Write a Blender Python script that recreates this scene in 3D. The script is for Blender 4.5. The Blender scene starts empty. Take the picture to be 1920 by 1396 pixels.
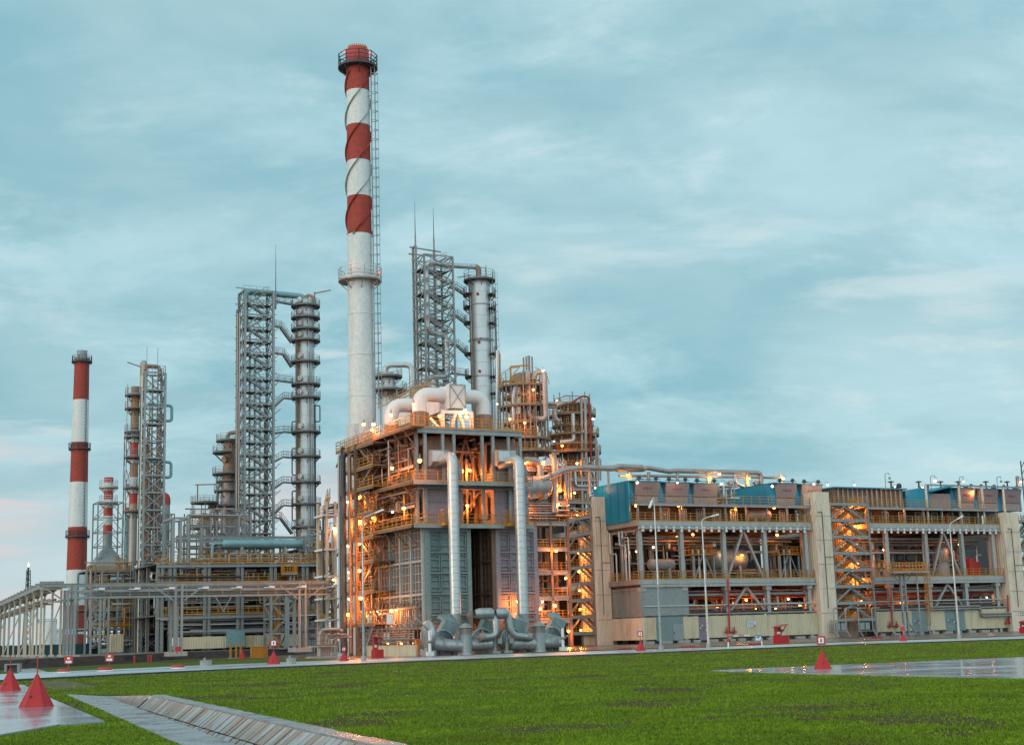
import bpy, math, random
from mathutils import Vector, Matrix
R = math.radians
V = Vector
PI = math.pi
random.seed(7)
SC = bpy.context.scene
COL = SC.collection

# ---------------------------------------------------------------- camera model
FPX = 50.0 / 36.0 * 1920.0
CAMH = 1.7
TILT = math.atan(492.0 / FPX)
ROLL = math.atan(0.0305)
_f = V((0, math.cos(TILT), math.sin(TILT)))
_u0 = V((0, -math.sin(TILT), math.cos(TILT)))
_x = V((1, 0, 0))
CR = math.cos(ROLL) * _x - math.sin(ROLL) * _u0
CU = math.sin(ROLL) * _x + math.cos(ROLL) * _u0
CF = _f
CP = V((0, 0, CAMH))

def ray(px, py):
    return CF + CR * ((px - 960) / FPX) - CU * ((py - 698) / FPX)

def at(px, py, Y):
    d = ray(px, py)
    return CP + d * (Y / d.y)

def G(px, py, z=0.0):
    d = ray(px, py)
    p = CP + d * ((z - CAMH) / d.z)
    return V((p.x, p.y, z))

def proj(p):
    q = V(p) - CP
    w = q.dot(CF)
    return 960 + FPX * q.dot(CR) / w, 698 - FPX * q.dot(CU) / w

class Frame:
    def __init__(s, ox, oy, th):
        s.o = V((ox, oy, 0)); s.u = V((math.sin(th), math.cos(th), 0)); s.v = V((-math.cos(th), math.sin(th), 0))
    def w(s, a, d, z=0.0):
        return s.o + s.u * a + s.v * d + V((0, 0, z))
    def front(s, px, py, d):
        r = ray(px, py); t = (d - (CP - s.o).dot(s.v)) / r.dot(s.v); p = CP + r * t
        return (p - s.o).dot(s.u), p.z
    def side(s, px, py, a):
        r = ray(px, py); t = (a - (CP - s.o).dot(s.u)) / r.dot(s.u); p = CP + r * t
        return (p - s.o).dot(s.v), p.z
    def lev(s, px, py, z):
        p = G(px, py, z) - s.o
        return p.dot(s.u), p.dot(s.v)
TH = R(62.5)
_p = G(800, 1227); FF = Frame(_p.x, _p.y, TH)
_p = G(1206, 1207); FA = Frame(_p.x, _p.y, TH)

# ---------------------------------------------------------------- mesh builder
class MB:
    def __init__(s):
        s.v = []; s.f = []; s.sm = []
    def add(s, vs, fs, smooth=False):
        o = len(s.v); s.v.extend(vs)
        for f in fs:
            s.f.append(tuple(i + o for i in f)); s.sm.append(smooth)
    def hexa(s, p):      # p: 4 bottom + 4 top
        s.add(p, [(3, 2, 1, 0), (4, 5, 6, 7), (0, 1, 5, 4), (1, 2, 6, 5), (2, 3, 7, 6), (3, 0, 4, 7)])
        return s
    def box(s, fr, a0, a1, d0, d1, z0, z1):
        w = fr.w
        return s.hexa([w(a0, d0, z0), w(a1, d0, z0), w(a1, d1, z0), w(a0, d1, z0), w(a0, d0, z1), w(a1, d0, z1), w(a1, d1, z1), w(a0, d1, z1)])
    def beam(s, p, q, w, h=None, up=None):
        p = V(p); q = V(q); h = h or w
        t = q - p
        if t.length < 1e-6: return s
        t.normalize()
        up = V(up) if up else (V((0, 0, 1)) if abs(t.z) < 0.95 else FF.v)
        a = t.cross(up); a.normalize(); b = a.cross(t); b.normalize()
        a = a * (w / 2); b = b * (h / 2)
        return s.hexa([p - a - b, p + a - b, p + a + b, p - a + b, q - a - b, q + a - b, q + a + b, q - a + b])
    def ibeam(s, p, q, w, h, up=None, t=0.045):
        p = V(p); q = V(q); tt = (q - p).normalized()
        up = V(up) if up else (V((0, 0, 1)) if abs(tt.z) < 0.95 else FF.v)
        a = tt.cross(up).normalized(); b = a.cross(tt).normalized()
        o = b * (h / 2 - t / 2)
        s.beam(p + o, q + o, w, t, up); s.beam(p - o, q - o, w, t, up); s.beam(p, q, t, h - 2 * t, up)
        return s
    def lathe(s, c, prof, n=24, axis=None, a0=0.0, a1=2 * PI, smooth=True):
        c = V(c); ax = V(axis).normalized() if axis else V((0, 0, 1))
        ref = V((1, 0, 0)) if abs(ax.x) < 0.8 else V((0, 1, 0))
        e1 = (ref - ax * ref.dot(ax)).normalized(); e2 = ax.cross(e1)
        full = abs(a1 - a0 - 2 * PI) < 1e-6
        m = n if full else n + 1
        vs = []; fs = []
        for r, z in prof:
            for i in range(m):
                t = a0 + (a1 - a0) * i / n
                vs.append(c + ax * z + (e1 * math.cos(t) + e2 * math.sin(t)) * r)
        for k in range(len(prof) - 1):
            for i in range(n):
                j = (i + 1) % m
                fs.append((k * m + i, k * m + j, (k + 1) * m + j, (k + 1) * m + i))
        s.add(vs, fs, smooth)
        return s
    def cyl(s, p, q, r, n=12, r2=None, caps=True):
        p = V(p); q = V(q); L = (q - p).length; r2 = r if r2 is None else r2
        prof = [(r, 0), (r2, L)]
        s.lathe(p, prof, n, q - p)
        if caps:
            s.lathe(p, [(0.001, 0), (r, 0)], n, q - p, smooth=False); s.lathe(p, [(r2, L), (0.001, L)], n, q - p, smooth=False)
        return s
    def pipe(s, pts, r, n=8, bend=None, caps=True):
        pts = [V(p) for p in pts]; bend = bend if bend is not None else 2.2 * r
        path = [pts[0]]
        for i in range(1, len(pts) - 1):
            a, b, c = pts[i - 1], pts[i], pts[i + 1]
            d1 = (a - b); d2 = (c - b); l = min(bend, d1.length * .49, d2.length * .49)
            if l < 1e-4: continue
            p0 = b + d1.normalized() * l; p1 = b + d2.normalized() * l
            k = 5 if r > 0.15 else 3
            for j in range(k + 1):
                t = j / k
                path.append(p0 * (1 - t) ** 2 + b * (2 * t * (1 - t)) + p1 * t * t)
        path.append(pts[-1])
        t = (path[1] - path[0]).normalized()
        ref = V((0, 0, 1)) if abs(t.z) < 0.9 else V((1, 0, 0))
        e1 = (ref - t * ref.dot(t)).normalized()
        rings = []
        for i, p in enumerate(path):
            if i == 0: t = (path[1] - path[0])
            elif i == len(path) - 1: t = (path[-1] - path[-2])
            else: t = (path[i + 1] - path[i - 1])
            t = t.normalized()
            e1 = e1 - t * e1.dot(t)
            if e1.length < 1e-4: e1 = t.orthogonal()
            e1.normalize(); e2 = t.cross(e1)
            rings.append([p + (e1 * math.cos(2 * PI * k / n) + e2 * math.sin(2 * PI * k / n)) * r for k in range(n)])
        vs = [v for ring in rings for v in ring]; fs = []
        for i in range(len(rings) - 1):
            for k in range(n):
                j = (k + 1) % n
                fs.append((i * n + k, i * n + j, (i + 1) * n + j, (i + 1) * n + k))
        s.add(vs, fs, True)
        if caps:
            s.add(rings[0], [tuple(reversed(range(n)))]); s.add(rings[-1], [tuple(range(n))])
        return s
    def rail(s, pts, h=1.1, step=1.5, t=0.06, n=3, closed=False, toe=True):
        pts = [V(p) for p in pts]
        if closed: pts = pts + [pts[0]]
        up = V((0, 0, 1))
        for a, b in zip(pts[:-1], pts[1:]):
            L = (b - a).length
            if L < 0.05: continue
            m = max(1, int(round(L / step)))
            for i in range(m + 1):
                p = a + (b - a) * (i / m); s.beam(p, p + up * h, t)
            for k in range(n):
                z = up * (h * (k + 1) / n); s.beam(a + z, b + z, t * .85)
            if toe: s.beam(a + up * .08, b + up * .08, .03, .15)
        return s
    def ringrail(s, c, r, z, a0, a1, h=1.1, t=0.06, n=3, step=1.5):
        m = max(6, int(abs(a1 - a0) * r / step)); c = V(c)
        P = [V((c.x + r * math.cos(a0 + (a1 - a0) * i / m), c.y + r * math.sin(a0 + (a1 - a0) * i / m), z)) for i in range(m + 1)]
        return s.rail(P, h, 99, t, n)
    def ladder(s, p, top, side, w=0.5, cage=True, out=None, t=0.05, step=0.5):
        p = V(p); side = V(side).normalized(); H = top - p.z; up = V((0, 0, 1))
        a = p - side * (w / 2); b = p + side * (w / 2)
        s.beam(a, a + up * H, t); s.beam(b, b + up * H, t)
        k = int(H / step)
        for i in range(k): s.beam(a + up * (i * step + .2), b + up * (i * step + .2), t * .7)
        if cage and out is not None:
            out = V(out).normalized()
            k = int((H - 2) / 1.2)
            for i in range(max(0, k)):
                z = up * (2 + i * 1.2)
                q = [a + z, a - side * .1 + out * .45 + z, p + out * .8 + z, b + side * .1 + out * .45 + z, b + z]
                for m, nn in zip(q[:-1], q[1:]): s.beam(m, nn, t * .8)
            for o in (a - side * .1 + out * .45, p + out * .8, b + side * .1 + out * .45):
                s.beam(o + up * 2, o + up * H, t * .7)
        return s
    def stair(s, p, q, w, wd, t=0.1, rail=True, rt=0.05):
        """one flight from p up to q, wd: width direction"""
        p = V(p); q = V(q); wd = V(wd).normalized() * (w / 2); up = V((0, 0, 1))
        for k in (-1, 1):
            s.beam(p + wd * k, q + wd * k, t * .6, t * 2.6)
        n = max(3, int(abs(q.z - p.z) / 0.25))
        for i in range(n):
            c = p + (q - p) * ((i + .5) / n); dirn = (q - p); dirn.z = 0; dirn.normalize()
            s.beam(c - wd, c + wd, .26, .04)
        if rail:
            for k in (-1, 1):
                for hh in (.55, 1.05): s.beam(p + wd * k + up * hh, q + wd * k + up * hh, rt)
                m = max(2, int((q - p).length / 1.6))
                for i in range(m + 1):
                    c = p + (q - p) * (i / m) + wd * k; s.beam(c, c + up * 1.05, rt)
        return s
    def corr(s, o, ax, L, z0, z1, nrm, pitch=0.3, dep=0.06):
        """corrugated sheet: origin o (z ignored), along ax for L, from z0 to z1, facing nrm"""
        ax = V(ax); nrm = V(nrm); o = V(o); n = max(1, int(round(L / pitch))); pt = L / n
        prof = []
        for i in range(n):
            prof += [(i * pt, 0), (i * pt + pt * .35, 0), (i * pt + pt * .5, dep), (i * pt + pt * .85, dep)]
        prof.append((L, 0))
        vs = []
        for a, d in prof:
            b = o + ax * a + nrm * d
            vs += [V((b.x, b.y, z0)), V((b.x, b.y, z1))]
        fs = [(2 * i, 2 * i + 2, 2 * i + 3, 2 * i + 1) for i in range(len(prof) - 1)]
        s.add(vs, fs)
        return s
    def mesh(s, name, mat, org):
        me = bpy.data.meshes.new(name)
        me.from_pydata([(v[0] - org.x, v[1] - org.y, v[2] - org.z) for v in s.v], [], s.f)
        me.polygons.foreach_set('use_smooth', s.sm)
        me.materials.append(mat); me.update()
        return me
    def build(s, name, mat, parent):
        if not s.f: return None
        org = ORG[parent]
        o = bpy.data.objects.new(name, s.mesh(name, mat, org)); COL.objects.link(o)
        o.parent = parent; ORG[o] = org
        return o
    def top(s, name, label, cat, mat, group=None, kind=None, org=None):
        org = V(org) if org is not None else (sum((V(v) for v in s.v[::max(1, len(s.v) // 50)]), V()) / len(s.v[::max(1, len(s.v) // 50)]))
        if org is not None and kind is None:
            org = V((org.x, org.y, min(v[2] for v in s.v)))
        o = bpy.data.objects.new(name, s.mesh(name, mat, org)); COL.objects.link(o); o.location = org
        ORG[o] = org
        if kind: o['kind'] = kind
        if label: o['label'] = label
        if cat: o['category'] = cat
        if group: o['group'] = group
        return o
ORG = {}

def thing(name, label, cat, loc, group=None):
    o = bpy.data.objects.new(name, None); COL.objects.link(o); o.empty_display_size = .3
    o.location = V(loc); ORG[o] = V(loc)
    o['label'] = label; o['category'] = cat
    if group: o['group'] = group
    return o

def copy_tree(o, loc, label=None, group=None, rz=None, scale=None):
    c = o.copy(); COL.objects.link(c); c.location = V(loc); ORG[c] = V(loc)
    if label: c['label'] = label
    if group: c['group'] = group
    if rz is not None: c.rotation_euler = (0, 0, rz)
    if scale: c.scale = (scale,) * 3
    def rec(a, b):
        for ch in list(a.children):
            d = ch.copy(); COL.objects.link(d); d.parent = b; rec(ch, d)
    rec(o, c)
    return c

# ---------------------------------------------------------------- materials
def _nt(name):
    m = bpy.data.materials.new(name); m.use_nodes = True
    nt = m.node_tree; b = nt.nodes['Principled BSDF']
    return m, nt, b, nt.links.new

def mat(name, col, rough=.55, metal=0.0, dirt=(.12, .09, .07), amt=.35, scale=.5, streak=True, var=.18, bump=.0, rrange=.15, fine=6.0):
    m, nt, b, L = _nt(name); N = nt.nodes.new
    tc = N('ShaderNodeTexCoord'); mp = N('ShaderNodeMapping'); mp.inputs['Scale'].default_value = (1, 1, .18 if streak else 1)
    L(tc.outputs['Object'], mp.inputs[0])
    n1 = N('ShaderNodeTexNoise'); n1.inputs['Scale'].default_value = scale * 2.2; n1.inputs['Detail'].default_value = 7; n1.inputs['Roughness'].default_value = .68
    L(mp.outputs[0], n1.inputs['Vector'])
    n2 = N('ShaderNodeTexNoise'); n2.inputs['Scale'].default_value = fine; n2.inputs['Detail'].default_value = 4
    L(tc.outputs['Object'], n2.inputs['Vector'])
    r1 = N('ShaderNodeMapRange'); r1.inputs[1].default_value = .48; r1.inputs[2].default_value = .75; r1.inputs[3].default_value = 0; r1.inputs[4].default_value = amt
    L(n1.outputs['Fac'], r1.inputs[0])
    r2 = N('ShaderNodeMapRange'); r2.inputs[1].default_value = .3; r2.inputs[2].default_value = .7; r2.inputs[3].default_value = 1 - var; r2.inputs[4].default_value = 1 + var
    L(n2.outputs['Fac'], r2.inputs[0])
    mx = N('ShaderNodeMix'); mx.data_type = 'RGBA'; mx.inputs['A'].default_value = (*col, 1); mx.inputs['B'].default_value = (*dirt, 1)
    L(r1.outputs[0], mx.inputs['Factor'])
    mm = N('ShaderNodeVectorMath'); mm.operation = 'SCALE'; L(mx.outputs['Result'], mm.inputs[0]); L(r2.outputs[0], mm.inputs['Scale'])
    L(mm.outputs[0], b.inputs['Base Color'])
    r3 = N('ShaderNodeMapRange'); r3.inputs[3].default_value = max(.03, rough - rrange); r3.inputs[4].default_value = min(1, rough + rrange)
    L(n1.outputs['Fac'], r3.inputs[0]); L(r3.outputs[0], b.inputs['Roughness'])
    b.inputs['Metallic'].default_value = metal
    if bump:
        bp = N('ShaderNodeBump'); bp.inputs['Strength'].default_value = bump; bp.inputs['Distance'].default_value = .05
        L(n2.outputs['Fac'], bp.inputs['Height']); L(bp.outputs[0], b.inputs['Normal'])
    return m

def emis(name, col, st):
    m, nt, b, L = _nt(name)
    b.inputs['Base Color'].default_value = (*col, 1)
    b.inputs['Emission Color'].default_value = (*col, 1); b.inputs['Emission Strength'].default_value = st
    try: m.cycles.emission_sampling = 'NONE'
    except Exception: pass
    return m

M = {}
M['steel'] = mat('galvanised_steel', (.25, .295, .305), .5, .2, (.17, .12, .09), .5, .5)
M['steel2'] = mat('weathered_steel', (.25, .26, .26), .6, .15, (.16, .085, .05), .6, .6)
M['brown'] = mat('glow_warmed_brown_steel', (.215, .135, .095), .6, .1, (.13, .055, .03), .5, .6)  # brown warmed to stand in for the broad orange lamp glow
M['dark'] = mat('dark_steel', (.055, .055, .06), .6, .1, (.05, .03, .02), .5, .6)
M['grating'] = mat('steel_grating', (.13, .13, .135), .7, .1, (.10, .06, .04), .5, .8)
M['silver'] = mat('aluminium_cladding', (.47, .52, .54), .38, .48, (.27, .22, .18), .34, .45, var=.1, bump=.12)
M['silver2'] = mat('dull_aluminium_cladding', (.33, .38, .395), .36, .45, (.20, .16, .13), .5, .6, var=.12, bump=.25)
M['insul'] = mat('insulation_jacket', (.36, .33, .32), .5, .35, (.24, .14, .09), .55, .5)
M['rust'] = mat('rusty_cladding', (.30, .19, .13), .65, .1, (.13, .06, .035), .7, .6)
M['yellow'] = mat('yellow_paint', (.47, .215, .018), .5, 0, (.22, .09, .03), .4, .8)
M['red'] = mat('red_paint', (.40, .035, .028), .5, 0, (.16, .03, .02), .35, .5)
M['brick'] = mat('red_stack_paint', (.30, .040, .026), .75, 0, (.17, .035, .02), .5, .35, fine=2.5)
M['signred'] = mat('marker_red', (.43, .012, .018), .6, 0, (.25, .02, .02), .3, 1.2, var=.08)
M['white'] = mat('white_paint', (.66, .68, .68), .5, 0, (.40, .36, .31), .45, .4, var=.07)
M['offwhite'] = mat('stack_white_paint', (.60, .64, .64), .6, 0, (.36, .36, .33), .5, .35, var=.10, fine=3)
M['hallgrey'] = mat('pale_grey_structure', (.36, .385, .38), .65, 0, (.20, .17, .14), .5, .5)
M['blue'] = mat('blue_cooler_paint', (.003, .215, .35), .45, 0, (.01, .12, .19), .35, .4, var=.08)
M['pink'] = mat('cooler_panel_paint', (.31, .245, .25), .5, .1, (.24, .17, .15), .4, .7, var=.08)
M['cream'] = mat('cream_cladding', (.58, .53, .38), .55, 0, (.34, .27, .17), .75, .55, var=.06)
M['tan'] = mat('tan_cladding', (.69, .61, .49), .55, 0, (.33, .25, .17), .75, .55, var=.06)
M['grey'] = mat('grey_cladding', (.25, .29, .29), .55, .1, (.17, .14, .12), .5, .5)
M['green'] = mat('grey_green_steel_plate', (.17, .25, .255), .55, .05, (.12, .14, .13), .4, .6)
M['lilac'] = mat('lilac_tinted_plate', (.265, .245, .285), .55, .05, (.19, .14, .15), .4, .6)  # on the right furnace front this lilac paints in lamplight
M['radiant'] = mat('furnace_wall_plate', (.165, .115, .10), .65, .1, (.12, .07, .05), .5, .6)
M['concrete'] = mat('concrete', (.33, .34, .33), .8, 0, (.18, .17, .16), .6, .5, var=.15, bump=.2)
M['duct'] = mat('white_duct_paint', (.70, .68, .67), .45, 0, (.50, .42, .38), .4, .3, var=.05)
M['teal'] = mat('teal_metal', (.18, .34, .37), .45, .3, (.12, .14, .14), .4, .5)
M['beige'] = mat('beige_concrete_post', (.50, .46, .38), .75, 0, (.27, .23, .19), .5, .6)
M['tealdark'] = mat('dark_teal_boards', (.018, .07, .08), .6, 0, (.02, .05, .05), .4)
M['signblue'] = mat('sign_blue', (.01, .18, .28), .5, 0, (.02, .1, .14), .2)
M['signwhite'] = mat('sign_white', (.7, .74, .76), .5, 0, (.4, .4, .4), .3)
M['magenta'] = mat('purple_door_paint', (.20, .17, .21), .5, .05, (.13, .1, .1), .4)
M['bulb_o'] = emis('sodium_lamp_glow', (1.0, .50, .13), 6)
M['bulb_w'] = emis('white_lamp_glow', (1.0, .84, .58), 6)
M['bulb_y'] = emis('yellow_lamp_glow', (1.0, .62, .12), 4)
M['flame'] = emis('flare_flame', (1.0, .62, .45), 1.3)
M['redlamp'] = emis('red_obstruction_lamp', (1.0, .08, .05), 4)

# ---------------------------------------------------------------- shared pieces
def on(fr, d):
    return lambda px, py: fr.w(*_sd(fr.front(px, py, d), d))
def _sd(sz, d): return sz[0], d, sz[1]

def ring_platform(parent, c, z, r_in, r_out, a0=0, a1=2 * PI, mat_r='steel', h=1.1, name='platform', brackets=True, t=.06, matd='grating', n=3):
    m = MB(); c = V(c)
    m.lathe((c.x, c.y, z), [(r_in, -.12), (r_out, -.12), (r_out, .12), (r_in, .12)], 24, None, a0, a1, smooth=False)
    if brackets:
        k = max(3, int((a1 - a0) / .8))
        for i in range(k):
            a = a0 + (a1 - a0) * (i + .5) / k; e = V((math.cos(a), math.sin(a), 0)); b = V((c.x, c.y, z - .15))
            m.beam(b + e * (r_out - .1), b + e * (r_in - .05) - V((0, 0, (r_out - r_in) * .9)), .1)
    p = m.build(name, M[matd], parent)
    MB().ringrail(c, r_out - .05, z + .1, a0, a1, h, t, n).build('railing', M[mat_r], p)
    return p

LAMP = {}
def lamp(pos, label, kind='o', power=None, scale=1.0, group='glowing lamps of the plant', arm=None):
    """a lamp: cast fitting with bracket, glowing globe and the light it gives"""
    pos = V(pos)
    if kind not in LAMP:
        o = pos; g = V((0, 0, .22))
        f = MB(); f.lathe(o + V((0, 0, .1)), [(.17, 0), (.14, .1), (.07, .2), (.05, .32), (.001, .34)], 10)
        f.pipe([o + V((0, 0, .4)), o + V((0, 0, .62)), o + V((0, .55, .62)), o + V((0, .55, .1))], .035, 6)
        a = f.top('lamp', label, 'lamp', M['steel2'], group, org=pos)
        # keep its origin on the globe
        me = a.data; dz = a.location.z - pos.z
        for v in me.vertices: v.co.z += dz
        a.location = pos; ORG[a] = pos
        b = MB(); b.lathe(pos, [(.001, -.2), (.12, -.17), (.19, -.08), (.21, .0), (.19, .08), (.12, .14)], 12)
        b.build('bulb', M['bulb_' + ('o' if kind == 'h' else kind)], a)
        ld = bpy.data.lights.new('lamp_light', 'POINT')
        ld.color = {'o': (1, .25, .028), 'w': (1, .50, .20), 'y': (1, .34, .035), 'h': (1, .25, .028)}[kind]
        ld.energy = {'o': 500, 'w': 70, 'y': 150, 'h': 190}[kind]; ld.shadow_soft_size = .22
        lo = bpy.data.objects.new('lamp_light', ld); COL.objects.link(lo); lo.parent = a; lo.location = (0, -.1, -.3)
        a.scale = (scale,) * 3
        LAMP[kind] = a
        return a
    scale *= random.uniform(.72, 1.12) * (.78 if kind == 'w' else 1)
    a = copy_tree(LAMP[kind], pos, label, group, rz=random.choice((0, 1.2, -1.1, .4)), scale=scale)
    return a

# ---------------------------------------------------------------- ground
import numpy as np
def poly_obj(name, loops, z, mat, kind='structure', thick=0.0, label=None):
    """flat sheet from an outer loop and holes; with thick > 0 the rim drops as a kerb"""
    import bmesh
    bm = bmesh.new(); es = []
    for lp in loops:
        vs = [bm.verts.new((p[0], p[1], z)) for p in lp]
        es += [bm.edges.new((vs[i], vs[(i + 1) % len(vs)])) for i in range(len(vs))]
    bmesh.ops.triangle_fill(bm, edges=es, use_beauty=True, use_dissolve=False)
    bm.normal_update()
    for f in bm.faces:
        if f.normal.z < 0: f.normal_flip()
    if thick:
        for lp in loops:
            for i in range(len(lp)):
                a = lp[i]; b = lp[(i + 1) % len(lp)]
                bm.faces.new([bm.verts.new((a[0], a[1], z)), bm.verts.new((b[0], b[1], z)), bm.verts.new((b[0], b[1], z - thick)), bm.verts.new((a[0], a[1], z - thick))])
    me = bpy.data.meshes.new(name); bm.to_mesh(me); bm.free(); me.materials.append(mat)
    o = bpy.data.objects.new(name, me); COL.objects.link(o); o['kind'] = kind
    return o

def ground_mat(name, cols, scale, rough=.9, spec=.3, bump=.4, dark=None):
    m, nt, b, L = _nt(name); N = nt.nodes.new
    tc = N('ShaderNodeTexCoord')
    n1 = N('ShaderNodeTexNoise'); n1.inputs['Scale'].default_value = scale; n1.inputs['Detail'].default_value = 9; n1.inputs['Roughness'].default_value = .72
    n2 = N('ShaderNodeTexNoise'); n2.inputs['Scale'].default_value = scale * 22; n2.inputs['Detail'].default_value = 5
    for n in (n1, n2): L(tc.outputs['Object'], n.inputs['Vector'])
    cr = N('ShaderNodeValToRGB'); e = cr.color_ramp.elements
    k = len(cols)
    while len(e) < k: e.new(.5)
    for i, (p, c) in enumerate(cols): e[i].position = p; e[i].color = (*c, 1)
    L(n1.outputs['Fac'], cr.inputs[0])
    r2 = N('ShaderNodeMapRange'); r2.inputs[1].default_value = .3; r2.inputs[2].default_value = .7; r2.inputs[3].default_value = .6; r2.inputs[4].default_value = 1.4
    L(n2.outputs['Fac'], r2.inputs[0])
    mm = N('ShaderNodeVectorMath'); mm.operation = 'SCALE'; L(cr.outputs[0], mm.inputs[0]); L(r2.outputs[0], mm.inputs['Scale'])
    L(mm.outputs[0], b.inputs['Base Color']); b.inputs['Roughness'].default_value = rough
    b.inputs['Specular IOR Level'].default_value = spec
    bp = N('ShaderNodeBump'); bp.inputs['Strength'].default_value = bump; bp.inputs['Distance'].default_value = .08
    L(n2.outputs['Fac'], bp.inputs['Height']); L(bp.outputs[0], b.inputs['Normal'])
    return m

def wet_mat(name, col, col2, lo, hi, scale=.35, bump=.03, stretch=(1, 1, 1)):
    m, nt, b, L = _nt(name); N = nt.nodes.new
    tc = N('ShaderNodeTexCoord'); mp = N('ShaderNodeMapping'); mp.inputs['Scale'].default_value = stretch
    L(tc.outputs['Object'], mp.inputs[0])
    n1 = N('ShaderNodeTexNoise'); n1.inputs['Scale'].default_value = scale; n1.inputs['Detail'].default_value = 8; n1.inputs['Roughness'].default_value = .65
    n2 = N('ShaderNodeTexNoise'); n2.inputs['Scale'].default_value = scale * 9; n2.inputs['Detail'].default_value = 4
    for n in (n1, n2): L(mp.outputs[0], n.inputs['Vector'])
    mx = N('ShaderNodeMix'); mx.data_type = 'RGBA'; mx.inputs['A'].default_value = (*col, 1); mx.inputs['B'].default_value = (*col2, 1)
    r1 = N('ShaderNodeMapRange'); r1.inputs[1].default_value = .42; r1.inputs[2].default_value = .62
    L(n1.outputs['Fac'], r1.inputs[0]); L(r1.outputs[0], mx.inputs['Factor']); L(mx.outputs['Result'], b.inputs['Base Color'])
    r2 = N('ShaderNodeMapRange'); r2.inputs[1].default_value = .35; r2.inputs[2].default_value = .65; r2.inputs[3].default_value = lo; r2.inputs[4].default_value = hi
    L(n1.outputs['Fac'], r2.inputs[0]); L(r2.outputs[0], b.inputs['Roughness'])
    bp = N('ShaderNodeBump'); bp.inputs['Strength'].default_value = bump; bp.inputs['Distance'].default_value = .05
    L(n2.outputs['Fac'], bp.inputs['Height']); L(bp.outputs[0], b.inputs['Normal'])
    return m

def gp(*pp): return [tuple(G(x, y)[:2]) for x, y in pp]
M['soil'] = ground_mat('trodden_soil', [(.30, (.05, .038, .022)), (.45, (.085, .062, .040)), (.56, (.06, .07, .02)), (.70, (.11, .085, .058))], .12)
M['lawn'] = ground_mat('lawn_turf', [(.27, (.060, .036, .018)), (.36, (.068, .052, .016)), (.47, (.062, .088, .010)), (.62, (.085, .130, .012)), (.76, (.12, .15, .018))], .16, rough=.95, spec=.15, bump=.8)
M['verge'] = M['lawn']
M['lawn'] = ground_mat('worn_lawn_soil', [(.30, (.072, .040, .015)), (.45, (.080, .052, .016)), (.60, (.072, .074, .012)), (.75, (.07, .095, .012))], .3, rough=.95, spec=.15, bump=.8)
M['bank'] = ground_mat('dark_earth', [(.3, (.018, .013, .012)), (.5, (.035, .024, .022)), (.75, (.060, .045, .035))], .5)
M['gravel'] = ground_mat('yard_gravel', [(.3, (.12, .10, .08)), (.5, (.19, .16, .13)), (.75, (.25, .22, .19))], .6)
M['asphalt'] = wet_mat('wet_road_concrete', (.40, .455, .49), (.50, .55, .58), .16, .42, .12)
M['pad'] = wet_mat('wet_concrete', (.24, .32, .37), (.34, .41, .45), .05, .22, .35, .14)
M['apron'] = wet_mat('wet_red_paving', (.13, .085, .075), (.20, .14, .12), .10, .40, .25)
M['gravelmix'] = ground_mat('bare_rubble', [(.3, (.07, .045, .03)), (.5, (.14, .10, .075)), (.75, (.25, .21, .17))], 1.2)

# ditch: rims in ground coordinates
d_lo = [(200, 1306), (437, 1396)]; d_ro = [(284, 1304), (690, 1396)]
L0, L1 = [V(G(*p)) for p in d_lo]; R0, R1 = [V(G(*p)) for p in d_ro]
dirL = (L1 - L0).normalized(); dirR = (R1 - R0).normalized()
L2 = L1 + dirL * 14; R2 = R1 + dirR * 14
SLW = V(G(124, 1302)); SLW1 = V(G(335, 1396)); SLW2 = SLW1 + (SLW1 - SLW).normalized() * 14
SRE = V(G(312, 1304)); SRE1 = V(G(752, 1396)); SRE2 = SRE1 + (SRE1 - SRE).normalized() * 14
ditch_hole = [tuple(p[:2]) for p in (L0, L2, R2, R0)]
big = [(-4000, -300), (4000, -300), (4000, 5000), (-4000, 5000)]
poly_obj('ground', [big, ditch_hole], 0.0, M['soil'])
# road: near edge, far edge
near = [(-260, 1291), (0, 1278), (330, 1261), (640, 1247), (940, 1235), (1240, 1224), (1560, 1211), (1920, 1199), (2300, 1186)]
far = [(-260, 1275), (0, 1266), (330, 1251), (640, 1239), (940, 1228), (1240, 1218), (1560, 1206), (1920, 1194), (2300, 1182)]
NE = gp(*near); FE = gp(*far)
poly_obj('road', [NE + FE[::-1]], 0.11, M['asphalt'], thick=.11)
kb = MB()
for a, b in zip(NE[:-1], NE[1:]):
    pa = V((*a, .035)); pb = V((*b, .035)); kb.beam(pa, pb, .16, .18)
kb.top('road_kerb', None, None, M['dark'], kind='structure', org=(0, 0, 0))
# lawn: near edge of road to the camera, with holes for the pads and the ditch
PADL = gp((-420, 1293), (-160, 1290), (44, 1285), (100, 1313), (196, 1355), (112, 1361), (0, 1381), (-420, 1425))
PADR = [tuple(p) for p in gp((1335, 1258), (1500, 1264), (1920, 1273))]
_a = V((*PADR[1], 0)); _b = V((*PADR[2], 0)); e1 = _b + (_b - _a) * 1.2
_t = gp((1335, 1258), (1920, 1233)); _a = V((*_t[0], 0)); _b = V((*_t[1], 0)); e2 = _b + (_b - _a) * 1.0
PADR = PADR + [tuple(e1[:2]), tuple(e2[:2]), _t[1]]
DITCH = [tuple(p[:2]) for p in (SLW, SLW2, SRE2, SRE)]
lawn_outer = [(-70, 12), (70, 12), (120, 90)] + [(x, y - .12) for x, y in NE[::-1]] + [(-70, 55)]
def grow(poly, g):
    c = V((sum(p[0] for p in poly) / len(poly), sum(p[1] for p in poly) / len(poly)))
    return [tuple(V(p) + (c - V(p)).normalized() * g) for p in poly]
poly_obj('lawn', [lawn_outer, grow(PADL, .15), grow(PADR, .15), grow(DITCH, .15)], .006, M['lawn'])
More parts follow.
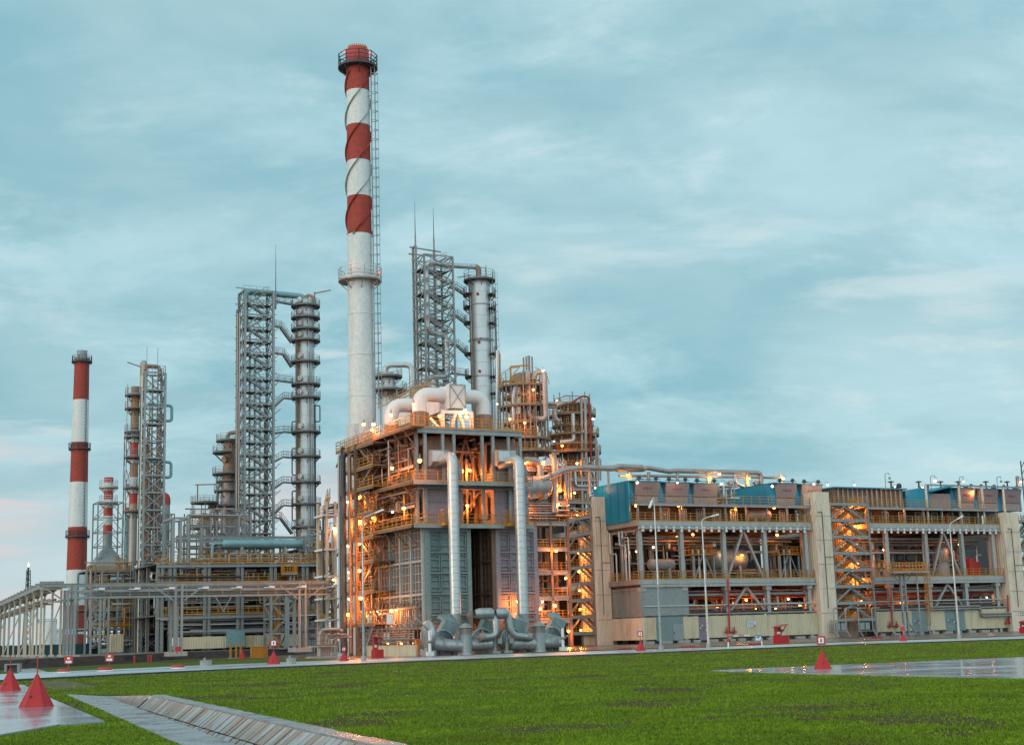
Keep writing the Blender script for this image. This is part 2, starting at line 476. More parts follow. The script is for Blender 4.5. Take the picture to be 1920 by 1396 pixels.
poly_obj('concrete_pad', [PADL], .055, M['pad'], thick=.055)
poly_obj('concrete_pad', [PADR], .055, M['pad'], thick=.055)
# strip beyond the road: grass verge, red apron, gravel yard
verge = gp((-260, 1274), (0, 1265), (330, 1250), (640, 1238), (940, 1227), (1240, 1217), (1560, 1205), (1920, 1193), (2300, 1181), (2300, 1179), (1920, 1190.5), (1560, 1202.5), (1240, 1214), (1040, 1220), (800, 1231), (640, 1236), (585, 1234), (440, 1233), (240, 1242), (0, 1254), (-260, 1266))
poly_obj('grass_verge', [verge], .012, M['verge'])
apr = [FF.w(-14, -24), FF.w(-14, 70), FF.w(160, 70), FF.w(160, -30)]
poly_obj('paved_apron', [[tuple(p[:2]) for p in apr]], .006, M['apron'])

# raised yard with the dark earth bank on the left
toe = [(-700, 1300), (-200, 1268), (0, 1256), (110, 1250), (240, 1243), (330, 1236), (440, 1232), (560, 1226.5)]
TP = [G(*p) for p in toe]; TOPP = []
for i, p in enumerate(TP):
    TOPP.append(p + FF.v * 4.0 + V((0, 0, .88)))
vs = []; fs = []
rng = random.Random(3)
sub = []
for i in range(len(TP) - 1):
    for k in range(14):
        t = k / 14; sub.append((TP[i].lerp(TP[i + 1], t), TOPP[i].lerp(TOPP[i + 1], t)))
sub.append((TP[-1], TOPP[-1]))
for a, b in sub:
    for j in range(5):
        t = j / 4; p = a.lerp(b, t)
        n = 0 if j in (0,) else rng.uniform(-.10, .10)
        vs.append((p.x + rng.uniform(-.3, .3), p.y + rng.uniform(-.3, .3), (max(0, p.z + n) if j < 4 else .88) if j else -.05))
for i in range(len(sub) - 1):
    for j in range(4):
        fs.append((i * 5 + j, (i + 1) * 5 + j, (i + 1) * 5 + j + 1, i * 5 + j + 1))
mb = MB(); mb.add(vs, fs, True); mb.top('earth_bank', None, None, M['bank'], kind='structure', org=(0, 0, 0))
yard = [tuple(p[:2]) for p in TOPP] + [tuple((TOPP[-1] + FF.v * 14)[:2]), tuple(FF.w(-14, 70)[:2]), (-60, 700), (-600, 700)]
poly_obj('raised_yard', [yard], .88, M['gravel'], thick=.9)

# ditch lining: slabs (border strips, walls, sloped planks) as one lined channel
def slabs(m, a0, a1, b0, b1, n, k=1, gap=.012, jit=.008, th=.05):
    """slab rows between edge a0->a1 and edge b0->b1; n along, k across"""
    up = (a1 - a0).cross(b0 - a0).normalized()
    if up.z < 0: up = -up
    for i in range(n):
        for j in range(k):
            q = []
            for (t, s) in ((i, j), (i + 1, j), (i + 1, j + 1), (i, j + 1)):
                tt = (t + (gap if t == i else -gap)) / n; ss = (s + (gap * .35 if s == j else -gap * .35)) / k
                q.append(a0.lerp(a1, tt).lerp(b0.lerp(b1, tt), ss))
            h = rng.uniform(-jit, jit)
            m.hexa([p - up * th for p in q] + [p + up * h for p in q])
    return m
M['slab'] = wet_mat('wet_paving_slabs', (.24, .25, .26), (.33, .33, .33), .08, .5, 1.1, .25)
M['plank'] = wet_mat('pale_lining_slabs', (.40, .395, .40), (.33, .26, .22), .3, .55, 1.15, .3)
M['plank2'] = wet_mat('rust_stained_lining_slabs', (.30, .19, .135), (.36, .28, .23), .3, .55, 1.6, .3)
dz = V((0, 0, .03))
dep = V((0, 0, -.78))
nL = (R0 - L0).normalized()
BL0 = L0 + nL * .55 + dep; BR0 = R0 - nL * 1.0 + dep
BL2 = L2 + nL * .55 + dep; BR2 = R2 - nL * 1.0 + dep
r = thing('drainage_channel', 'open drainage channel lined with stained concrete slabs cut into the lawn', 'drain', L0.lerp(R0, .5))
slabs(MB(), SLW + dz, SLW2 + dz, L0 + dz, L2 + dz, 62, 2).build('border_strip', M['slab'], r)
slabs(MB(), R0 + dz, R2 + dz, SRE + dz, SRE2 + dz, 62, 1).build('border_strip', M['slab'], r)
cw = slabs(MB(), R0, R2, BR0, BR2, 104, 2, .075, .016).build('channel_wall', M['plank'], r)
cw.data.materials.append(M['plank2'])
mi = []; st_ = [0, 1]
for i in range(104):
    for j in range(2):
        if rng.random() < .28: st_[j] = 1 - st_[j]
        mi += [st_[j] if rng.random() < .8 else 1 - st_[j]] * 6
cw.data.polygons.foreach_set('material_index', mi)
slabs(MB(), L0, L2, BL0, BL2, 62, 1).build('channel_wall', M['plank'], r)
slabs(MB(), BL0, BL2, BR0, BR2, 62, 1).build('channel_floor', M['bank'], r)
slabs(MB(), L0 + dz, R0 + dz, BL0, BR0, 3, 2).build('end_wall', M['plank'], r)
b_ = MB(); q_ = V((0, 0, -.09)); o_ = nL * .07
b_.add([R0 + q_ + o_, R2 + q_ + o_, BR2 + q_ + o_, BR0 + q_ + o_, BL0 + q_ - o_, BL2 + q_ - o_, L2 + q_ - o_, L0 + q_ - o_], [(0, 1, 2, 3), (3, 2, 5, 4), (4, 5, 6, 7), (0, 3, 4, 7)]); b_.build('bedding', M['bank'], r)

# ---------------------------------------------------------------- grass blades
def inside(P, X, Y):
    P = np.array(P); n = len(P); r = np.zeros(len(X), bool); j = n - 1
    for i in range(n):
        xi, yi = P[i]; xj, yj = P[j]
        c = ((yi > Y) != (yj > Y)) & (X < (xj - xi) * (Y - yi) / (yj - yi + 1e-12) + xi)
        r ^= c; j = i
    return r
rs = np.random.RandomState(5)
NB = 1100000
u = rs.rand(NB)
Yb = 1 / (1 / 18.5 + u * (1 / 165.0 - 1 / 18.5))
Xb = (rs.rand(NB) - .5) * 2 * (.52 * Yb + 6)
keep = inside(lawn_outer, Xb, Yb) & ~inside(PADL, Xb, Yb) & ~inside(PADR, Xb, Yb) & ~inside(DITCH, Xb, Yb)
# thin, patchy turf
pat = np.sin(Xb * .9 + 1.3 * np.sin(Yb * .31)) * np.sin(Yb * .63 + 1.1 * np.sin(Xb * .47)) + .7 * np.sin(Xb * 2.3 + Yb * 1.7) * np.sin(Yb * 2.9 - Xb)
def vnoise(X, Y, sx, sy, seed):
    g_ = np.random.RandomState(seed).rand(128, 128); a_ = X / sx + 500; b_ = Y / sy + 500; i_ = np.floor(a_).astype(int); j_ = np.floor(b_).astype(int); u_ = a_ - i_; v_ = b_ - j_; u_ = u_ * u_ * (3 - 2 * u_); v_ = v_ * v_ * (3 - 2 * v_)
    q = lambda i, j: g_[i % 128, j % 128]
    return (q(i_, j_) * (1 - u_) + q(i_ + 1, j_) * u_) * (1 - v_) + (q(i_, j_ + 1) * (1 - u_) + q(i_ + 1, j_ + 1) * u_) * v_
vn = .55 * vnoise(Xb, Yb, 3.6, 3.0, 1) + .3 * vnoise(Xb, Yb, 1.3, 1.5, 2) + .15 * vnoise(Xb, Yb, .4, .5, 3)
keep &= rs.rand(NB) < np.clip(.9 + .1 * pat, .4, 1) * np.clip((.765 - vn) * 8, .12, 1)
Xb = Xb[keep]; Yb = Yb[keep]; pat = pat[keep]; n = len(Xb)
h = (.014 + .030 * rs.rand(n)) * (1 + .25 * pat) * (1 + Yb / 140)
w = (.006 + .005 * rs.rand(n)) * (1 + Yb / 22)
an = rs.rand(n) * 6.283; lean = rs.rand(n, 2) * .9 - .45
vb = np.zeros((n, 3, 3), np.float32)
vb[:, 0] = np.stack([Xb - np.cos(an) * w, Yb - np.sin(an) * w, np.full(n, -.002)], 1)
vb[:, 1] = np.stack([Xb + np.cos(an) * w, Yb + np.sin(an) * w, np.full(n, -.002)], 1)
vb[:, 2] = np.stack([Xb + lean[:, 0] * h, Yb + lean[:, 1] * h, h], 1)
me = bpy.data.meshes.new('grass'); me.vertices.add(n * 3); me.vertices.foreach_set('co', vb.ravel())
me.loops.add(n * 3); me.loops.foreach_set('vertex_index', np.arange(n * 3, dtype=np.int32))
me.polygons.add(n); me.polygons.foreach_set('loop_start', np.arange(n, dtype=np.int32) * 3)
me.update(calc_edges=True)
M['blade'] = ground_mat('grass_blade', [(.25, (.135, .150, .012)), (.42, (.112, .190, .008)), (.58, (.155, .258, .010)), (.75, (.22, .27, .02))], .35, rough=.6, spec=.2, bump=0)
me.materials.append(M['blade'])
go = bpy.data.objects.new('grass', me); COL.objects.link(go); go['kind'] = 'stuff'; go['label'] = 'short green turf growing over the lawn'; go['category'] = 'grass'

# ---------------------------------------------------------------- sky, sun, camera
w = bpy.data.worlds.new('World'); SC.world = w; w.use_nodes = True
nt = w.node_tree; nt.nodes.clear(); N = nt.nodes.new; Lk = nt.links.new
SUN_EL = R(7); SUN_AZ = R(-122)      # low behind cloud, to the left of the view
out = N('ShaderNodeOutputWorld'); bg = N('ShaderNodeBackground'); Lk(bg.outputs[0], out.inputs[0])
sky = N('ShaderNodeTexSky'); sky.sky_type = 'NISHITA'; sky.sun_disc = False; sky.sun_elevation = SUN_EL; sky.sun_rotation = SUN_AZ
sky.air_density = 1.0; sky.dust_density = 1.5; sky.ozone_density = 2.0
tc = N('ShaderNodeTexCoord'); sep = N('ShaderNodeSeparateXYZ'); Lk(tc.outputs['Generated'], sep.inputs[0])
def math_(op, a, b=None, clamp=False):
    n = N('ShaderNodeMath'); n.operation = op; n.use_clamp = clamp
    for i, x in enumerate((a, b)):
        if x is None: continue
        if isinstance(x, (int, float)): n.inputs[i].default_value = x
        else: Lk(x, n.inputs[i])
    return n.outputs[0]
zz = math_('ADD', math_('MAXIMUM', sep.outputs['Z'], 0.0), .30)
cx = math_('DIVIDE', sep.outputs['X'], zz); cy = math_('DIVIDE', sep.outputs['Y'], zz)
cmb = N('ShaderNodeCombineXYZ'); Lk(cx, cmb.inputs[0]); Lk(cy, cmb.inputs[1]); cmb.inputs[2].default_value = 2.7
def noise(scale, det, rough, dist, off, st=(1, 1, 1), rot=0):
    mp = N('ShaderNodeMapping'); mp.inputs['Location'].default_value = off; mp.inputs['Scale'].default_value = st; mp.inputs['Rotation'].default_value = (0, 0, rot)
    Lk(cmb.outputs[0], mp.inputs[0])
    n = N('ShaderNodeTexNoise'); n.inputs['Scale'].default_value = scale; n.inputs['Detail'].default_value = det; n.inputs['Roughness'].default_value = rough; n.inputs['Distortion'].default_value = dist
    Lk(mp.outputs[0], n.inputs['Vector']); return n.outputs['Fac']
def ramp(fac, lo, hi, a=0., b=1.):
    n = N('ShaderNodeMapRange'); n.interpolation_type = 'SMOOTHSTEP'
    n.inputs[1].default_value = lo; n.inputs[2].default_value = hi; n.inputs[3].default_value = a; n.inputs[4].default_value = b
    Lk(fac, n.inputs[0]); return n.outputs[0]
def mixc(f, a, b):
    n = N('ShaderNodeMix'); n.data_type = 'RGBA'
    for k, x in (('Factor', f), ('A', a), ('B', b)):
        if isinstance(x, tuple): n.inputs[k].default_value = (*x, 1)
        elif isinstance(x, float): n.inputs[k].default_value = x
        else: Lk(x, n.inputs[k])
    return n.outputs['Result']
big_n = noise(1.3, 5, .55, .3, (3.1, 1.7, 0), (1.0, 1.0, 1), .5)
mid_n = noise(3.1, 10, .62, .35, (0.4, 5.2, 0), (.8, 1.25, 1), .45)
fin_n = noise(7.5, 11, .64, .4, (7.7, 2.2, 0), (.75, 1.35, 1), .4)
base = mixc(ramp(big_n, .36, .64), (.225, .440, .505), (.375, .560, .605))
c1 = math_('MULTIPLY', ramp(mid_n, .39, .64), .80)
base = mixc(c1, base, (.43, .635, .690))
c2 = math_('MULTIPLY', math_('MULTIPLY', ramp(fin_n, .50, .72), ramp(mid_n, .40, .62)), .75)
base = mixc(c2, base, (.56, .685, .715))
dk = math_('MULTIPLY', ramp(noise(2.2, 8, .58, .3, (11.2, 4.4, 0), (.7, 1.4, 1), .5), .52, .72), .50)
base = mixc(dk, base, (.165, .385, .465))
n3 = N('ShaderNodeTexNoise'); n3.inputs['Scale'].default_value = 1.0; n3.inputs['Detail'].default_value = 9; n3.inputs['Roughness'].default_value = .58; n3.inputs['Distortion'].default_value = .5
cm3 = N('ShaderNodeCombineXYZ'); Lk(math_('MULTIPLY', sep.outputs['X'], 5.0), cm3.inputs[0]); Lk(math_('MULTIPLY', sep.outputs['Z'], 19.0), cm3.inputs[1]); Lk(sep.outputs['Y'], cm3.inputs[2]); Lk(cm3.outputs[0], n3.inputs['Vector'])
lowc = math_('MULTIPLY', math_('MULTIPLY', ramp(n3.outputs['Fac'], .54, .70), ramp(sep.outputs['Z'], .36, .20)), .70)
base = mixc(lowc, base, (.60, .685, .690))
# paler, faintly pink haze low on the sky, strongest towards the sunset on the left
left = ramp(sep.outputs['X'], .10, -.40)
low = ramp(sep.outputs['Z'], .20, .0)
base = mixc(math_('MULTIPLY', low, math_('ADD', math_('MULTIPLY', left, .62), .16)), base, (.50, .60, .63))
cm2 = N('ShaderNodeCombineXYZ'); Lk(math_('MULTIPLY', sep.outputs['X'], 4.0), cm2.inputs[0]); Lk(math_('MULTIPLY', sep.outputs['Z'], 26.0), cm2.inputs[1]); cm2.inputs[2].default_value = 4.4
n_ = N('ShaderNodeTexNoise'); n_.inputs['Scale'].default_value = 1.3; n_.inputs['Detail'].default_value = 7; n_.inputs['Roughness'].default_value = .55; n_.inputs['Distortion'].default_value = .4; Lk(cm2.outputs[0], n_.inputs['Vector'])
pk = math_('MULTIPLY', math_('MULTIPLY', ramp(n_.outputs['Fac'], .47, .62), ramp(sep.outputs['Z'], .19, .10)), left)
base = mixc(math_('MULTIPLY', pk, .75), base, (.68, .55, .55))
sc1 = N('ShaderNodeVectorMath'); sc1.operation = 'SCALE'; sc1.inputs['Scale'].default_value = .10; Lk(sky.outputs[0], sc1.inputs[0])
final = mixc(.12, base, sc1.outputs[0])
# unseen sunset half of the sky, boosted as fill for the viewer-facing sides
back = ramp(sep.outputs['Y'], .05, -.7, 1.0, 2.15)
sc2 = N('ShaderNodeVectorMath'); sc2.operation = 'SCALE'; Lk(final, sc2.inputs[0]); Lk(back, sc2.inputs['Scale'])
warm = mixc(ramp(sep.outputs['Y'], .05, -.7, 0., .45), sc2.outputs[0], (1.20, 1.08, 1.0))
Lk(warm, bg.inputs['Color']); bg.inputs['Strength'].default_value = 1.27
sd = bpy.data.lights.new('sun', 'SUN'); sd.energy = .9; sd.angle = R(18); sd.color = (1, .74, .52)
so = bpy.data.objects.new('sun', sd); COL.objects.link(so)
sdir = V((math.sin(SUN_AZ) * math.cos(SUN_EL), math.cos(SUN_AZ) * math.cos(SUN_EL), math.sin(SUN_EL)))
so.rotation_euler = sdir.to_track_quat('Z', 'Y').to_euler(); so.location = (-60, -20, 60)

cam = bpy.data.cameras.new('camera'); cam.lens = 50; cam.sensor_width = 36; cam.sensor_fit = 'HORIZONTAL'; cam.clip_end = 8000; cam.clip_start = .5
co = bpy.data.objects.new('camera', cam); COL.objects.link(co)
mt = Matrix((CR, CU, -CF)).transposed().to_4x4(); mt.translation = CP; co.matrix_world = mt
SC.camera = co
SC.view_settings.view_transform = 'Standard'; SC.view_settings.look = 'None'; SC.view_settings.exposure = 0.0; SC.view_settings.gamma = 1.0
try:
    SC.cycles.max_bounces = 6; SC.cycles.diffuse_bounces = 3; SC.cycles.glossy_bounces = 3; SC.cycles.use_light_tree = True
    SC.cycles.sample_clamp_indirect = 4.0; SC.cycles.caustics_reflective = False; SC.cycles.caustics_refractive = False
except Exception: pass

# ---------------------------------------------------------------- chimneys
def wdep(P): return (V(P) - CP).dot(CF)
def rad(half, P): return half * wdep(P) / FPX
def Zat(py, px, Y): return at(px, py, Y).z

def banded_stack(root, c, rows, name='shaft', n=36, seam=0):
    """rows: (z0, z1, r0, r1, material)"""
    for z0, z1, r0, r1, m in rows:
        b = MB()
        b.lathe((c.x, c.y, 0), [(r0, z0), (r1, z1)], n)
        if seam:
            k = max(1, int(round((z1 - z0) / seam)))
            for i in range(k):
                z = z0 + (z1 - z0) * i / k + .02; r = r0 + (r1 - r0) * i / k
                b.lathe((c.x, c.y, 0), [(r, z - .09), (r + .035, z - .05), (r + .035, z + .05), (r, z + .09)], n, smooth=False)
        b.build(name, M[m], root)

# the tall stack behind the furnaces
P0 = at(677, 700, 165); c = V((P0.x, P0.y, 0))
T = thing('chimney', 'tall red and white banded chimney with spiral fins rising behind the furnace block', 'chimney', c)
zt = lambda y: Zat(y, 672, 165)
rr = lambda half: rad(half, at(674, 500, 165))
zs = [0, zt(440), zt(370), zt(303), zt(237), zt(172), zt(118)]
def rz(z): return rr(25.3) + (rr(21.8) - rr(25.3)) * min(1, z / zt(118))
seq = ['offwhite', 'brick', 'offwhite', 'brick', 'offwhite', 'brick']
banded_stack(T, c, [(zs[i], zs[i + 1], rz(zs[i]), rz(zs[i + 1]), seq[i]) for i in range(6)], 'band', 40, 5.0)
# brick-red head
zh = zt(118); r0 = rz(zh)
zH_ = zt(91)
MB().lathe((c.x, c.y, 0), [(r0 + .02, zh), (r0 + .02, zH_ - .35), (r0 - .2, zH_ - .05), (r0 - .3, zH_), (r0 - .6, zH_), (r0 - .6, zh - 1)], 40).build('head', M['red'], T)
m = MB()
for k in range(28):
    a = 2 * PI * k / 28; m.beam((c.x + (r0 - .25) * math.cos(a), c.y + (r0 - .25) * math.sin(a), zH_ - .1), (c.x + (r0 - .25) * math.cos(a), c.y + (r0 - .25) * math.sin(a), zH_ + .18), .10)
m.lathe((c.x, c.y, 0), [(r0 - .32, zH_ - .12), (r0 - .18, zH_ - .12), (r0 - .18, zH_ - .04), (r0 - .32, zH_ - .04)], 40, smooth=False).build('head_rim', M['yellow'], T)
# spiral strakes, red on red bands; grey on white, painting in their shadow
z0s, z1s = zt(445), zt(142)
pitch = (zt(303) - zt(440)) * 1.02
def pt(a, z, r): return V((c.x + r * math.cos(a), c.y + r * math.sin(a), z))
for st in range(3):
    segs = {}
    k = 150
    for i in range(k):
        za = z0s + (z1s - z0s) * i / k; zb = z0s + (z1s - z0s) * (i + 1) / k
        aa = 2 * PI * (za - z0s) / (pitch * 1.35) + st * 2 * PI / 3 + 2.2; ab = 2 * PI * (zb - z0s) / (pitch * 1.35) + st * 2 * PI / 3 + 2.2
        band = ([j for j in range(6) if zs[j] <= za < zs[j + 1] + 1e-6] or [5])[0]
        s_ = segs.setdefault(band, MB()); ra, rb = rz(za), rz(zb)
        s_.hexa([pt(aa, za, ra - .02), pt(aa, za, ra + .25), pt(aa, za + .06, ra + .25), pt(aa, za + .06, ra - .02),
                 pt(ab, zb, rb - .02), pt(ab, zb, rb + .25), pt(ab, zb + .06, rb + .25), pt(ab, zb + .06, rb - .02)])
    for b_, s_ in segs.items(): s_.build('spiral_fin', M['brick' if seq[b_] == 'brick' else 'grey'], T)
ring_platform(T, c, zt(128), rz(zh), rz(zh) + 1.03, mat_r='dark', h=1.5, matd='dark', t=.09)
ring_platform(T, c, zt(527), rz(zt(527)), rz(zt(527)) + 1.12, mat_r='white', h=1.4, matd='insul', t=.08)
lx = c + V((rz(20) + .12, -.55, 0)); lx.z = zt(790)
MB().ladder(lx, zt(110), (0, 1, 0), .55, True, (1, 0, 0), .07, .45).build('ladder', M['steel'], T)
for z in range(0, int(zt(120) - lx.z), 4): MB().beam((lx.x - .6, lx.y, lx.z + z), (lx.x, lx.y, lx.z + z), .08).build('ladder_bracket', M['steel2'], T)
fb = Frame(c.x, c.y, TH); MB().box(fb, -1.47, 1.47, -1.3, 1.3, 0, zt(797)).build('base_block', M['offwhite'], T)
for px, py in ((646, 97), (693, 100)):
    b = MB(); p = at(px, py, 163.7); b.lathe(p, [(.001, -.15), (.12, 0), (.001, .15)], 8); b.build('obstruction_lamp', M['redlamp'], T)
for px, py in ((659, 500), (711, 511)):
    b = MB(); p = at(px, py, 163.1); b.lathe(p, [(.001, -.15), (.12, -.05), (.1, .1), (.001, .16)], 8); b.build('obstruction_lamp', M['redlamp'], T)

# far left stack
Yc = 300; P0 = at(146, 980, Yc); c = V((P0.x, P0.y, .5))
T = thing('chimney', 'weathered red and white chimney with a grey cap at the far left of the plant', 'chimney', c)
zl = lambda y: Zat(y, 148, Yc)
hw = lambda y: rad(13.4 + (y - 674) * (18.6 - 13.4) / (1080 - 674), at(148, y, Yc))
ys = [674, 750, 830, 904, 988, 1068, 1134, 1178, 1188, 1222]; cols = ['brick', 'offwhite', 'brick', 'offwhite', 'brick', 'offwhite', 'brick', 'offwhite', 'brick']
banded_stack(T, c, [(zl(ys[i + 1]), zl(ys[i]), hw(ys[i + 1]), hw(ys[i]), cols[i]) for i in range(9)], 'band', 32, 0)
z = zl(674); r0 = hw(674)
MB().lathe((c.x, c.y, 0), [(r0 + .1, z - .2), (r0 + .1, z + .2), (r0 * .66, z + .25), (r0 * .66, zl(664)), (r0 * .74, zl(658)), (r0 * .6, zl(658)), (r0 * .6, z)], 28).build('cap', M['grey'], T)
for y, k in ((679, .62), (842, .55), (1006, .55)):
    ring_platform(T, c, zl(y), hw(y), hw(y) + k, mat_r='dark', h=1.2, matd='dark', t=.10)
m = MB(); a = c + V((hw(900) * .75, -hw(900) * .8, 0))
for y0, y1 in ((1068, 1006), (1006, 842), (842, 679)):
    q0 = V((c.x + hw(y0) * .78, c.y - hw(y0) * .68, zl(y0))); q1 = V((c.x + hw(y1) * .78, c.y - hw(y1) * .68, zl(y1)))
    for o in (-.25, .25): m.beam(q0 + V((o, 0, 0)), q1 + V((o, 0, 0)), .10)
    for i in range(26):
        p = q0.lerp(q1, i / 26); m.beam(p - V((.25, 0, 0)), p + V((.25, 0, 0)), .07)
m.build('ladder', M['dark'], T)

# flare mast on the horizon
Yc = 620; c = at(52, 1105, Yc); c = V((c.x, c.y, 0))
T = thing('flare_mast', 'thin lattice flare mast with a small flame far behind the left trestle', 'flare stack', c)
m = MB(); zt2 = Zat(1068, 53, Yc)
for a in range(3):
    m.beam((c.x + 2.2 * math.cos(a * 2.1), c.y + 2.2 * math.sin(a * 2.1), 0), (c.x + .9 * math.cos(a * 2.1), c.y + .9 * math.sin(a * 2.1), zt2), .28)
for i in range(14):
    z = zt2 * i / 14; k = 2.2 - 1.3 * i / 14
    for a in range(3): m.beam((c.x + k * math.cos(a * 2.1), c.y + k * math.sin(a * 2.1), z), (c.x + k * math.cos(a * 2.1 + 2.1), c.y + k * math.sin(a * 2.1 + 2.1), z + zt2 / 14), .18)
m.build('mast', M['dark'], T)
MB().cyl((c.x, c.y, 0), (c.x, c.y, zt2 + 1.2), .45, 10).build('riser', M['dark'], T)
MB().lathe((c.x, c.y, zt2 + 1.2), [(.3, 0), (.6, .5), (.4, 1.2), (.05, 2.2)], 8).build('flame', M['flame'], T)

# ---------------------------------------------------------------- kit for the plant structures
def lattice_tower(T, fr, a0, a1, d0, d1, z0, z1, nlev, leg=.32, br=.14, mleg='steel', mbr='steel', decks=True, stairs=True, kind='K', rails='steel', every=1):
    C = [(a0, d0), (a1, d0), (a1, d1), (a0, d1)]
    for a, d in C: MB().ibeam(fr.w(a, d, z0), fr.w(a, d, z1), leg, leg, t=.07).build('leg', M[mleg], T)
    H = (z1 - z0) / nlev
    for k in range(4):
        m = MB(); p, q = C[k], C[(k + 1) % 4]
        for i in range(nlev + 1):
            z = z0 + H * i
            m.beam(fr.w(*p, z), fr.w(*q, z), br * 1.25, br * 1.6)
            if i < nlev:
                A, B = fr.w(*p, z), fr.w(*q, z); A1, B1 = fr.w(*p, z + H), fr.w(*q, z + H)
                if kind == 'X' or (kind == 'M' and k % 2): m.beam(A, B1, br); m.beam(B, A1, br)
                elif kind == 'K' or kind == 'M':
                    mid = (A1 + B1) / 2; m.beam(A, mid, br); m.beam(B, mid, br)
                else:
                    if i % 2: m.beam(A, B1, br)
                    else: m.beam(B, A1, br)
        m.build('bracing', M[mbr], T)
    if decks:
        for i in range(1, nlev + 1, every):
            z = z0 + H * i
            m = MB(); m.box(fr, a0 + .1, a1 - .1, d0 + (d1 - d0) * .45, d1 - .1, z - .06, z + .06)
            p = m.build('platform', M['grating'], T)
            MB().rail([fr.w(a0 + .1, d0 + (d1 - d0) * .45, z), fr.w(a1 - .1, d0 + (d1 - d0) * .45, z)], 1.05, 1.3, .055, 2, toe=False).build('railing', M[rails], p)
    if stairs:
        for i in range(nlev):
            z = z0 + H * i
            s0, s1 = (a0 + .7, a1 - .7) if i % 2 else (a1 - .7, a0 + .7)
            MB().stair(fr.w(s0, d0 + (d1 - d0) * .3, z), fr.w(s1, d0 + (d1 - d0) * .3, z + H), .8, fr.v, .12).build('stair', M[rails], T)

def pipes_clutter(T, fr, a, d, z, n, rr=(.06, .2), mats=('silver', 'steel2', 'insul', 'rust'), seed=1, long=None, name='pipe'):
    """n routed pipes with right-angle bends inside a volume, each a part of T"""
    g = random.Random(seed)
    for i in range(n):
        r = g.uniform(*rr) if g.random() < .8 else g.uniform(*rr) * 1.5
        p = [g.uniform(*a), g.uniform(*d), g.uniform(*z)]
        pts = [fr.w(*p)]; last = -1
        for k in range(g.choice((1, 2, 3, 3, 4))):
            ax = g.choice([x for x in (0, 1, 2, 2) if x != last]); last = ax
            lo, hi = (a, d, z)[ax]
            if long is not None and k == 0: ax = long; lo, hi = (a, d, z)[ax]; p[ax] = lo; pts = [fr.w(*p)]; last = ax; p[ax] = hi - g.uniform(0, .25) * (hi - lo)
            else:
                for _ in range(6):
                    nv = g.uniform(lo, hi)
                    if abs(nv - p[ax]) > max(.8, (hi - lo) * .18): break
                p[ax] = nv
            pts.append(fr.w(*p))
        m = MB().pipe(pts, r, 7)
        if g.random() < .5:       # a valve or flange on the run
            q = (pts[0] + pts[1]) / 2; t = (pts[1] - pts[0]).normalized()
            m.cyl(q - t * .12, q + t * .12, r * 2, 8); m.beam(q, q + V((0, 0, r * 4)), .06); m.cyl(q + V((0, 0, r * 4)), q + V((0, 0, r * 4 + .06)), r * 1.6, 8)
        m.build(name, M[g.choice(mats)], T)

def vessel(T, c, z0, z1, r, mat_='silver', head='ell', name='shell', n=28, seams=2.4):
    m = MB(); prof = [(r, z0), (r, z1)]
    if head: prof += [(r * .94, z1 + r * .22), (r * .72, z1 + r * .42), (r * .38, z1 + r * .53), (.001, z1 + r * .56)]
    m.lathe((c.x, c.y, 0), prof, n)
    k = int((z1 - z0) / seams)
    for i in range(1, k):
        z = z0 + (z1 - z0) * i / k
        m.lathe((c.x, c.y, 0), [(r, z - .05), (r + .03, z - .03), (r + .03, z + .03), (r, z + .05)], n, smooth=False)
    return m.build(name, M[mat_], T)

def manhole(T, c, r, z, ang, mat_='silver', rr=.35):
    e = V((math.cos(ang), math.sin(ang), 0)); p = V((c.x, c.y, z)) + e * (r - .05)
    MB().cyl(p, p + e * .4, rr, 14).cyl(p + e * .38, p + e * .5, rr * 1.3, 14).build('manhole', M[mat_], T)

def hvessel(T, p, q, r, mat_='silver', name='shell', saddles=True, ms='steel2', zf=None):
    p = V(p); q = V(q); L = (q - p).length; ax = (q - p).normalized()
    prof = [(.001, -r * .5), (r * .5, -r * .42), (r * .85, -r * .2), (r, 0)] + [(r + (.04 if i % 2 else 0), L * i / 9) for i in range(1, 9)] + [(r, L), (r * .85, L + r * .2), (r * .5, L + r * .42), (.001, L + r * .5)]
    MB().lathe(p, prof, 20, ax).build(name, M[mat_], T)
    if saddles:
        for t in (.22, .78):
            c = p + (q - p) * t; s_ = ax.cross(V((0, 0, 1))).normalized()
            zz = zf if zf is not None else c.z - r - .8
            MB().hexa([V((*(c - s_ * r * .9 - ax * .2)[:2], zz)), V((*(c + s_ * r * .9 - ax * .2)[:2], zz)), V((*(c + s_ * r * .9 + ax * .2)[:2], zz)), V((*(c - s_ * r * .9 + ax * .2)[:2], zz)),
                       c - s_ * r * .75 - ax * .2 - V((0, 0, r * .5)), c + s_ * r * .75 - ax * .2 - V((0, 0, r * .5)), c + s_ * r * .75 + ax * .2 - V((0, 0, r * .5)), c - s_ * r * .75 + ax * .2 - V((0, 0, r * .5))]).build('saddle', M[ms], T)

# ---------------------------------------------------------------- left side of the plant
ZB = .88
_q = at(132, 1231, 150); FL = Frame(_q.x, 150, TH)
def LF(d): return lambda px, py: FL.front(px, py, d)
def axis_at(px, py, Y, z=ZB): p = at(px, py, Y); return V((p.x, p.y, z))

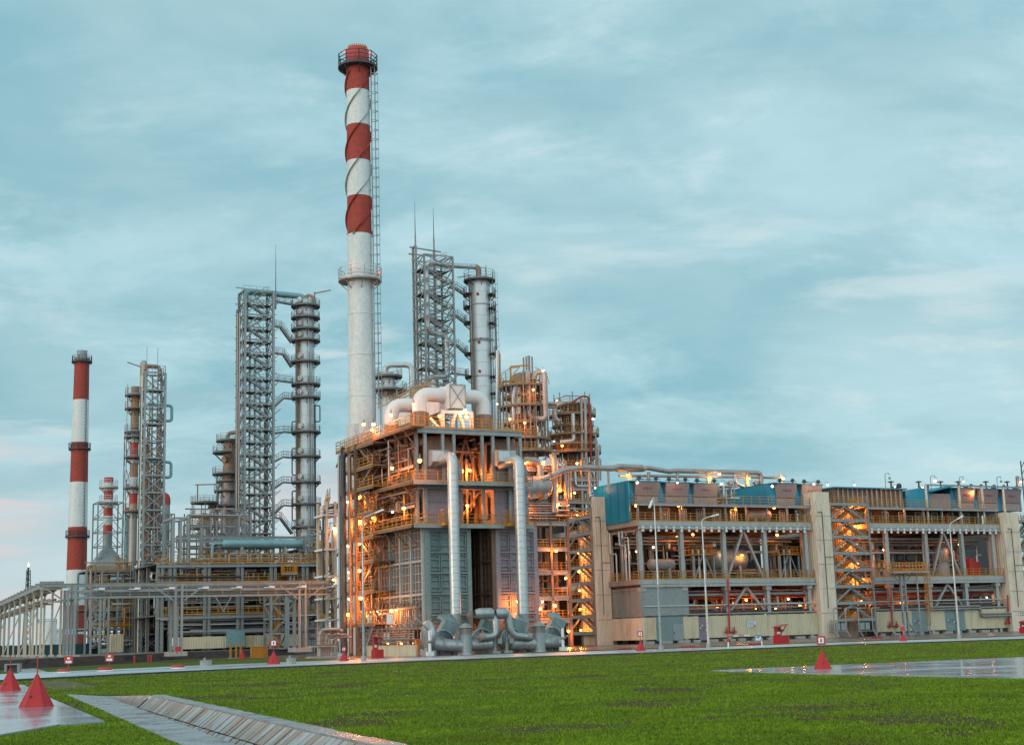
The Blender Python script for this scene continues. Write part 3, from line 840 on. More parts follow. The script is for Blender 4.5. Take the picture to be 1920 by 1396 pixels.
# receding pipe trestle at the left edge
pA = at(75, 1222, 152); pA.z = ZB
tdir = V((-.40, .917, 0)); tw = V((.917, .40, 0))
class _FT(Frame):
    def __init__(s): s.o = V((pA.x, pA.y, 0)); s.u = tw; s.v = tdir
FT = _FT()
T = thing('pipe_trestle', 'long pale pipe trestle on many slim posts running away at the left edge', 'pipe trestle', pA)
ztr = Zat(1091, 80, 152) - .25; WT = 2.0; LT = 150
for i in range(17):
    d = i * 9.0
    for a in (0, WT):
        MB().box(FT, a - .11, a + .11, d - .11, d + .11, ZB, ztr - .6).box(FT, a - .26, a + .26, d - .26, d + .26, ZB - .3, ZB + .25).build('post', M['beige'], T)
    m = MB().box(FT, -.2, WT + .2, d - .14, d + .14, ztr - .6, ztr - .3).box(FT, -.1, WT + .1, d - .09, d + .09, ztr - 1.9, ztr - 1.7)
    if i % 3 == 0: m.beam(FT.w(0, d, ZB + .3), FT.w(WT, d, ztr - 2), .14)
    m.build('cross_beam', M['beige'], T)
for a in (-.1, WT + .1): MB().beam(FT.w(a, 0, ztr - .2), FT.w(a, LT, ztr - .2), .2, .42).build('top_beam', M['steel'], T)
for i, a in enumerate((.25, .65, 1.05, 1.5, 1.8)): MB().pipe([FT.w(a, -1.5, ztr - .1), FT.w(a, LT, ztr - .1)], .13, 8).build('pipe', M[('steel2', 'silver', 'insul', 'steel2', 'rust')[i]], T)
for i, a in enumerate((.3, .9, 1.5)): MB().pipe([FT.w(a, 1, ztr - 1.55), FT.w(a, LT, ztr - 1.55)], .14, 8).build('pipe', M[('insul', 'silver', 'steel2')[i]], T)
for i in range(30): MB().box(FT, -.25, WT + .25, i * 5.0, i * 5.0 + .06, ztr - .1, ztr + .35).build('hoop', M['steel2'], T)

# pipe bridge in front of the left process block
s0, zt0 = FL.front(80, 1090, 0); s1, _z = FL.front(628, 1088, 0)
zt0 = _z
T = thing('pipe_bridge', 'long low pipe bridge crossing in front of the left process block', 'pipe bridge', FL.w((s0 + s1) / 2, 0, ZB))
ZBR = zt0
for d in (0, 1.9): MB().ibeam(FL.w(s0, d, ZBR - .15), FL.w(s1, d, ZBR - .15), .22, .3).build('top_beam', M['steel'], T)
for k, (px, dd) in enumerate(((132, 0), (334, 0), (567, 0))):
    s, _z = FL.front(px, 1200, 0)
    for o in (-.35, .35):
        for d in (0, 1.9):
            MB().ibeam(FL.w(s + o, d, ZB - .2), FL.w(s + o, d, ZBR - .3), .26, .26, FL.v, .06).build('post', M['steel'], T)
    MB().box(FL, s - .9, s + .9, -.5, 2.4, ZB - .3, ZB + .18).build('footing', M['concrete'], T)
    MB().beam(FL.w(s - .9, .0, ZBR - 1.75), FL.w(s - .9, 1.9, ZBR - 1.75), .25).beam(FL.w(s - .5, .95, ZBR - 1.75), FL.w(s + .5, .95, ZBR - 1.75), .25).build('cross_beam', M['steel'], T)
    for o in (-1, 1): MB().beam(FL.w(s + o * .6, 0, ZBR - 1.9), FL.w(s + o * 2.6, 0, ZBR - .5), .14).build('knee_brace', M['steel'], T)
for z in (ZBR - .85, ZBR - 1.5): MB().beam(FL.w(s0 + 3, 0, z), FL.w(s1, 0, z), .16, .2).beam(FL.w(s0 + 3, 1.9, z), FL.w(s1, 1.9, z), .16, .2).build('rail_beam', M['steel'], T)
g = random.Random(11)
for i in range(13):
    z = ZBR - .42 - .085 * i; d = .25 + 1.4 * g.random(); mm_ = ('steel2', 'insul', 'rust', 'silver', 'steel2', 'insul')[i % 6]
    MB().pipe([FL.w(s0 + g.uniform(3, 7), d, z), FL.w(s1, d, z)], g.uniform(.035, .07), 7).build('pipe', M[mm_], T)
for i in range(int((s1 - s0) / 2)): MB().beam(FL.w(s0 + 3 + i * 2, 0, ZBR - 1.5), FL.w(s0 + 3 + i * 2, 0, ZBR - .3), .09).build('hanger', M['steel2'], T)
for i in range(9):
    s = s0 + 2 + i * 3.7; MB().box(FL, s, s + .5, -.7, -.1, ZBR - .75, ZBR - .5).box(FL, s - .6, s, -.35, -.2, ZBR - .72, ZBR - .64).build('pipe_shoe', M['signwhite'], T)

# left process block (three storeys of pipework)
D0 = 40.
f = LF(D0)
colpx = [300, 323, 388, 450, 512, 572, 606]
S = [f(p, 1100)[0] for p in colpx]
zA = f(450, 1150)[1]; zBk = f(450, 1090)[1]; zC = f(450, 1055)[1]; zD = f(450, 1008)[1]
sL, sR = f(292, 1100)[0], f(612, 1100)[0]
T = thing('process_block', 'low three storey open steel process block full of pipework, behind the pipe bridge', 'process unit', FL.w((sL + sR) / 2, D0, ZB))
for s in S:
    for d in (D0, D0 + 7, D0 + 14):
        m = MB()
        if d == D0: m.ibeam(FL.w(s - .3, d, ZB), FL.w(s - .3, d, zC), .3, .4, FL.u).ibeam(FL.w(s + .3, d, ZB), FL.w(s + .3, d, zC), .3, .4, FL.u)
        else: m.ibeam(FL.w(s, d, ZB), FL.w(s, d, zC), .35, .4, FL.u)
        m.build('column', M['steel' if d == D0 else 'steel2'], T)
for z, nm in ((zA, 1), (zBk, 2), (zC, 3)):
    MB().box(FL, sL, sR, D0 + .2, D0 + 14, z - .12, z).build('deck', M['grating'], T)
    MB().ibeam(FL.w(sL, D0 - .15, z - .35), FL.w(sR, D0 - .15, z - .3), .22, .42).build('edge_beam', M['steel'], T)
    MB().rail([FL.w(sL, D0, z), FL.w(sR, D0, z)], 1.1, 1.4, .07, 3).build('railing', M['yellow'], T)
for i, s in enumerate(S[1:-1]):
    MB().beam(FL.w(s + .4, D0, zBk - .6), FL.w(s + 2.4, D0, zA + .3), .16).build('knee_brace', M['steel'], T) if i % 2 else MB().beam(FL.w(s - .4, D0, zBk - .6), FL.w(s - 2.4, D0, zA + .3), .16).build('knee_brace', M['steel'], T)
MB().corr(FL.w(f(318, 1200)[0], D0 - .6), FL.u, f(560, 1200)[0] - f(318, 1200)[0], f(450, 1213)[1], f(450, 1191)[1], -FL.v, .35, .07).build('cladding', M['cream'], T)
a = f(421, 1200)[0]; MB().box(FL, a, a + 2.4, D0 - 1.5, D0 - .7, f(430, 1212)[1], f(430, 1182)[1]).build('door', M['teal'], T)
a = f(316, 1200)[0]; MB().box(FL, a, a + 1.2, D0 - .9, D0 - .75, f(322, 1210)[1], f(322, 1196)[1]).build('sign', M['signwhite'], T)
MB().box(FL, sL + .4, sR + 1, D0 + 14.5, D0 + 14.8, ZB, zC + .2).build('dark_backing', M['dark'], T)
# pipes in front along the ground floor, and between the floors
g = random.Random(4)
for i in range(14):
    z = f(450, 1187 - i * 2.6)[1]; MB().pipe([FL.w(sL + g.uniform(0, 6), D0 - .4 + g.uniform(0, 2.5), z), FL.w(sR - g.uniform(0, 6), D0 - .4 + g.uniform(0, 2.5), z)], g.uniform(.07, .16), 7).build('pipe', M[g.choice(('silver', 'insul', 'steel2', 'dark'))], T)
pipes_clutter(T, FL, (sL, sR), (D0 + .8, D0 + 6), (zA + .2, zBk - .5), 16, (.07, .16), seed=21)
pipes_clutter(T, FL, (sL, sR), (D0 + .5, D0 + 5), (zBk + .2, zC - .5), 14, (.07, .16), seed=22)
pipes_clutter(T, FL, (sL, sR), (D0 + .5, D0 + 8), (zC + .2, zD - .2), 26, (.05, .13), ('steel', 'steel2', 'rust', 'insul', 'dark'), seed=23)
pipes_clutter(T, FL, (sL, sR), (D0 - .3, D0 + 2), (zA + .2, zC - .3), 22, (.04, .09), ('steel2', 'dark', 'rust', 'steel'), seed=24)
for i in range(7):      # white U-bends on the top deck
    s = f(432 + i * 20, 1040)[0]
    MB().pipe([FL.w(s, D0 + .5, zC), FL.w(s, D0 + .5, zC + 1.3), FL.w(s + 1.1, D0 + .5, zC + 1.3), FL.w(s + 1.1, D0 + .5, zC)], .10, 7).build('u_bend', M['silver'], T)
# upper frame with double beam
for y in (1004, 1011): MB().ibeam(FL.w(f(340, y)[0], D0 + 3, f(450, y)[1]), FL.w(f(612, y)[0], D0 + 3, f(450, y)[1]), .25, .4).build('edge_beam', M['steel'], T)
for px in (388, 422, 480, 538, 574, 585, 592):
    s = f(px, 1030)[0]; MB().ibeam(FL.w(s, D0 + 3, zC), FL.w(s, D0 + 3, f(px, 985 if px in (388, 592) else 1003)[1]), .28, .28).build('column', M['steel'], T)
MB().rail([FL.w(f(395, 1050)[0], D0 + .3, zC), FL.w(f(612, 1050)[0], D0 + .3, zC)], 1.3, 1.4, .07, 3).build('railing', M['yellow'], T)
# small open portal frame on the left end
a0, a1 = f(325, 1000)[0], f(353, 1000)[0]
m = MB()
for a in (a0, (a0 + a1) / 2, a1):
    for d in (D0, D0 + 5): m.beam(FL.w(a, d, zC), FL.w(a, d, f(340, 971)[1]), .28)
zz_ = f(340, 971)[1]
for d in (D0, D0 + 5):
    m.beam(FL.w(a0, d, zz_), FL.w(a1, d, zz_), .28); m.beam(FL.w(a0, d, zz_ - 2.8), FL.w(a1, d, zz_ - 2.8), .22)
for a in (a0, a1): m.beam(FL.w(a, D0, zz_), FL.w(a, D0 + 5, zz_), .28)
m.build('portal_frame', M['steel'], T)

# teal horizontal exchanger on its top deck
T = thing('heat_exchanger', 'long teal horizontal drum lying on the top deck of the left process block', 'heat exchanger', FL.w(f(490, 1018)[0], D0 + 1, zC))
p, q = f(424, 1018), f(570, 1018)
hvessel(T, FL.w(p[0], D0 + 1.2, p[1]), FL.w(q[0], D0 + 1.2, p[1]), .62, 'teal', zf=zC)
MB().pipe([FL.w(p[0] - .2, D0 + 1.2, p[1]), FL.w(p[0] - 1.6, D0 + 1.2, p[1]), FL.w(p[0] - 1.6, D0 + 1.2, zC)], .22, 8).build('nozzle_pipe', M['teal'], T)

# stair lattice in front of the block (blue-grey, yellow stair inside)
T = thing('stair_tower', 'pale blue lattice stair tower with yellow stairs at the right end of the pipe bridge', 'stair tower', FL.w(f(530, 1200)[0], D0 - 6, ZB))
f2 = LF(D0 - 6)
lattice_tower(T, FL, f2(508, 1200)[0], f2(536, 1200)[0], D0 - 6, D0 - 3.2, ZB, f2(520, 1104)[1], 4, .28, .14, rails='yellow', kind='Z')
T = thing('ladder_frame', 'narrow pale blue ladder shaped pipe frame beside the yellow stairs', 'pipe frame', FL.w(f2(550, 1200)[0], D0 - 6, ZB))
a0, a1 = f2(540, 1200)[0], f2(553, 1200)[0]; zq = f2(545, 1104)[1]
for a in (a0, a1): MB().ibeam(FL.w(a, D0 - 6, ZB), FL.w(a, D0 - 6, zq), .3, .3).build('post', M['steel'], T)
m = MB()
for i in range(6): m.beam(FL.w(a0, D0 - 6, ZB + (zq - ZB) * i / 5), FL.w(a1, D0 - 6, ZB + (zq - ZB) * i / 5), .22)
m.build('rung', M['steel'], T)

# yellow cage platform
T = thing('cage_platform', 'small bright yellow caged platform on two grey legs on the left block', 'platform', FL.w(f2(545, 1060)[0], D0 - 2, zBk))
f3 = LF(D0 - 2); a0, a1 = f3(534, 1070)[0], f3(558, 1070)[0]; zz_ = f3(545, 1074)[1]
MB().box(FL, a0, a1, D0 - 2, D0 - .4, zz_ - .2, zz_).build('deck', M['steel'], T)
MB().rail([FL.w(a0, D0 - .4, zz_), FL.w(a0, D0 - 2, zz_), FL.w(a1, D0 - 2, zz_), FL.w(a1, D0 - .4, zz_)], 1.25, .35, .07, 4).build('railing', M['yellow'], T)
for a in (a0 + 1.1, a1 - .3): MB().beam(FL.w(a, D0 - 1.2, zBk), FL.w(a, D0 - 1.2, zz_ - .2), .28).build('leg', M['steel'], T)

# block right of it that closes against the furnace
T = thing('process_block', 'darker open steel block of stacked decks between the left block and the furnaces', 'process unit', FL.w(sR + 2, D0 + 4, ZB))
s2 = f(640, 1100)[0]
for y in (1085, 1118, 1150, 1180, 1025, 1050):
    z = f(600, y)[1]; MB().box(FL, sR - 3, s2, D0 + 3, D0 + 14, z - .15, z).build('deck', M['grating'], T)
    MB().ibeam(FL.w(sR - 3, D0 + 2.9, z - .2), FL.w(s2, D0 + 2.9, z - .2), .3, .5).build('edge_beam', M['steel2'], T)
    MB().rail([FL.w(sR - 3, D0 + 3, z), FL.w(s2, D0 + 3, z)], 1.1, 1.4, .07, 3).build('railing', M['yellow'], T)
for s in (sR - 3, sR + .5, sR + 4, s2): MB().ibeam(FL.w(s, D0 + 3, ZB), FL.w(s, D0 + 3, f(600, 990)[1]), .35, .35).build('column', M['steel2'], T)
MB().box(FL, sR - 4, s2, D0 + 14.2, D0 + 14.5, ZB, zC).build('dark_backing', M['dark'], T)
pipes_clutter(T, FL, (sR - 3, s2), (D0 + 2.5, D0 + 6), (ZB + .4, f(600, 985)[1]), 26, (.06, .16), seed=31)

# cross-braced lattice tower with orange piping
Yt = 205; q = at(264, 1215, Yt); Fq = Frame(q.x, q.y, TH)
T = thing('lattice_tower', 'cross braced lattice tower with orange pipes inside and two pipe loops on its right', 'lattice tower', (q.x, q.y, ZB))
zq = Zat(702, 282, Yt + 2); wq = 34 * Yt / 2667 / .887
lattice_tower(T, Fq, 0, wq, 0, 2.4, ZB, zq, 16, .30, .13, 'steel', 'steel', kind='X', rails='yellow', every=2, stairs=False)
g = random.Random(8)
for i in range(24):
    s = g.uniform(.4, wq - .4); d = g.uniform(.5, 2); a_, b_ = sorted((g.uniform(ZB, zq * .5), g.uniform(zq * .4, zq)))
    MB().pipe([Fq.w(s, d, a_), Fq.w(s, d, b_)], g.uniform(.10, .2), 8).build('pipe', M[('rust', 'insul', 'rust', 'steel2')[i % 4]], T)
MB().pipe([Fq.w(-.35, .3, ZB), Fq.w(-.35, .3, zq - .5)], .10, 8).build('pipe', M['tan'], T)
for ya, yb in ((755, 784), (862, 891)):
    z1_, z2_ = Zat(ya, 300, Yt), Zat(yb, 300, Yt)
    MB().pipe([Fq.w(wq * .2, 1, z1_), Fq.w(wq + 1.25, 1, z1_), Fq.w(wq + 1.25, 1, z2_), Fq.w(wq * .3, 1, z2_)], .22, 10, .5).build('pipe_loop', M['teal'], T)
MB().rail([Fq.w(0, 0, zq), Fq.w(wq, 0, zq), Fq.w(wq, 2.4, zq), Fq.w(0, 2.4, zq)], 1.1, 1.0, .06, 2, True).build('railing', M['steel'], T)
MB().pipe([Fq.w(.3, 1.2, zq), Fq.w(.3, 1.2, zq + 1.2), Fq.w(wq * .8, 1.2, zq + 1.2), Fq.w(wq * .8, 1.2, zq - 1)], .28, 9).build('pipe', M['rust'], T)
MB().lathe(Fq.w(.1, 1.6, 0), [(.55, zq - 2), (.55, zq + 1.6), (.3, zq + 2), (.001, zq + 2.1)], 14).build('drum', M['insul'], T)
MB().cyl(Fq.w(2, 1, zq), Fq.w(2, 1, zq + 4), .04, 6).cyl(Fq.w(.4, 1, zq), Fq.w(.4, 1, zq + 4), .04, 6).build('rod', M['steel2'], T)
MB().beam(Fq.w(-.6, .3, zq - .5), Fq.w(-.6, .3, zq + .8), .10).beam(Fq.w(-.6, .3, zq + .8), Fq.w(-2.6, .3, zq + 1.4), .14).build('davit', M['rust'], T)

# slim column with platforms left of it
Yc = 213; P = axis_at(249, 1000, Yc)
T = thing('column', 'slim orange and white column with ring platforms just left of the cross braced tower', 'column', P)
zz2 = lambda y: Zat(y, 248, Yc)
banded_stack(T, P, [(zz2(b), zz2(a), .62, .62, m_) for a, b, m_ in ((725, 812, 'rust'), (812, 830, 'offwhite'), (830, 862, 'red'), (862, 868, 'offwhite'), (868, 895, 'rust'), (895, 925, 'offwhite'), (925, 945, 'red'), (945, 1060, 'insul'))], 'shell', 18)
for y in (742, 767, 811, 820, 858, 915, 959): ring_platform(T, P, zz2(y), .6, 1.55, mat_r='yellow' if y in (767, 959) else 'steel', t=.06)
MB().pipe([P + V((-1.1, -.6, 0)), V((P.x - 1.1, P.y - .6, zz2(720)))], .09, 7).build('riser', M['silver'], T)
q = at(232, 1090, Yc); Fm = Frame(q.x, q.y, TH)
T = thing('mast_frame', 'light thin lattice frame standing left of the slim column', 'lattice frame', (q.x, q.y, ZB))
lattice_tower(T, Fm, 0, 1.1, 0, 1.4, ZB, Zat(820, 230, Yc), 9, .12, .08, decks=False, stairs=False, kind='Z')

# small fired heater: banded stack in a lattice frame on a pyramid roof
Yc = 226; P = axis_at(201, 1040, Yc)
zz2 = lambda y: Zat(y, 202, Yc)
T = thing('fired_heater', 'small heater with pyramid roof and short red and white stack in a frame', 'heater', P)
banded_stack(T, P, [(zz2(b), zz2(a), .72, .72, m_) for a, b, m_ in ((895, 905, 'red'), (905, 920, 'offwhite'), (920, 936, 'red'), (936, 952, 'offwhite'), (952, 967, 'red'), (967, 984, 'offwhite'), (984, 1001, 'red'), (1001, 1045, 'grey'))], 'band', 20)
for y in (914, 943): ring_platform(T, P, zz2(y), .7, 1.5, mat_r='white', matd='insul', t=.06)
Fh = Frame(P.x, P.y, TH)
zr, ze, hb = zz2(1028), zz2(1062), 2.6
m = MB(); b4 = [Fh.w(-hb, -hb, ze), Fh.w(hb, -hb, ze), Fh.w(hb, hb, ze), Fh.w(-hb, hb, ze)]; t4 = [Fh.w(-.7, -.7, zr), Fh.w(.7, -.7, zr), Fh.w(.7, .7, zr), Fh.w(-.7, .7, zr)]
m.hexa(b4 + t4).box(Fh, -hb, hb, -hb, hb, ZB + 4, ze)
m.build('firebox', M['grey'], T)
for a in (-1.95, 1.95):
    for d in (-1.95, 1.95): MB().beam(Fh.w(a, d, ZB), Fh.w(a, d, zz2(943)), .20).build('leg', M['steel'], T)
m = MB(); lv = [zz2(y) for y in (943, 972, 998, 1025, 1055)]
for z in lv:
    for a, b in (((-1.95, -1.95), (1.95, -1.95)), ((1.95, -1.95), (1.95, 1.95)), ((1.95, 1.95), (-1.95, 1.95)), ((-1.95, 1.95), (-1.95, -1.95))): m.beam(Fh.w(*a, z), Fh.w(*b, z), .14)
for i in range(4):
    for d in (-1.95, 1.95): m.beam(Fh.w(-1.95, d, lv[i + 1]), Fh.w(0, d, lv[i]), .1).beam(Fh.w(1.95, d, lv[i + 1]), Fh.w(0, d, lv[i]), .1)
m.build('bracing', M['steel'], T)
MB().rail([Fh.w(-3.2, -3, ze - 2.2), Fh.w(3.4, -3, ze - 2.2)], 1.1, 1.2, .07, 3).build('railing', M['yellow'], T)
for a in (-3.2, 0, 3.4): MB().beam(Fh.w(a, -3, ZB), Fh.w(a, -3, ze - 2.2), .3).build('leg', M['steel'], T)
MB().box(Fh, -3.4, 3.6, -3.1, -.2, ze - 2.5, ze - 2.25).build('platform', M['grating'], T)

# teal drum
Yc = 218; P = axis_at(237, 1010, Yc)
T = thing('column', 'short pale teal column with a domed top behind the cross braced tower', 'column', P)
vessel(T, P, ZB, Zat(968, 237, Yc), .72, 'teal')
ring_platform(T, P, Zat(1055, 237, Yc), .7, 1.6, mat_r='yellow')
MB().pipe([P + V((-.3, -.8, 11)), P + V((-2.2, -.8, 11)), P + V((-2.2, -.8, 7))], .3, 9).build('pipe', M['teal'], T)

# red elbow duct
Yc = 214; P = axis_at(311, 1000, Yc)
T = thing('vent_duct', 'grey vertical vent duct ending in a red elbow, right of the cross braced tower', 'duct', P)
zt2 = Zat(930, 311, Yc); rq = .56
MB().cyl(P, V((P.x, P.y, zt2 - 1.2)), rq, 16).lathe((P.x, P.y, 0), [(rq + .05, Zat(960, 311, Yc)), (rq + .05, Zat(963, 311, Yc))], 16).build('riser', M['grey'], T)
MB().pipe([V((P.x, P.y, zt2 - 1.25)), V((P.x, P.y, zt2 + .1)), V((P.x - 1.3, P.y - .2, zt2 + .0))], rq + .06, 16, 1.1).build('elbow', M['red'], T)
Fv = Frame(P.x, P.y, TH); z_ = Zat(964, 311, Yc)
m = MB()
for a in (-1, 1):
    for d in (-1, 1): m.beam(Fv.w(a, d, ZB), Fv.w(a, d, z_), .16)
for i in range(5):
    z = z_ - i * 2.4
    for a, b in (((-1, -1), (1, -1)), ((1, -1), (1, 1)), ((-1, 1), (1, 1)), ((-1, -1), (-1, 1))): m.beam(Fv.w(*a, z), Fv.w(*b, z), .12)
m.build('support_frame', M['steel'], T)

# low gap-filling pipe frames at the foot of the left towers
DR = 56.
fr_ = LF(DR); ra, rb_ = fr_(160, 1150)[0], fr_(335, 1150)[0]
T = thing('pipe_rack', 'tangle of grey pipe frames and orange railings at the foot of the left towers', 'pipe rack', FL.w((ra + rb_) / 2, DR, ZB))
zrk = [fr_(240, y)[1] for y in (1178, 1142, 1104, 1070)]
n_ = 6
for i in range(n_ + 1):
    s = ra + (rb_ - ra) * i / n_
    for d in (DR, DR + 6): MB().ibeam(FL.w(s, d, ZB), FL.w(s, d, zrk[-1] + (1.5 if i > 2 else 0)), .26, .26).build('post', M['steel'], T)
for k, z in enumerate(zrk):
    for d in (DR, DR + 6): MB().ibeam(FL.w(ra, d, z), FL.w(rb_, d, z), .22, .3).build('beam', M['steel2'], T)
    MB().rail([FL.w(ra, DR, z + .2), FL.w(rb_, DR, z + .2)], 1.1, 1.2, .07, 3).build('railing', M['yellow'], T)
    MB().box(FL, ra, rb_, DR + .2, DR + 6, z, z + .1).build('deck', M['grating'], T)
pipes_clutter(T, FL, (ra, rb_), (DR - 1, DR + 4), (ZB + .5, zrk[-1] + 2), 96, (.05, .15), ('silver', 'steel2', 'insul', 'rust', 'steel', 'yellow'), seed=41)
fq_ = LF(48); a = fq_(205, 1200)[0]; b = fq_(232, 1200)[0]
MB().corr(FL.w(a, 48), FL.u, b - a, ZB + .2, fq_(220, 1188)[1], -FL.v, .35, .07).build('cladding', M['cream'], T)
for px in (160, 176, 192): 
    s = fq_(px, 1150)[0]; MB().beam(FL.w(s, 44, ZB), FL.w(s, 44, fq_(px, 1112)[1]), .24).build('post', M['steel'], T)
m = MB(); s0_, s1_ = fq_(160, 1150)[0], fq_(192, 1150)[0]
for y in (1120, 1145, 1170, 1200): m.beam(FL.w(s0_, 44, fq_(176, y)[1]), FL.w(s1_, 44, fq_(176, y)[1]), .16)
for ya, yb in ((1120, 1145), (1145, 1170), (1170, 1200)): m.beam(FL.w(s0_, 44, fq_(176, ya)[1]), FL.w(s1_, 44, fq_(176, yb)[1]), .12).beam(FL.w(s1_, 44, fq_(176, ya)[1]), FL.w(s0_, 44, fq_(176, yb)[1]), .12)
m.build('bracing', M['steel'], T)
T = thing('fence_wall', 'low dark teal boarded wall behind the trestle and the left posts', 'wall', FL.w(-8, 60, ZB))
fa_, fb_ = LF(60)(-40, 1210)[0], LF(60)(190, 1210)[0]
MB().box(FL, fa_, fb_, 60, 60.2, ZB - .5, ZB + 1.5).build('boarding', M['tealdark'], T)
for i in range(12): MB().box(FL, fa_ + i * (fb_ - fa_) / 12, fa_ + i * (fb_ - fa_) / 12 + .2, 59.8, 59.99, ZB - .5, ZB + 1.6).build('post', M['dark'], T)
# far white tanks between trestle posts
for i, (px, rr_) in enumerate(((88, 7), (102, 6))):
    p = at(px, 1200, 330 + 20 * i); c_ = V((p.x, p.y, 0))
    T = thing('storage_tank', ('white dome topped storage tank seen through the trestle posts', 'smaller white storage tank beside the far left chimney foot')[i], 'tank', c_)
    vessel(T, c_, 0, 7.5 - 2 * i, rr_ * .3, 'white')
    MB().ringrail(c_, rr_ * .3, 7.5 - 2 * i, 0, 2 * PI, 1.0, .09, 2).build('railing', M['steel'], T)

# ---------------------------------------------------------------- tall towers and columns behind
# left pair: stair lattice + banded column
Yt = 236; q = at(458, 1000, Yt); Fq = Frame(q.x, q.y, TH)
zq = Zat(541, 482, Yt); wq = 50 * Yt / 2667 / .887
T = thing('stair_tower', 'tall grey lattice stair tower linked by walkways to the banded column on its right', 'stair tower', (q.x, q.y, 0))
lattice_tower(T, Fq, 0, wq, 0, 3.6, 0, zq, 28, .38, .13, kind='K', rails='steel', every=1)
m = MB()
for i in range(30):
    z = zq * i / 30; m.beam(Fq.w(-.9, 0, z), Fq.w(0, 0, z), .12); m.beam(Fq.w(wq, 0, z), Fq.w(wq + .6, 0, z), .10); m.beam(Fq.w(-.9, 3, z), Fq.w(0, 3, z), .12)
m.beam(Fq.w(-.5, 3, 0), Fq.w(-.5, 3, zq - 3), .34).beam(Fq.w(-.5, 0, 0), Fq.w(-.5, 0, zq - 3), .12)
m.build('outrigger', M['steel2'], T)
for s, d in ((-.75, .6), (-.75, 1.8)): MB().pipe([Fq.w(s, d, 0), Fq.w(s, d, zq - 4)], .14, 8).build('riser', M['insul'], T)
for i in range(5):
    s = .8 + i * .9; MB().pipe([Fq.w(s, 2.9, 0), Fq.w(s, 2.9, zq - 3 - i * 4)], .17, 8).build('riser', M[('silver', 'rust', 'insul')[i % 3]], T)
m = MB(); m.beam(Fq.w(-1.6, 0, zq + .15), Fq.w(wq + .9, 0, zq - .3), .16).beam(Fq.w(-1.4, 0, zq - 1.8), Fq.w(wq + .6, 0, zq - 1.8), .16)
m.build('top_beam', M['steel'], T)
Yc = 243; P = axis_at(574, 850, Yc, 0); zc = lambda y: Zat(y, 575, Yc)
rc = rad(16.2, at(575, 800, Yc))
T2 = thing('column', 'tall silver column ringed by many platforms, right of the left stair tower', 'column', P)
vessel(T2, P, 0, zc(568), rc, 'silver', seams=2.2, name='shell')
for i, y in enumerate((575, 597, 619, 640, 680, 722, 747, 811, 857, 905, 946, 989)):
    a0, a1 = (0, 2 * PI) if y in (575, 722, 747, 946) else (PI * .85, PI * 2.35)
    ring_platform(T2, P, zc(y), rc, rc + 1.05, a0, a1, mat_r='steel2', t=.06)
    manhole(T2, P, rc, zc(y) + 1.0, -PI / 2 - .45, 'silver')
for k, (a, r_, m_, z0_, z1_) in enumerate(((-2.5, .13, 'rust', 0, 568), (-2.3, .10, 'rust', 0, 600), (-2.75, .12, 'insul', 0, 620), (-.9, .09, 'silver', 0, 660), (-.7, .12, 'silver', 0, 700), (-1.15, .08, 'silver', 0, 590), (-.35, .14, 'dark', 0, 760))):
    e = V((math.cos(a), math.sin(a), 0)) * (rc + .25); MB().pipe([P + e + V((0, 0, z0_)), V((P.x + e.x, P.y + e.y, zc(z1_)))], r_, 7).build('riser', M[m_], T2)
for (a, ya, yb) in ((-2.9, 840, 890), (-2.9, 920, 975), (-2.9, 790, 815), (.2, 760, 790)):
    e = V((math.cos(a), math.sin(a), 0)); b0 = V((P.x, P.y, zc(ya))) + e * rc; b1 = V((P.x, P.y, zc(yb))) + e * rc
    MB().pipe([b0, b0 + e * .9, b1 + e * .9, b1], .13, 7).build('side_pipe', M['steel2'], T2)
# overhead pipe from the stair tower into the column head
z = zc(556)
MB().pipe([Fq.w(.5, 1.5, z - 6), Fq.w(.5, 1.5, z), V((P.x - .2, P.y, z + .0)), V((P.x - .2, P.y, zc(575)))], .52, 14, 1.1).build('overhead_pipe', M['teal'], T2)
MB().pipe([V((P.x + .2, P.y, zc(575))), V((P.x + .2, P.y, z + .4)), V((P.x + 1.5, P.y - .3, z - .2)), V((P.x + 1.6, P.y - .3, zc(577)))], .3, 10).build('outlet_pipe', M['rust'], T2)
m = MB(); b = V((P.x + rc + .2, P.y - .6, zc(577))); m.beam(b, b + V((0, 0, 2.6)), .16).beam(b + V((-.2, 0, 2.4)), b + V((2.8, 0, 2.9)), .18); m.build('davit', M['rust'], T2)
# walkways and stairs between tower and column
g0 = Fq.w(wq, 1.2); g1 = P + V((-rc - .9, -.4, 0))
def walkway(T, pts, w, mt_='steel2'):
    m = MB(); r_ = MB(); wd = FF.v * (w / 2)
    for a, b in zip(pts[:-1], pts[1:]):
        if abs(b.z - a.z) > .3: m.stair(a, b, w, FF.v, .12, rail=False)
        else: m.beam(a, b, w, .14); m.beam(a - wd, b - wd, .10, .3)
        for k in (-1, 1):
            for h in (.55, 1.05): r_.beam(a + wd * k + V((0, 0, h)), b + wd * k + V((0, 0, h)), .055)
            n_ = max(2, int((b - a).length / 1.4))
            for i in range(n_ + 1):
                c_ = a.lerp(b, i / n_) + wd * k; r_.beam(c_, c_ + V((0, 0, 1.05)), .055)
    m.build('walkway', M[mt_], T); r_.build('walkway_railing', M['steel2'], T)
    MB().beam(pts[0] + V((-.2, 0, -1.6)), pts[0] + V((1.6, 0, -.1)), .1).build('walkway_strut', M[mt_], T)
def lerpxy(t, z): p = g0.lerp(g1, t); return V((p.x, p.y, z))
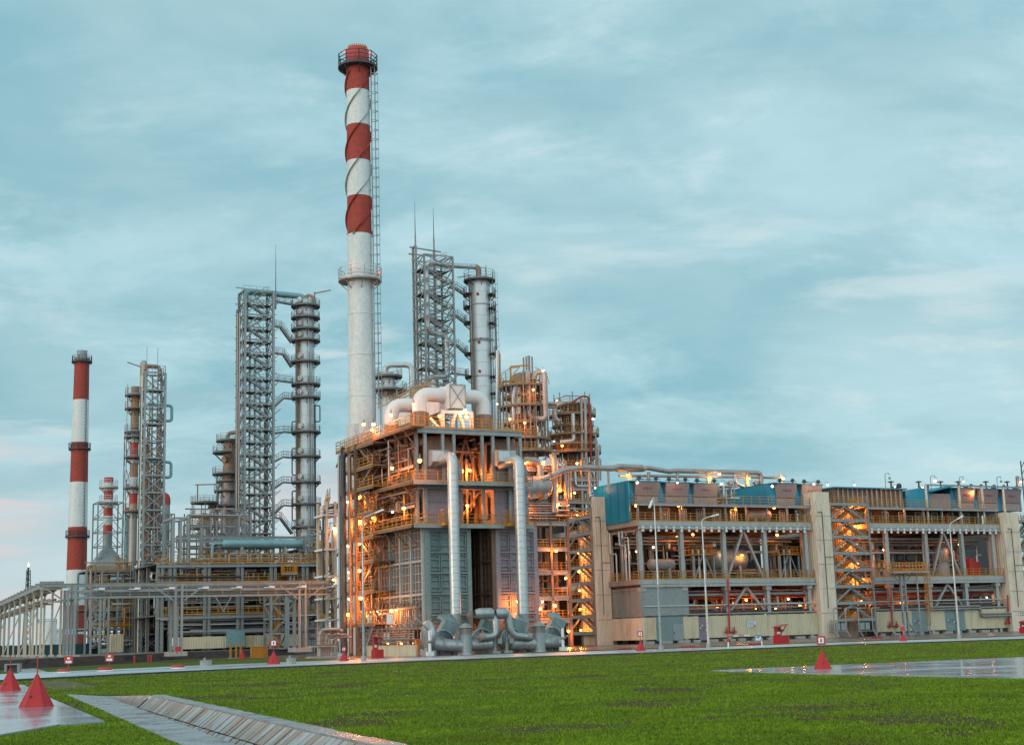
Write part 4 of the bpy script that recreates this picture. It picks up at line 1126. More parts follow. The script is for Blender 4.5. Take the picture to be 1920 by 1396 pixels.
for ya, yb, st in ((571, 571, None), (617, 642, .45), (667, 688, .6), (717, 717, None), (770, 748, .1), (816, 811, .15), (870, 858, .05), (920, 905, .05), (968, 948, .05), (972, 1000, .45)):
    za, zb_ = zc(ya), zc(yb)
    if st is None: walkway(T, [lerpxy(0, za), lerpxy(1, za)], .9)
    elif zb_ < za: walkway(T, [lerpxy(0, za), lerpxy(st, za), lerpxy(1, zb_)], .9)
    else: walkway(T, [lerpxy(0, za), lerpxy(.05, za), lerpxy(min(.62, st + .5), zb_), lerpxy(1, zb_)], .9)
p = Fq.w(wq + .4, 0, zq - 3)
R_ = thing('lightning_rod', 'thin lightning rod on the right corner of the left stair tower', 'lightning rod', p)
zr = Zat(450, 513, Yt); MB().cyl(p, (p.x, p.y, zr), .10, 6, .02).build('rod', M['dark'], R_)
MB().cyl((p.x, p.y, p.z - .1), (p.x, p.y, p.z + 3.0), .14, 8).build('socket', M['steel2'], R_)

# fat brown columns left of the stair tower
Yc = 248; P = axis_at(430, 950, Yc, 0); zc = lambda y: Zat(y, 430, Yc)
T = thing('column', 'stout rusty column with balconies half hidden by the left stair tower', 'column', P)
r_ = rad(11.5, at(430, 850, Yc))
vessel(T, P, zc(885), zc(832), r_ , 'rust'); vessel(T, P, 0, zc(905), r_ * 1.35, 'insul', head=None, name='lower_shell')
MB().lathe((P.x, P.y, 0), [(r_ * 1.35, zc(905)), (r_, zc(885))], 24).build('cone', M['rust'], T)
for y, e_, a0, a1 in ((827, 1.3, 0, 2 * PI), (849, 1.9, PI * .7, PI * 1.6), (889, 1.9, PI * .7, 2 * PI), (903, 1.3, PI * .8, 2 * PI), (921, 1.6, PI * .7, 2 * PI), (950, 2.6, PI * .7, 2 * PI)):
    ring_platform(T, P, zc(y), r_, r_ + e_, a0, a1, mat_r='steel2')
MB().pipe([V((P.x - .4, P.y, zc(830))), V((P.x - .4, P.y, zc(812))), V((P.x + 2, P.y - .4, zc(810)))], .35, 10).build('outlet_pipe', M['rust'], T)
manhole(T, P, r_, zc(862), -PI / 2 - .5, 'rust', .45)
MB().pipe([P + V((-r_ * 1.35 - .4, -1.2, 0)), V((P.x - r_ * 1.35 - .4, P.y - 1.2, zc(915))), V((P.x - r_, P.y - .8, zc(903)))], .25, 8).build('riser', M['steel2'], T)
Yc = 244; P = axis_at(383, 980, Yc, 0); zc = lambda y: Zat(y, 383, Yc)
T = thing('column', 'squat domed column with a hoist on its platform, left of the stout rusty column', 'column', P)
r_ = rad(11, at(383, 960, Yc)); vessel(T, P, 0, zc(968), r_, 'insul')
for y, e_ in ((968, 1.4), (990, 1.7)): ring_platform(T, P, zc(y), r_, r_ + e_, mat_r='yellow')
z = zc(968)
m = MB()
for a in range(6): m.beam((P.x + (r_ + 1.2) * math.cos(a), P.y + (r_ + 1.2) * math.sin(a), z), (P.x + (r_ + 1.2) * math.cos(a), P.y + (r_ + 1.2) * math.sin(a), z + 2.2), .13)
m.build('roof_post', M['steel2'], T)
ring_platform(T, P, z + 2.3, .4, r_ + 1.35, mat_r='steel2', brackets=False)
m = MB().beam((P.x - 1.2, P.y, z + 2.4), (P.x - 1.2, P.y, z + 5.6), .18).beam((P.x - 1.6, P.y, z + 5.5), (P.x + 2.2, P.y, z + 5.5), .2); m.build('davit', M['rust'], T)
pr = MB()
T = thing('pipe_rack', 'mid height frames and orange railings packed between the squat column and stair tower', 'pipe rack', FL.w(f(410, 1000)[0], D0 + 16, ZB))
fz = LF(D0 + 16)
a0, a1 = fz(345, 1000)[0], fz(470, 1000)[0]
for s in (a0, a0 + 4, a0 + 8, a1): MB().ibeam(FL.w(s, D0 + 16, ZB), FL.w(s, D0 + 16, fz(410, 960 if s > a0 else 985)[1]), .3, .3).build('post', M['steel'], T)
for y in (1003, 985, 968):
    z = fz(410, y)[1]; b_ = a0 if y > 980 else a0 + 4
    MB().ibeam(FL.w(b_, D0 + 16, z), FL.w(a1, D0 + 16, z), .25, .35).build('beam', M['steel'], T)
    MB().rail([FL.w(b_, D0 + 16, z), FL.w(a1, D0 + 16, z)], 1.1, 1.2, .07, 3).build('railing', M['yellow' if y == 985 else 'steel2'], T)
pipes_clutter(T, FL, (a0, a1), (D0 + 15, D0 + 20), (10, fz(410, 950)[1]), 30, (.08, .2), ('silver', 'steel2', 'rust', 'insul'), seed=51)

# right pair: open lattice with zigzag pipe + smooth column
Yt = 229; q = at(800, 730, Yt); Fq = Frame(q.x, q.y, TH)
zq = Zat(475, 825, Yt); wq = 54 * Yt / 2667 / .887; zlow = 14.0
T = thing('lattice_tower', 'open brown grey lattice tower holding a zigzag pipe behind the white ducts', 'lattice tower', (q.x, q.y, 0))
nl = 16
zb_ = lambda y: Zat(y, 825, Yt)
lattice_tower(T, Fq, 0, wq, 0, 4.6, zlow, zq, 24, .28, .12, 'steel2', 'steel2', kind='X', rails='steel2', every=2)
zt3 = Zat(463, 790, Yt + 4)
m = MB()
for s, d in ((0, 4.6), (wq * .75, 4.6), (0, 3.4)): m.beam(Fq.w(s, d, zlow), Fq.w(s, d, zt3), .32)
m.beam(Fq.w(-.6, 4.6, zt3), Fq.w(wq, 4.6, zt3 - .3), .2).beam(Fq.w(-.8, 4.6, zt3 - 1.2), Fq.w(wq * .8, 4.6, zt3 - 1.2), .2).beam(Fq.w(0, 3.4, zt3), Fq.w(0, 4.6, zt3), .2)
for i in range(24):
    z = zlow + (zt3 - zlow) * i / 24; m.beam(Fq.w(-.3, 4.6, z), Fq.w(.6, 3.4, z), .12)
m.build('rear_mast', M['steel2'], T)
for s, d in ((.8, 3.8), (2.2, 3.9), (3.4, 3.7)): MB().pipe([Fq.w(s, d, zlow), Fq.w(s, d, zq - 1 - s)], .16, 8).build('riser', M['insul'], T)
zi = lambda y: zb_(y)
MB().pipe([Fq.w(.9, 1.2, 10), Fq.w(.9, 1.2, zi(702)), Fq.w(wq - .9, 1.2, zi(700)), Fq.w(wq - .9, 1.2, zi(622)), Fq.w(.9, 1.2, zi(618)), Fq.w(.9, 1.2, zi(486)), Fq.w(wq, 1.4, zi(487))], .46, 14, 1.0).build('zigzag_pipe', M['silver'], T)
for px, s, d, yt, lb in ((776, .3, 4.2, 378, 'left'), (836, wq * .75, 4.6, 388, 'right')):
    p = Fq.w(s, d, zt3)
    R_ = thing('lightning_rod', 'thin lightning rod, the %s of the two above the zigzag pipe lattice tower' % lb, 'lightning rod', p)
    MB().cyl(p, (p.x, p.y, Zat(yt, px, p.y)), .10, 6, .02).build('rod', M['dark'], R_)
    MB().cyl((p.x, p.y, p.z - 3), (p.x, p.y, p.z + 2), .14, 8).build('socket', M['steel2'], R_)
Yc = 236; P = axis_at(902, 640, Yc, 0); zc = lambda y: Zat(y, 901, Yc); rc = rad(19.3, at(901, 640, Yc))
T2 = thing('column', 'wide smooth silver column with small side balconies and red manholes, behind the furnaces', 'column', P)
vessel(T2, P, 0, zc(528), rc, 'silver', seams=2.0)
ring_platform(T2, P, zc(527), rc, rc + 1.0, mat_r='steel2', h=1.5)
MB().lathe((P.x, P.y, 0), [(rc + .06, zc(574)), (rc + .06, zc(572.5))], 28).lathe((P.x, P.y, 0), [(rc + .06, zc(708)), (rc + .06, zc(706.5))], 28).build('stiffener_ring', M['steel2'], T2)
MB().ringrail(P, rc + .35, zc(641), PI, 2 * PI, .3, .1, 1).build('pipe_ring', M['steel2'], T2)
for y in (553, 577, 606, 664, 707):
    ring_platform(T2, P, zc(y), rc, rc + 1.15, PI * .86, PI * 1.22, mat_r='steel2'); 
for y in (555, 581, 609, 666, 709, 740):
    ring_platform(T2, P, zc(y), rc, rc + 1.0, -PI * .22, PI * .1, mat_r='steel2')
for y, dx in ((555, -.42), (645, -.40), (699, -.40)):
    a = -PI / 2 - .18; e = V((math.cos(a), math.sin(a), 0)); p = V((P.x, P.y, zc(y))) + e * rc
    MB().cyl(p - e * .1, p + e * .12, .26, 16).build('manhole', M['brick'], T2)
for a, r_, m_, yt in ((-2.65, .15, 'rust', 530), (-2.5, .12, 'insul', 560), (-2.35, .1, 'rust', 640), (-.4, .12, 'silver', 560), (-.2, .13, 'silver', 570)):
    e = V((math.cos(a), math.sin(a), 0)) * (rc + .22); MB().pipe([P + e, V((P.x + e.x, P.y + e.y, zc(yt)))], r_, 8).build('riser', M[m_], T2)
MB().pipe([V((P.x + rc + .8, P.y - .2, 0)), V((P.x + rc + .8, P.y - .2, zc(575))), V((P.x + rc - .1, P.y - .2, zc(575)))], .16, 8).build('riser', M['steel2'], T2)
MB().pipe([Fq.w(wq, 1.4, zi(487)), V((P.x - .8, P.y - .5, zc(501)))], .46, 14).build('overhead_pipe', M['silver'], T2)
MB().pipe([V((P.x - 1.1, P.y - .5, zc(500.5))), V((P.x - .1, P.y - .3, zc(502))), V((P.x - .1, P.y - .3, zc(530)))], .48, 14, .9).build('outlet_elbow', M['rust'], T2)
MB().beam((P.x + 1.2, P.y - 1, zc(527)), (P.x + 1.2, P.y - 1, zc(500)), .1).beam((P.x + 1.2, P.y - 1, zc(505)), (P.x - .2, P.y - 1.8, zc(505)), .08).build('davit', M['steel2'], T2)
MB().beam((P.x - rc, P.y - 1.2, zc(527)), (P.x - rc, P.y - 1.2, zc(519)), .12).beam((P.x - rc - 1.9, P.y - 1.5, zc(523)), (P.x - rc + .4, P.y - 1.1, zc(518)), .14).build('side_davit', M['rust'], T2)
MB().ladder(V((P.x + rc + .5, P.y - .9, 20)), zc(513), (0, 1, 0), .5, True, (1, 0, 0), .06, .5).build('ladder', M['steel2'], T2)
g0 = Fq.w(wq, 1.8); g1 = P + V((-rc - .7, -.5, 0))
for ya, yb in ((545, 553), (596, 606), (651, 664), (704, 707)):
    walkway(T, [lerpxy(0, zc(ya)), lerpxy(.45, zc(ya)), lerpxy(1, zc(yb))] if abs(yb - ya) > 4 else [lerpxy(0, zc(ya)), lerpxy(1, zc(ya))], .8)

# short column beside the big chimney
Yc = 206; P = axis_at(728, 720, Yc, 0); zc = lambda y: Zat(y, 728, Yc); rc = rad(12.6, at(728, 720, Yc))
T = thing('column', 'short silver column with two ring platforms just right of the tall chimney', 'column', P)
vessel(T, P, 14, zc(703), rc, 'silver', name='shell'); MB().lathe((P.x, P.y, 0), [(rc * 1.35, 10), (rc * 1.35, zc(745)), (rc, zc(738))], 26).build('lower_shell', M['silver'], T)
for y, e_ in ((707, 1.1), (733, 1.7)): ring_platform(T, P, zc(y), rc, rc + e_, mat_r='steel2')
MB().pipe([V((P.x - .4, P.y, zc(708))), V((P.x - .4, P.y, zc(684))), V((P.x + 3.5, P.y + .2, zc(684.5))), V((P.x + 3.5, P.y + .2, 16))], .42, 12, 1.0).build('overhead_pipe', M['silver'], T)
MB().cyl(V((P.x - .4, P.y, zc(708))), V((P.x - .4, P.y, zc(697))), .46, 12).build('nozzle', M['rust'], T)
manhole(T, P, rc, zc(740), -PI / 2 - .3, 'rust', .35)
MB().pipe([P + V((-1.9, -.6, 14)), V((P.x - 1.9, P.y - .6, zc(712)))], .12, 7).pipe([P + V((-1.5, -1, 14)), V((P.x - 1.5, P.y - 1, zc(720)))], .10, 7).build('riser', M['silver'], T)
pl = thing('access_walkway', 'raised walkway with yellow railings between the short column and white duct', 'walkway', (P.x + 3, P.y - 3, 20))
walkway(pl, [V((P.x + 1.2, P.y - 2.4, zc(752))), V((P.x + 4.2, P.y - 2.0, zc(730))), V((P.x + 6.2, P.y - 1.8, zc(730)))], 1.0)
MB().rail([V((P.x - 1, P.y - 5, zc(775))), V((P.x + 6, P.y - 5, zc(740)))], 1.1, 1.3, .07, 3).build('yellow_railing', M['yellow'], pl)
for x in (1.4, 4.2, 6.0): MB().beam((P.x + x, P.y - 2.2, 12), (P.x + x, P.y - 2.2, zc(735)), .2).build('leg', M['steel2'], pl)

# ---------------------------------------------------------------- the twin furnace block
def sF(px, py, d=0): return FF.front(px, py, d)[0]
def zF(px, py, d=0): return FF.front(px, py, d)[1]
def dS(px, py, s=0): return FF.side(px, py, s)[0]
def PF(px, py, d): return FF.w(*_sd(FF.front(px, py, d), d))
def PS(px, py, s): d, z = FF.side(px, py, s); return FF.w(s, d, z)
W1 = sF(880, 1000); S2 = sF(927, 1000); W2 = sF(1004, 1000) - S2
Z1 = zF(840, 985); Z2 = zF(840, 905); Z3 = zF(800, 800); ZW = zF(840, 990) ; ZL = 2.7
DB = dS(652, 1225); ST = sF(979, 812)
K = W1 / 5.36

def ribbed_front(T, s, w, d, mt_, z0, z1):
    MB().box(FF, s, s + w, d, d + .12, z0, z1).build('front_plate', M[mt_], T)
    m = MB(); e = .34
    m.box(FF, s, s + .45, d - e, d, z0, z1).box(FF, s + w - .45, s + w, d - e, d, z0, z1).box(FF, s + .45, s + w - .45, d - e, d, z1 - .5, z1)
    n = 5; H = (z1 - .5 - z0) / n
    for i in range(n):
        a = z0 + H * i; b = a + H
        m.box(FF, s + .45, s + w - .45, d - e * .9, d, a - .07, a + .11)
        # framed panels: three columns with close ribs
        for (x0, x1, fr_) in ((.55, 1.55, True), (1.75, w - 1.6, False), (w - 1.45, w - .55, True)):
            if fr_:
                for (p, q_, r_, t_) in ((x0, x1, a + .25, a + .33), (x0, x1, b - .28, b - .20)): m.box(FF, s + p, s + q_, d - .22, d, r_, t_)
                m.box(FF, s + x0 - .05, s + x0 + .05, d - .218, d, a + .22, b - .18).box(FF, s + x1 - .05, s + x1 + .05, d - .218, d, a + .22, b - .18)
            k = 3
            for j in range(1, k):
                z = a + (b - a) * j / k; m.box(FF, s + x0 + .05, s + x1 - .05, d - .16, d, z - .05, z + .05)
        m.box(FF, s + 1.70, s + 1.80, d - .20, d, a + .12, b - .08).box(FF, s + w / 2 + .2, s + w / 2 + .3, d - .202, d, a + .12, b - .08)
    m.build('front_rib', M[mt_], T)

def grid_wall(T, s, face, d0, d1, z0, z1, mt_, mr_, big=2.9, small=.85):
    x0, x1 = (s - .02, s + .08) if face < 0 else (s - .08, s + .02)
    MB().box(FF, x0, x1, d0, d1, z0, z1).build('side_plate', M[mt_], T)
    m = MB(); o = .22; f_ = lambda t: (s - .02 - t, s - .02) if face < 0 else (s + .02, s + .02 + t)
    n = max(1, int(round((d1 - d0) / big)))
    for i in range(n + 1):
        d = d0 + (d1 - d0) * i / n; a, b = f_(.30); m.box(FF, a, b, d - .13, d + .13, z0, z1)
    nz = max(1, int(round((z1 - z0) / 3.1)))
    for i in range(nz + 1):
        z = z0 + (z1 - z0) * i / nz; a, b = f_(.26); m.box(FF, a, b, d0, d1, z - .12, z + .12)
    m.build('stiffener', M[mr_], T)
    m = MB(); a, b = f_(.12)
    k = int((d1 - d0) / small)
    for i in range(k):
        d = d0 + (d1 - d0) * (i + .5) / k; m.box(FF, a, b, d - .04, d + .04, z0, z1)
    k = int((z1 - z0) / .8)
    a, b = f_(.125)
    for i in range(k):
        z = z0 + (z1 - z0) * (i + .5) / k; m.box(FF, a, b, d0, d1, z - .035, z + .035)
    m.build('rib', M[mr_], T)

for i, (s, w, mt_, lb) in enumerate(((0, W1, 'green', 'left furnace cell, a tall grey green steel box with ribbed front and gridded side'), (S2, W2, 'lilac', 'right furnace cell, a tall steel box whose ribbed front looks lilac'))):
    T = thing('furnace', lb, 'furnace', FF.w(s + w / 2, 0, 0))
    ribbed_front(T, s, w, 0, mt_, ZL - .9, Z1 - .15)
    grid_wall(T, s, -1, .14, DB - 2, ZL, Z1 - .2, 'radiant', 'hallgrey' if i == 0 else 'brown')
    MB().box(FF, s + w - .1, s + w, .14, DB - 2, ZL, Z1 - .2).build('side_plate', M['radiant'], T)
    MB().box(FF, s, s + w, .14, DB - 2, ZL - .35, ZL - .02).box(FF, s + .05, s + w - .12, .14, DB - 2.1, Z1 - .5, Z1 - .25).build('floor_plate', M['dark'], T)
    MB().box(FF, s, s + w, DB - 2, DB - 1.9, ZL, Z1 - .2).build('rear_plate', M['radiant'], T)
    for d in (1.2, 5.2, 9.2, 13.2, 17.2):
        for a in (s + .4, s + w - .4): MB().box(FF, a - .22, a + .22, d - .22, d + .22, 0, ZL - .36).build('leg', M['concrete'], T)
    for d in (2.2, 4.4, 6.6, 8.8, 11):
        MB().lathe(FF.w(s + .9, d, 0), [(.32, ZL - 1.2), (.32, ZL - .37)], 10).build('burner', M['dark'], T)
    MB().rail([FF.w(s, -.9, ZL - .9), FF.w(s + w, -.9, ZL - .9)], 1.1, 1.4, .06, 3).box(FF, s, s + w, -.95, -.17, ZL - 1.02, ZL - .92).build('railing', M['yellow'], T)
# left cell's burner wall: header with pigtails, gallery
T = thing('burner_gallery', 'long burner gallery of hot looking pigtail pipes along the left furnace wall', 'pipe gallery', FF.w(-.9, 6, 0))
dG = dS(690, 1150, -.8)
zH = FF.side(795, 1137, -.6)[1]; zG0 = FF.side(780, 1178, -.9)[1]
MB().pipe([FF.w(-.7, .5, zH), FF.w(-.7, dG, zH)], .16, 10).build('header', M['rust'], T)
for i in range(12):
    d = .9 + i * (dG - 1.2) / 11
    MB().pipe([FF.w(-.1, d, zH - .1), FF.w(-.1, d, zH + .5), FF.w(-.7, d, zH + .5), FF.w(-.7, d, zH)], .075, 6, .28).build('return_bend', M['rust'], T)
for i in range(26):
    d = .6 + i * (dG - .8) / 25
    MB().pipe([FF.w(-.7, d, zH - .1), FF.w(-.7, d, zG0 + .9), FF.w(-.7 - .25 * (i % 2), d, zG0 + .5), FF.w(-.7 - .25 * (i % 2), d, zG0 - .9)], .055, 6).build('pigtail', M['insul' if i % 3 else 'rust'], T)
for k in range(7):
    MB().pipe([FF.w(-1.0 - .07 * k, .2, zG0 + .55 - k * .26), FF.w(-1.0 - .07 * k, dG, zG0 + .55 - k * .26)], .055, 6).build('fuel_pipe', M[('rust', 'insul', 'steel2')[k % 3]], T)
for i in range(10):
    d = 1.0 + i * (dG - 1.5) / 9; MB().cyl(FF.w(-1.15, d, zG0 + .2), FF.w(-1.15, d, zG0 + .5), .13, 8).beam(FF.w(-1.15, d, zG0 + .5), FF.w(-1.15, d, zG0 + .72), .05).cyl(FF.w(-1.15, d, zG0 + .7), FF.w(-1.15, d, zG0 + .75), .14, 8).build('valve', M['steel'], T)
MB().box(FF, -2.1, -.3, .2, dG, zG0 - 1.15, zG0 - 1.0).build('gallery_floor', M['grating'], T)
MB().rail([FF.w(-2.1, -.5, zG0 - 1.0), FF.w(-2.1, dG, zG0 - 1.0)], 1.1, 1.5, .06, 3).build('railing', M['insul'], T)
for i in range(5): MB().ibeam(FF.w(-1.9, .4 + i * (dG - .8) / 4, 0), FF.w(-1.9, .4 + i * (dG - .8) / 4, zG0 - 1.15), .25, .25).build('leg', M['steel'], T)
m = MB().beam(FF.w(-2.2, -.3, zG0 - 1.3), FF.w(-2.2, dG, zG0 - 1.3), .12); m.beam(FF.w(-2.2, -.3, zG0 - 1.9), FF.w(-2.2, dG, zG0 - 1.9), .12)
m.build('tray_rail', M['steel'], T)
for px, py in ((694, 1162), (731, 1160)):
    p = PS(px, py, -2.4); q = FF
    MB().box(Frame(p.x, p.y, TH), -.05, .05, -.75, .75, p.z - .5, p.z + .5).build('cabinet', M['signwhite'], T)
    MB().beam(p - V((0, 0, .5)), V((p.x, p.y, zG0 - 1)), .1).build('cabinet_post', M['steel2'], T)
T = thing('screen_wall', 'low cream wall at the foot of the left furnace side', 'wall', FF.w(-3, 5, 0))
p0 = PS(781, 1228, -3.2); p1 = PS(692, 1232, -3.2); da, db = FF.side(781, 1228, -3.2)[0], FF.side(689, 1228, -3.2)[0]
MB().box(FF, -3.3, -3.1, da, db, 0, 1.0).build('panel', M['cream'], T)
MB().box(FF, -3.35, -3.05, da, db, 1.0, 1.06).build('coping', M['tan'], T)

# upper works: frame, walkways, convection boxes
T = thing('furnace_upper_works', 'brown steel upper works of the furnace block with yellow railed walkways on three levels', 'process unit', FF.w(ST / 2, 0, Z1))
cols_d = [1.6 + 2.75 * i for i in range(7)]
for d in cols_d: MB().ibeam(FF.w(-.05, d, Z1 - .2 if d < 14 else 0), FF.w(-.05, d, Z3 - .3), .34, .34, FF.v, .08).build('column', M['brown' if d > 2 else 'steel'], T)
for px in (800, 833, 854, 907, 927, 956, 978):
    s = sF(px - 4, 805, .6); MB().ibeam(FF.w(s, .6, Z2 if px in (833, 927) else Z1), FF.w(s, .6, Z3 - .35), .30, .30, FF.v, .08).build('column', M['steel'], T)
for s in (W1, S2, ST):
    for d in cols_d[1::2]: MB().ibeam(FF.w(s, d, Z1), FF.w(s, d, Z3 - .3), .34, .34, FF.v, .08).build('column', M['brown'], T)
for z in (Z2, Z3):
    MB().ibeam(FF.w(-.4, .45, z - .3), FF.w(ST + .2, .45, z - .3), .3, .55, None, .09).build('beam', M['steel'], T)
    MB().ibeam(FF.w(-.35, .8, z - .32), FF.w(-.35, DB, z - .32), .3, .5, None, .09).build('beam', M['brown'], T)
    MB().ibeam(FF.w(ST, .8, z - .32), FF.w(ST, DB, z - .32), .3, .5).build('beam', M['brown'], T)
MB().box(FF, -.3, ST + .3, .8, DB, Z3 - .14, Z3).build('roof_deck', M['grating'], T)
for z, s_out, dd0, dd1 in ((Z1, -1.7, -.7, DB - 5), (Z2, -1.7, -.9, DB - 5), (Z3, -1.6, -.6, DB - 1)):
    MB().box(FF, s_out, -.02, dd0, dd1, z - .10, z + .02).build('walkway', M['grating'], T)
    MB().beam(FF.w(s_out, dd0, z - .12), FF.w(s_out, dd1, z - .12), .12, .3).build('walkway_edge', M['brown'], T)
    MB().rail([FF.w(0 if z > Z2 else s_out, dd0, z), FF.w(s_out, dd0, z), FF.w(s_out, dd1, z), FF.w(-.1, dd1, z)], 1.1, 1.35, .065, 3).build('railing', M['yellow'], T)
    m = MB()
    for d in cols_d: 
        if d < dd1: m.beam(FF.w(-.1, d, z - 1.9), FF.w(s_out + .1, d, z - .2), .12).beam(FF.w(s_out, d, z - .16), FF.w(0, d, z - .16), .16)
    m.beam(FF.w(-.15, cols_d[0], z - 1.9), FF.w(-.15, min(dd1, cols_d[-1]), z - 1.9), .14, .2)
    m.build('walkway_bracket', M['brown'], T)
for z, d_ in ((Z1, -1.3), (Z2, -1.3)):
    MB().box(FF, -.02, ST + .4, d_, .3, z - .10, z + .02).build('walkway', M['grating'], T)
    MB().beam(FF.w(-1.7, d_, z - .16), FF.w(ST + .4, d_, z - .16), .14, .36).build('walkway_edge', M['steel'], T)
    MB().rail([FF.w(-1.7, d_, z), FF.w(ST + .4, d_, z), FF.w(ST + .4, 1.4, z)], 1.1, 1.4, .065, 3).build('railing', M['yellow'], T)
MB().rail([FF.w(-.3, .3, Z3), FF.w(ST + .3, .3, Z3), FF.w(ST + .3, DB, Z3)], 1.15, 1.3, .065, 3).build('railing', M['yellow'], T)
for px in (833, 951):       # little balconies on the lower front walkway
    s = sF(px, 970, -1.6); MB().rail([FF.w(s - .2, -1.3, Z1), FF.w(s - .2, -2.2, Z1), FF.w(s + 1.6, -2.2, Z1), FF.w(s + 1.6, -1.3, Z1)], 1.5, .5, .06, 3).box(FF, s - .25, s + 1.65, -2.25, -1.31, Z1 - .15, Z1).build('balcony', M['yellow'], T)
for s, w in ((.55, W1 - .75), (S2 + .55, W2 - .75)):
    zc_ = zF(820, 872)
    MB().box(FF, s, s + w, .95, DB - 6, Z1, zc_).build('convection_box', M['lilac'], T)
    m = MB()
    for k in range(1, 5): z = Z1 + (zc_ - Z1) * k / 5; m.box(FF, s - .03, s + w + .03, .90, DB - 5.95, z - .04, z + .04)
    m.build('panel_seam', M['magenta'], T)
    # hopper that narrows upwards
    m = MB(); z2 = Z3 - .6
    m.hexa([FF.w(s, 1.0, zc_ + .01), FF.w(s + w, 1.0, zc_ + .01), FF.w(s + w, DB - 6.1, zc_ + .01), FF.w(s, DB - 6.1, zc_ + .01), FF.w(s + .9, 2.4, z2), FF.w(s + w - .9, 2.4, z2), FF.w(s + w - .9, DB - 7, z2), FF.w(s + .9, DB - 7, z2)])
    m.build('hopper', M['rust'], T)
    # side plating between the columns
    for i in range(len(cols_d) - 2):
        MB().box(FF, s - .35, s - .25, cols_d[i] + .25, cols_d[i + 1] - .25, Z1 + 1.0, Z2 - .9).build('side_plate', M['brown'], T)
        MB().box(FF, s - .351, s - .251, cols_d[i] + .25, cols_d[i + 1] - .25, Z2 + 1.4, Z3 - 1.3).build('side_plate', M['brown'], T)
        MB().beam(FF.w(.02, cols_d[i] + .1, Z2 + .2), FF.w(.02, cols_d[i + 1] - .1, Z3 - .6), .16).build('brace', M['brown'], T)
        MB().beam(FF.w(.03, cols_d[i + 1] - .1, Z1 + .2), FF.w(.03, cols_d[i] + .1, Z2 - .6), .16).build('brace', M['brown'], T)
zt_ = Z2 + 1.9
MB().box(FF, -.5, -.38, 1.4, cols_d[-1], zt_ - .2, zt_ + .12).build('perforated_beam', M['insul'], T)
MB().box(FF, -.5, -.38, 1.4, cols_d[-1], Z1 + 2.0, Z1 + 2.3).build('perforated_beam', M['insul'], T)
# gap between the cells: trusses and floor
for d in (3.5, 8, 13):
    m = MB().beam(FF.w(W1, d, Z1 + .3), FF.w(S2, d, Z2 - .6), .2).beam(FF.w(W1, d, Z2 + .2), FF.w((W1 + S2) / 2, d, Z3 - .5), .2).beam(FF.w(S2, d, Z2 + .2), FF.w((W1 + S2) / 2, d, Z3 - .5), .2).beam(FF.w(W1, d, Z2 - .2), FF.w(S2, d, Z2 - .2), .25)
    m.build('truss', M['brown'], T)
MB().box(FF, W1 - .5, S2 + .5, .5, DB - 3, Z1 - .12, Z1).build('floor', M['grating'], T)
MB().box(FF, W1 - .3, S2 + .4, 12, 12.2, Z1, Z3 - .3).build('rear_plate', M['rust'], T)
MB().pipe([FF.w(sF(876, 950, 3), 3, Z1), FF.w(sF(876, 950, 3), 3, Z2 + 3)], .12, 8).build('pipe', M['insul'], T)
# rear left stair zone: columns, landings and stairs
sr = -2.6
for px, y0, mt_ in ((640, 838, 'dark'), (652, 838, 'brown'), (664, 832, 'brown')):
    d, z = FF.side(px + 3, y0, sr); MB().ibeam(FF.w(sr, d, 0), FF.w(sr, d, z), .36, .36, FF.v, .08).build('column', M[mt_], T)
dq0 = FF.side(668, 1000, sr)[0]; dq1 = FF.side(700, 1000, sr)[0]; dq2 = FF.side(643, 1000, sr)[0]
ys = (838, 880, 918, 965, 1010, 1055, 1110, 1170)
zq_ = [FF.side(668, y, sr)[1] for y in ys]
for i, z in enumerate(zq_):
    MB().box(FF, sr, -.1, dq1, dq2, z - .1, z).build('landing', M['grating'], T)
    MB().rail([FF.w(sr, dq1, z), FF.w(sr, dq2, z)], 1.1, 1.3, .06, 3).build('railing', M['yellow'], T)
    MB().beam(FF.w(sr, dq1, z - .15), FF.w(sr, dq2, z - .15), .14, .3).build('landing_edge', M['brown'], T)
    if i: 
        a, b = (dq1 + .5, dq0 - .3) if i % 2 else (dq0 - .3, dq1 + .5)
        MB().stair(FF.w(sr + .6, a, z), FF.w(sr + .6, b, zq_[i - 1]), .8, FF.u, .12).build('stair', M['brown'], T)
MB().stair(FF.w(sr + .6, dq0 - 1.5, 0), FF.w(sr + .6, dq1 + .5, zq_[-1]), .9, FF.u, .12).build('stair', M['insul'], T)
for z in zq_[::2]: MB().beam(FF.w(sr, dq2, z), FF.w(sr, dq2 + 2, z - 1.5), .14).build('brace', M['brown'], T)
pipes_clutter(T, FF, (-2.2, -.4), (dq1, dq2 + 1), (1, Z2), 26, (.05, .13), ('rust', 'insul', 'steel2', 'brown'), seed=61)
pipes_clutter(T, FF, (-1.5, .3), (.6, cols_d[-1]), (Z1 + .2, Z2 - .4), 20, (.04, .11), ('rust', 'brown', 'insul', 'yellow'), seed=64)
pipes_clutter(T, FF, (-1.5, .3), (.6, cols_d[-1]), (Z2 + .2, Z3 - .4), 16, (.04, .11), ('rust', 'brown', 'insul'), seed=65)
pipes_clutter(T, FF, (W1 + .3, S2 - .3), (3.5, 11), (Z1 + .3, Z3 - 1), 14, (.06, .16), ('rust', 'insul', 'brown'), seed=62)
pipes_clutter(T, FF, (.4, ST), (2, DB - 4), (zF(820, 868), Z3 - .4), 22, (.06, .2), ('rust', 'insul', 'brown'), seed=63)

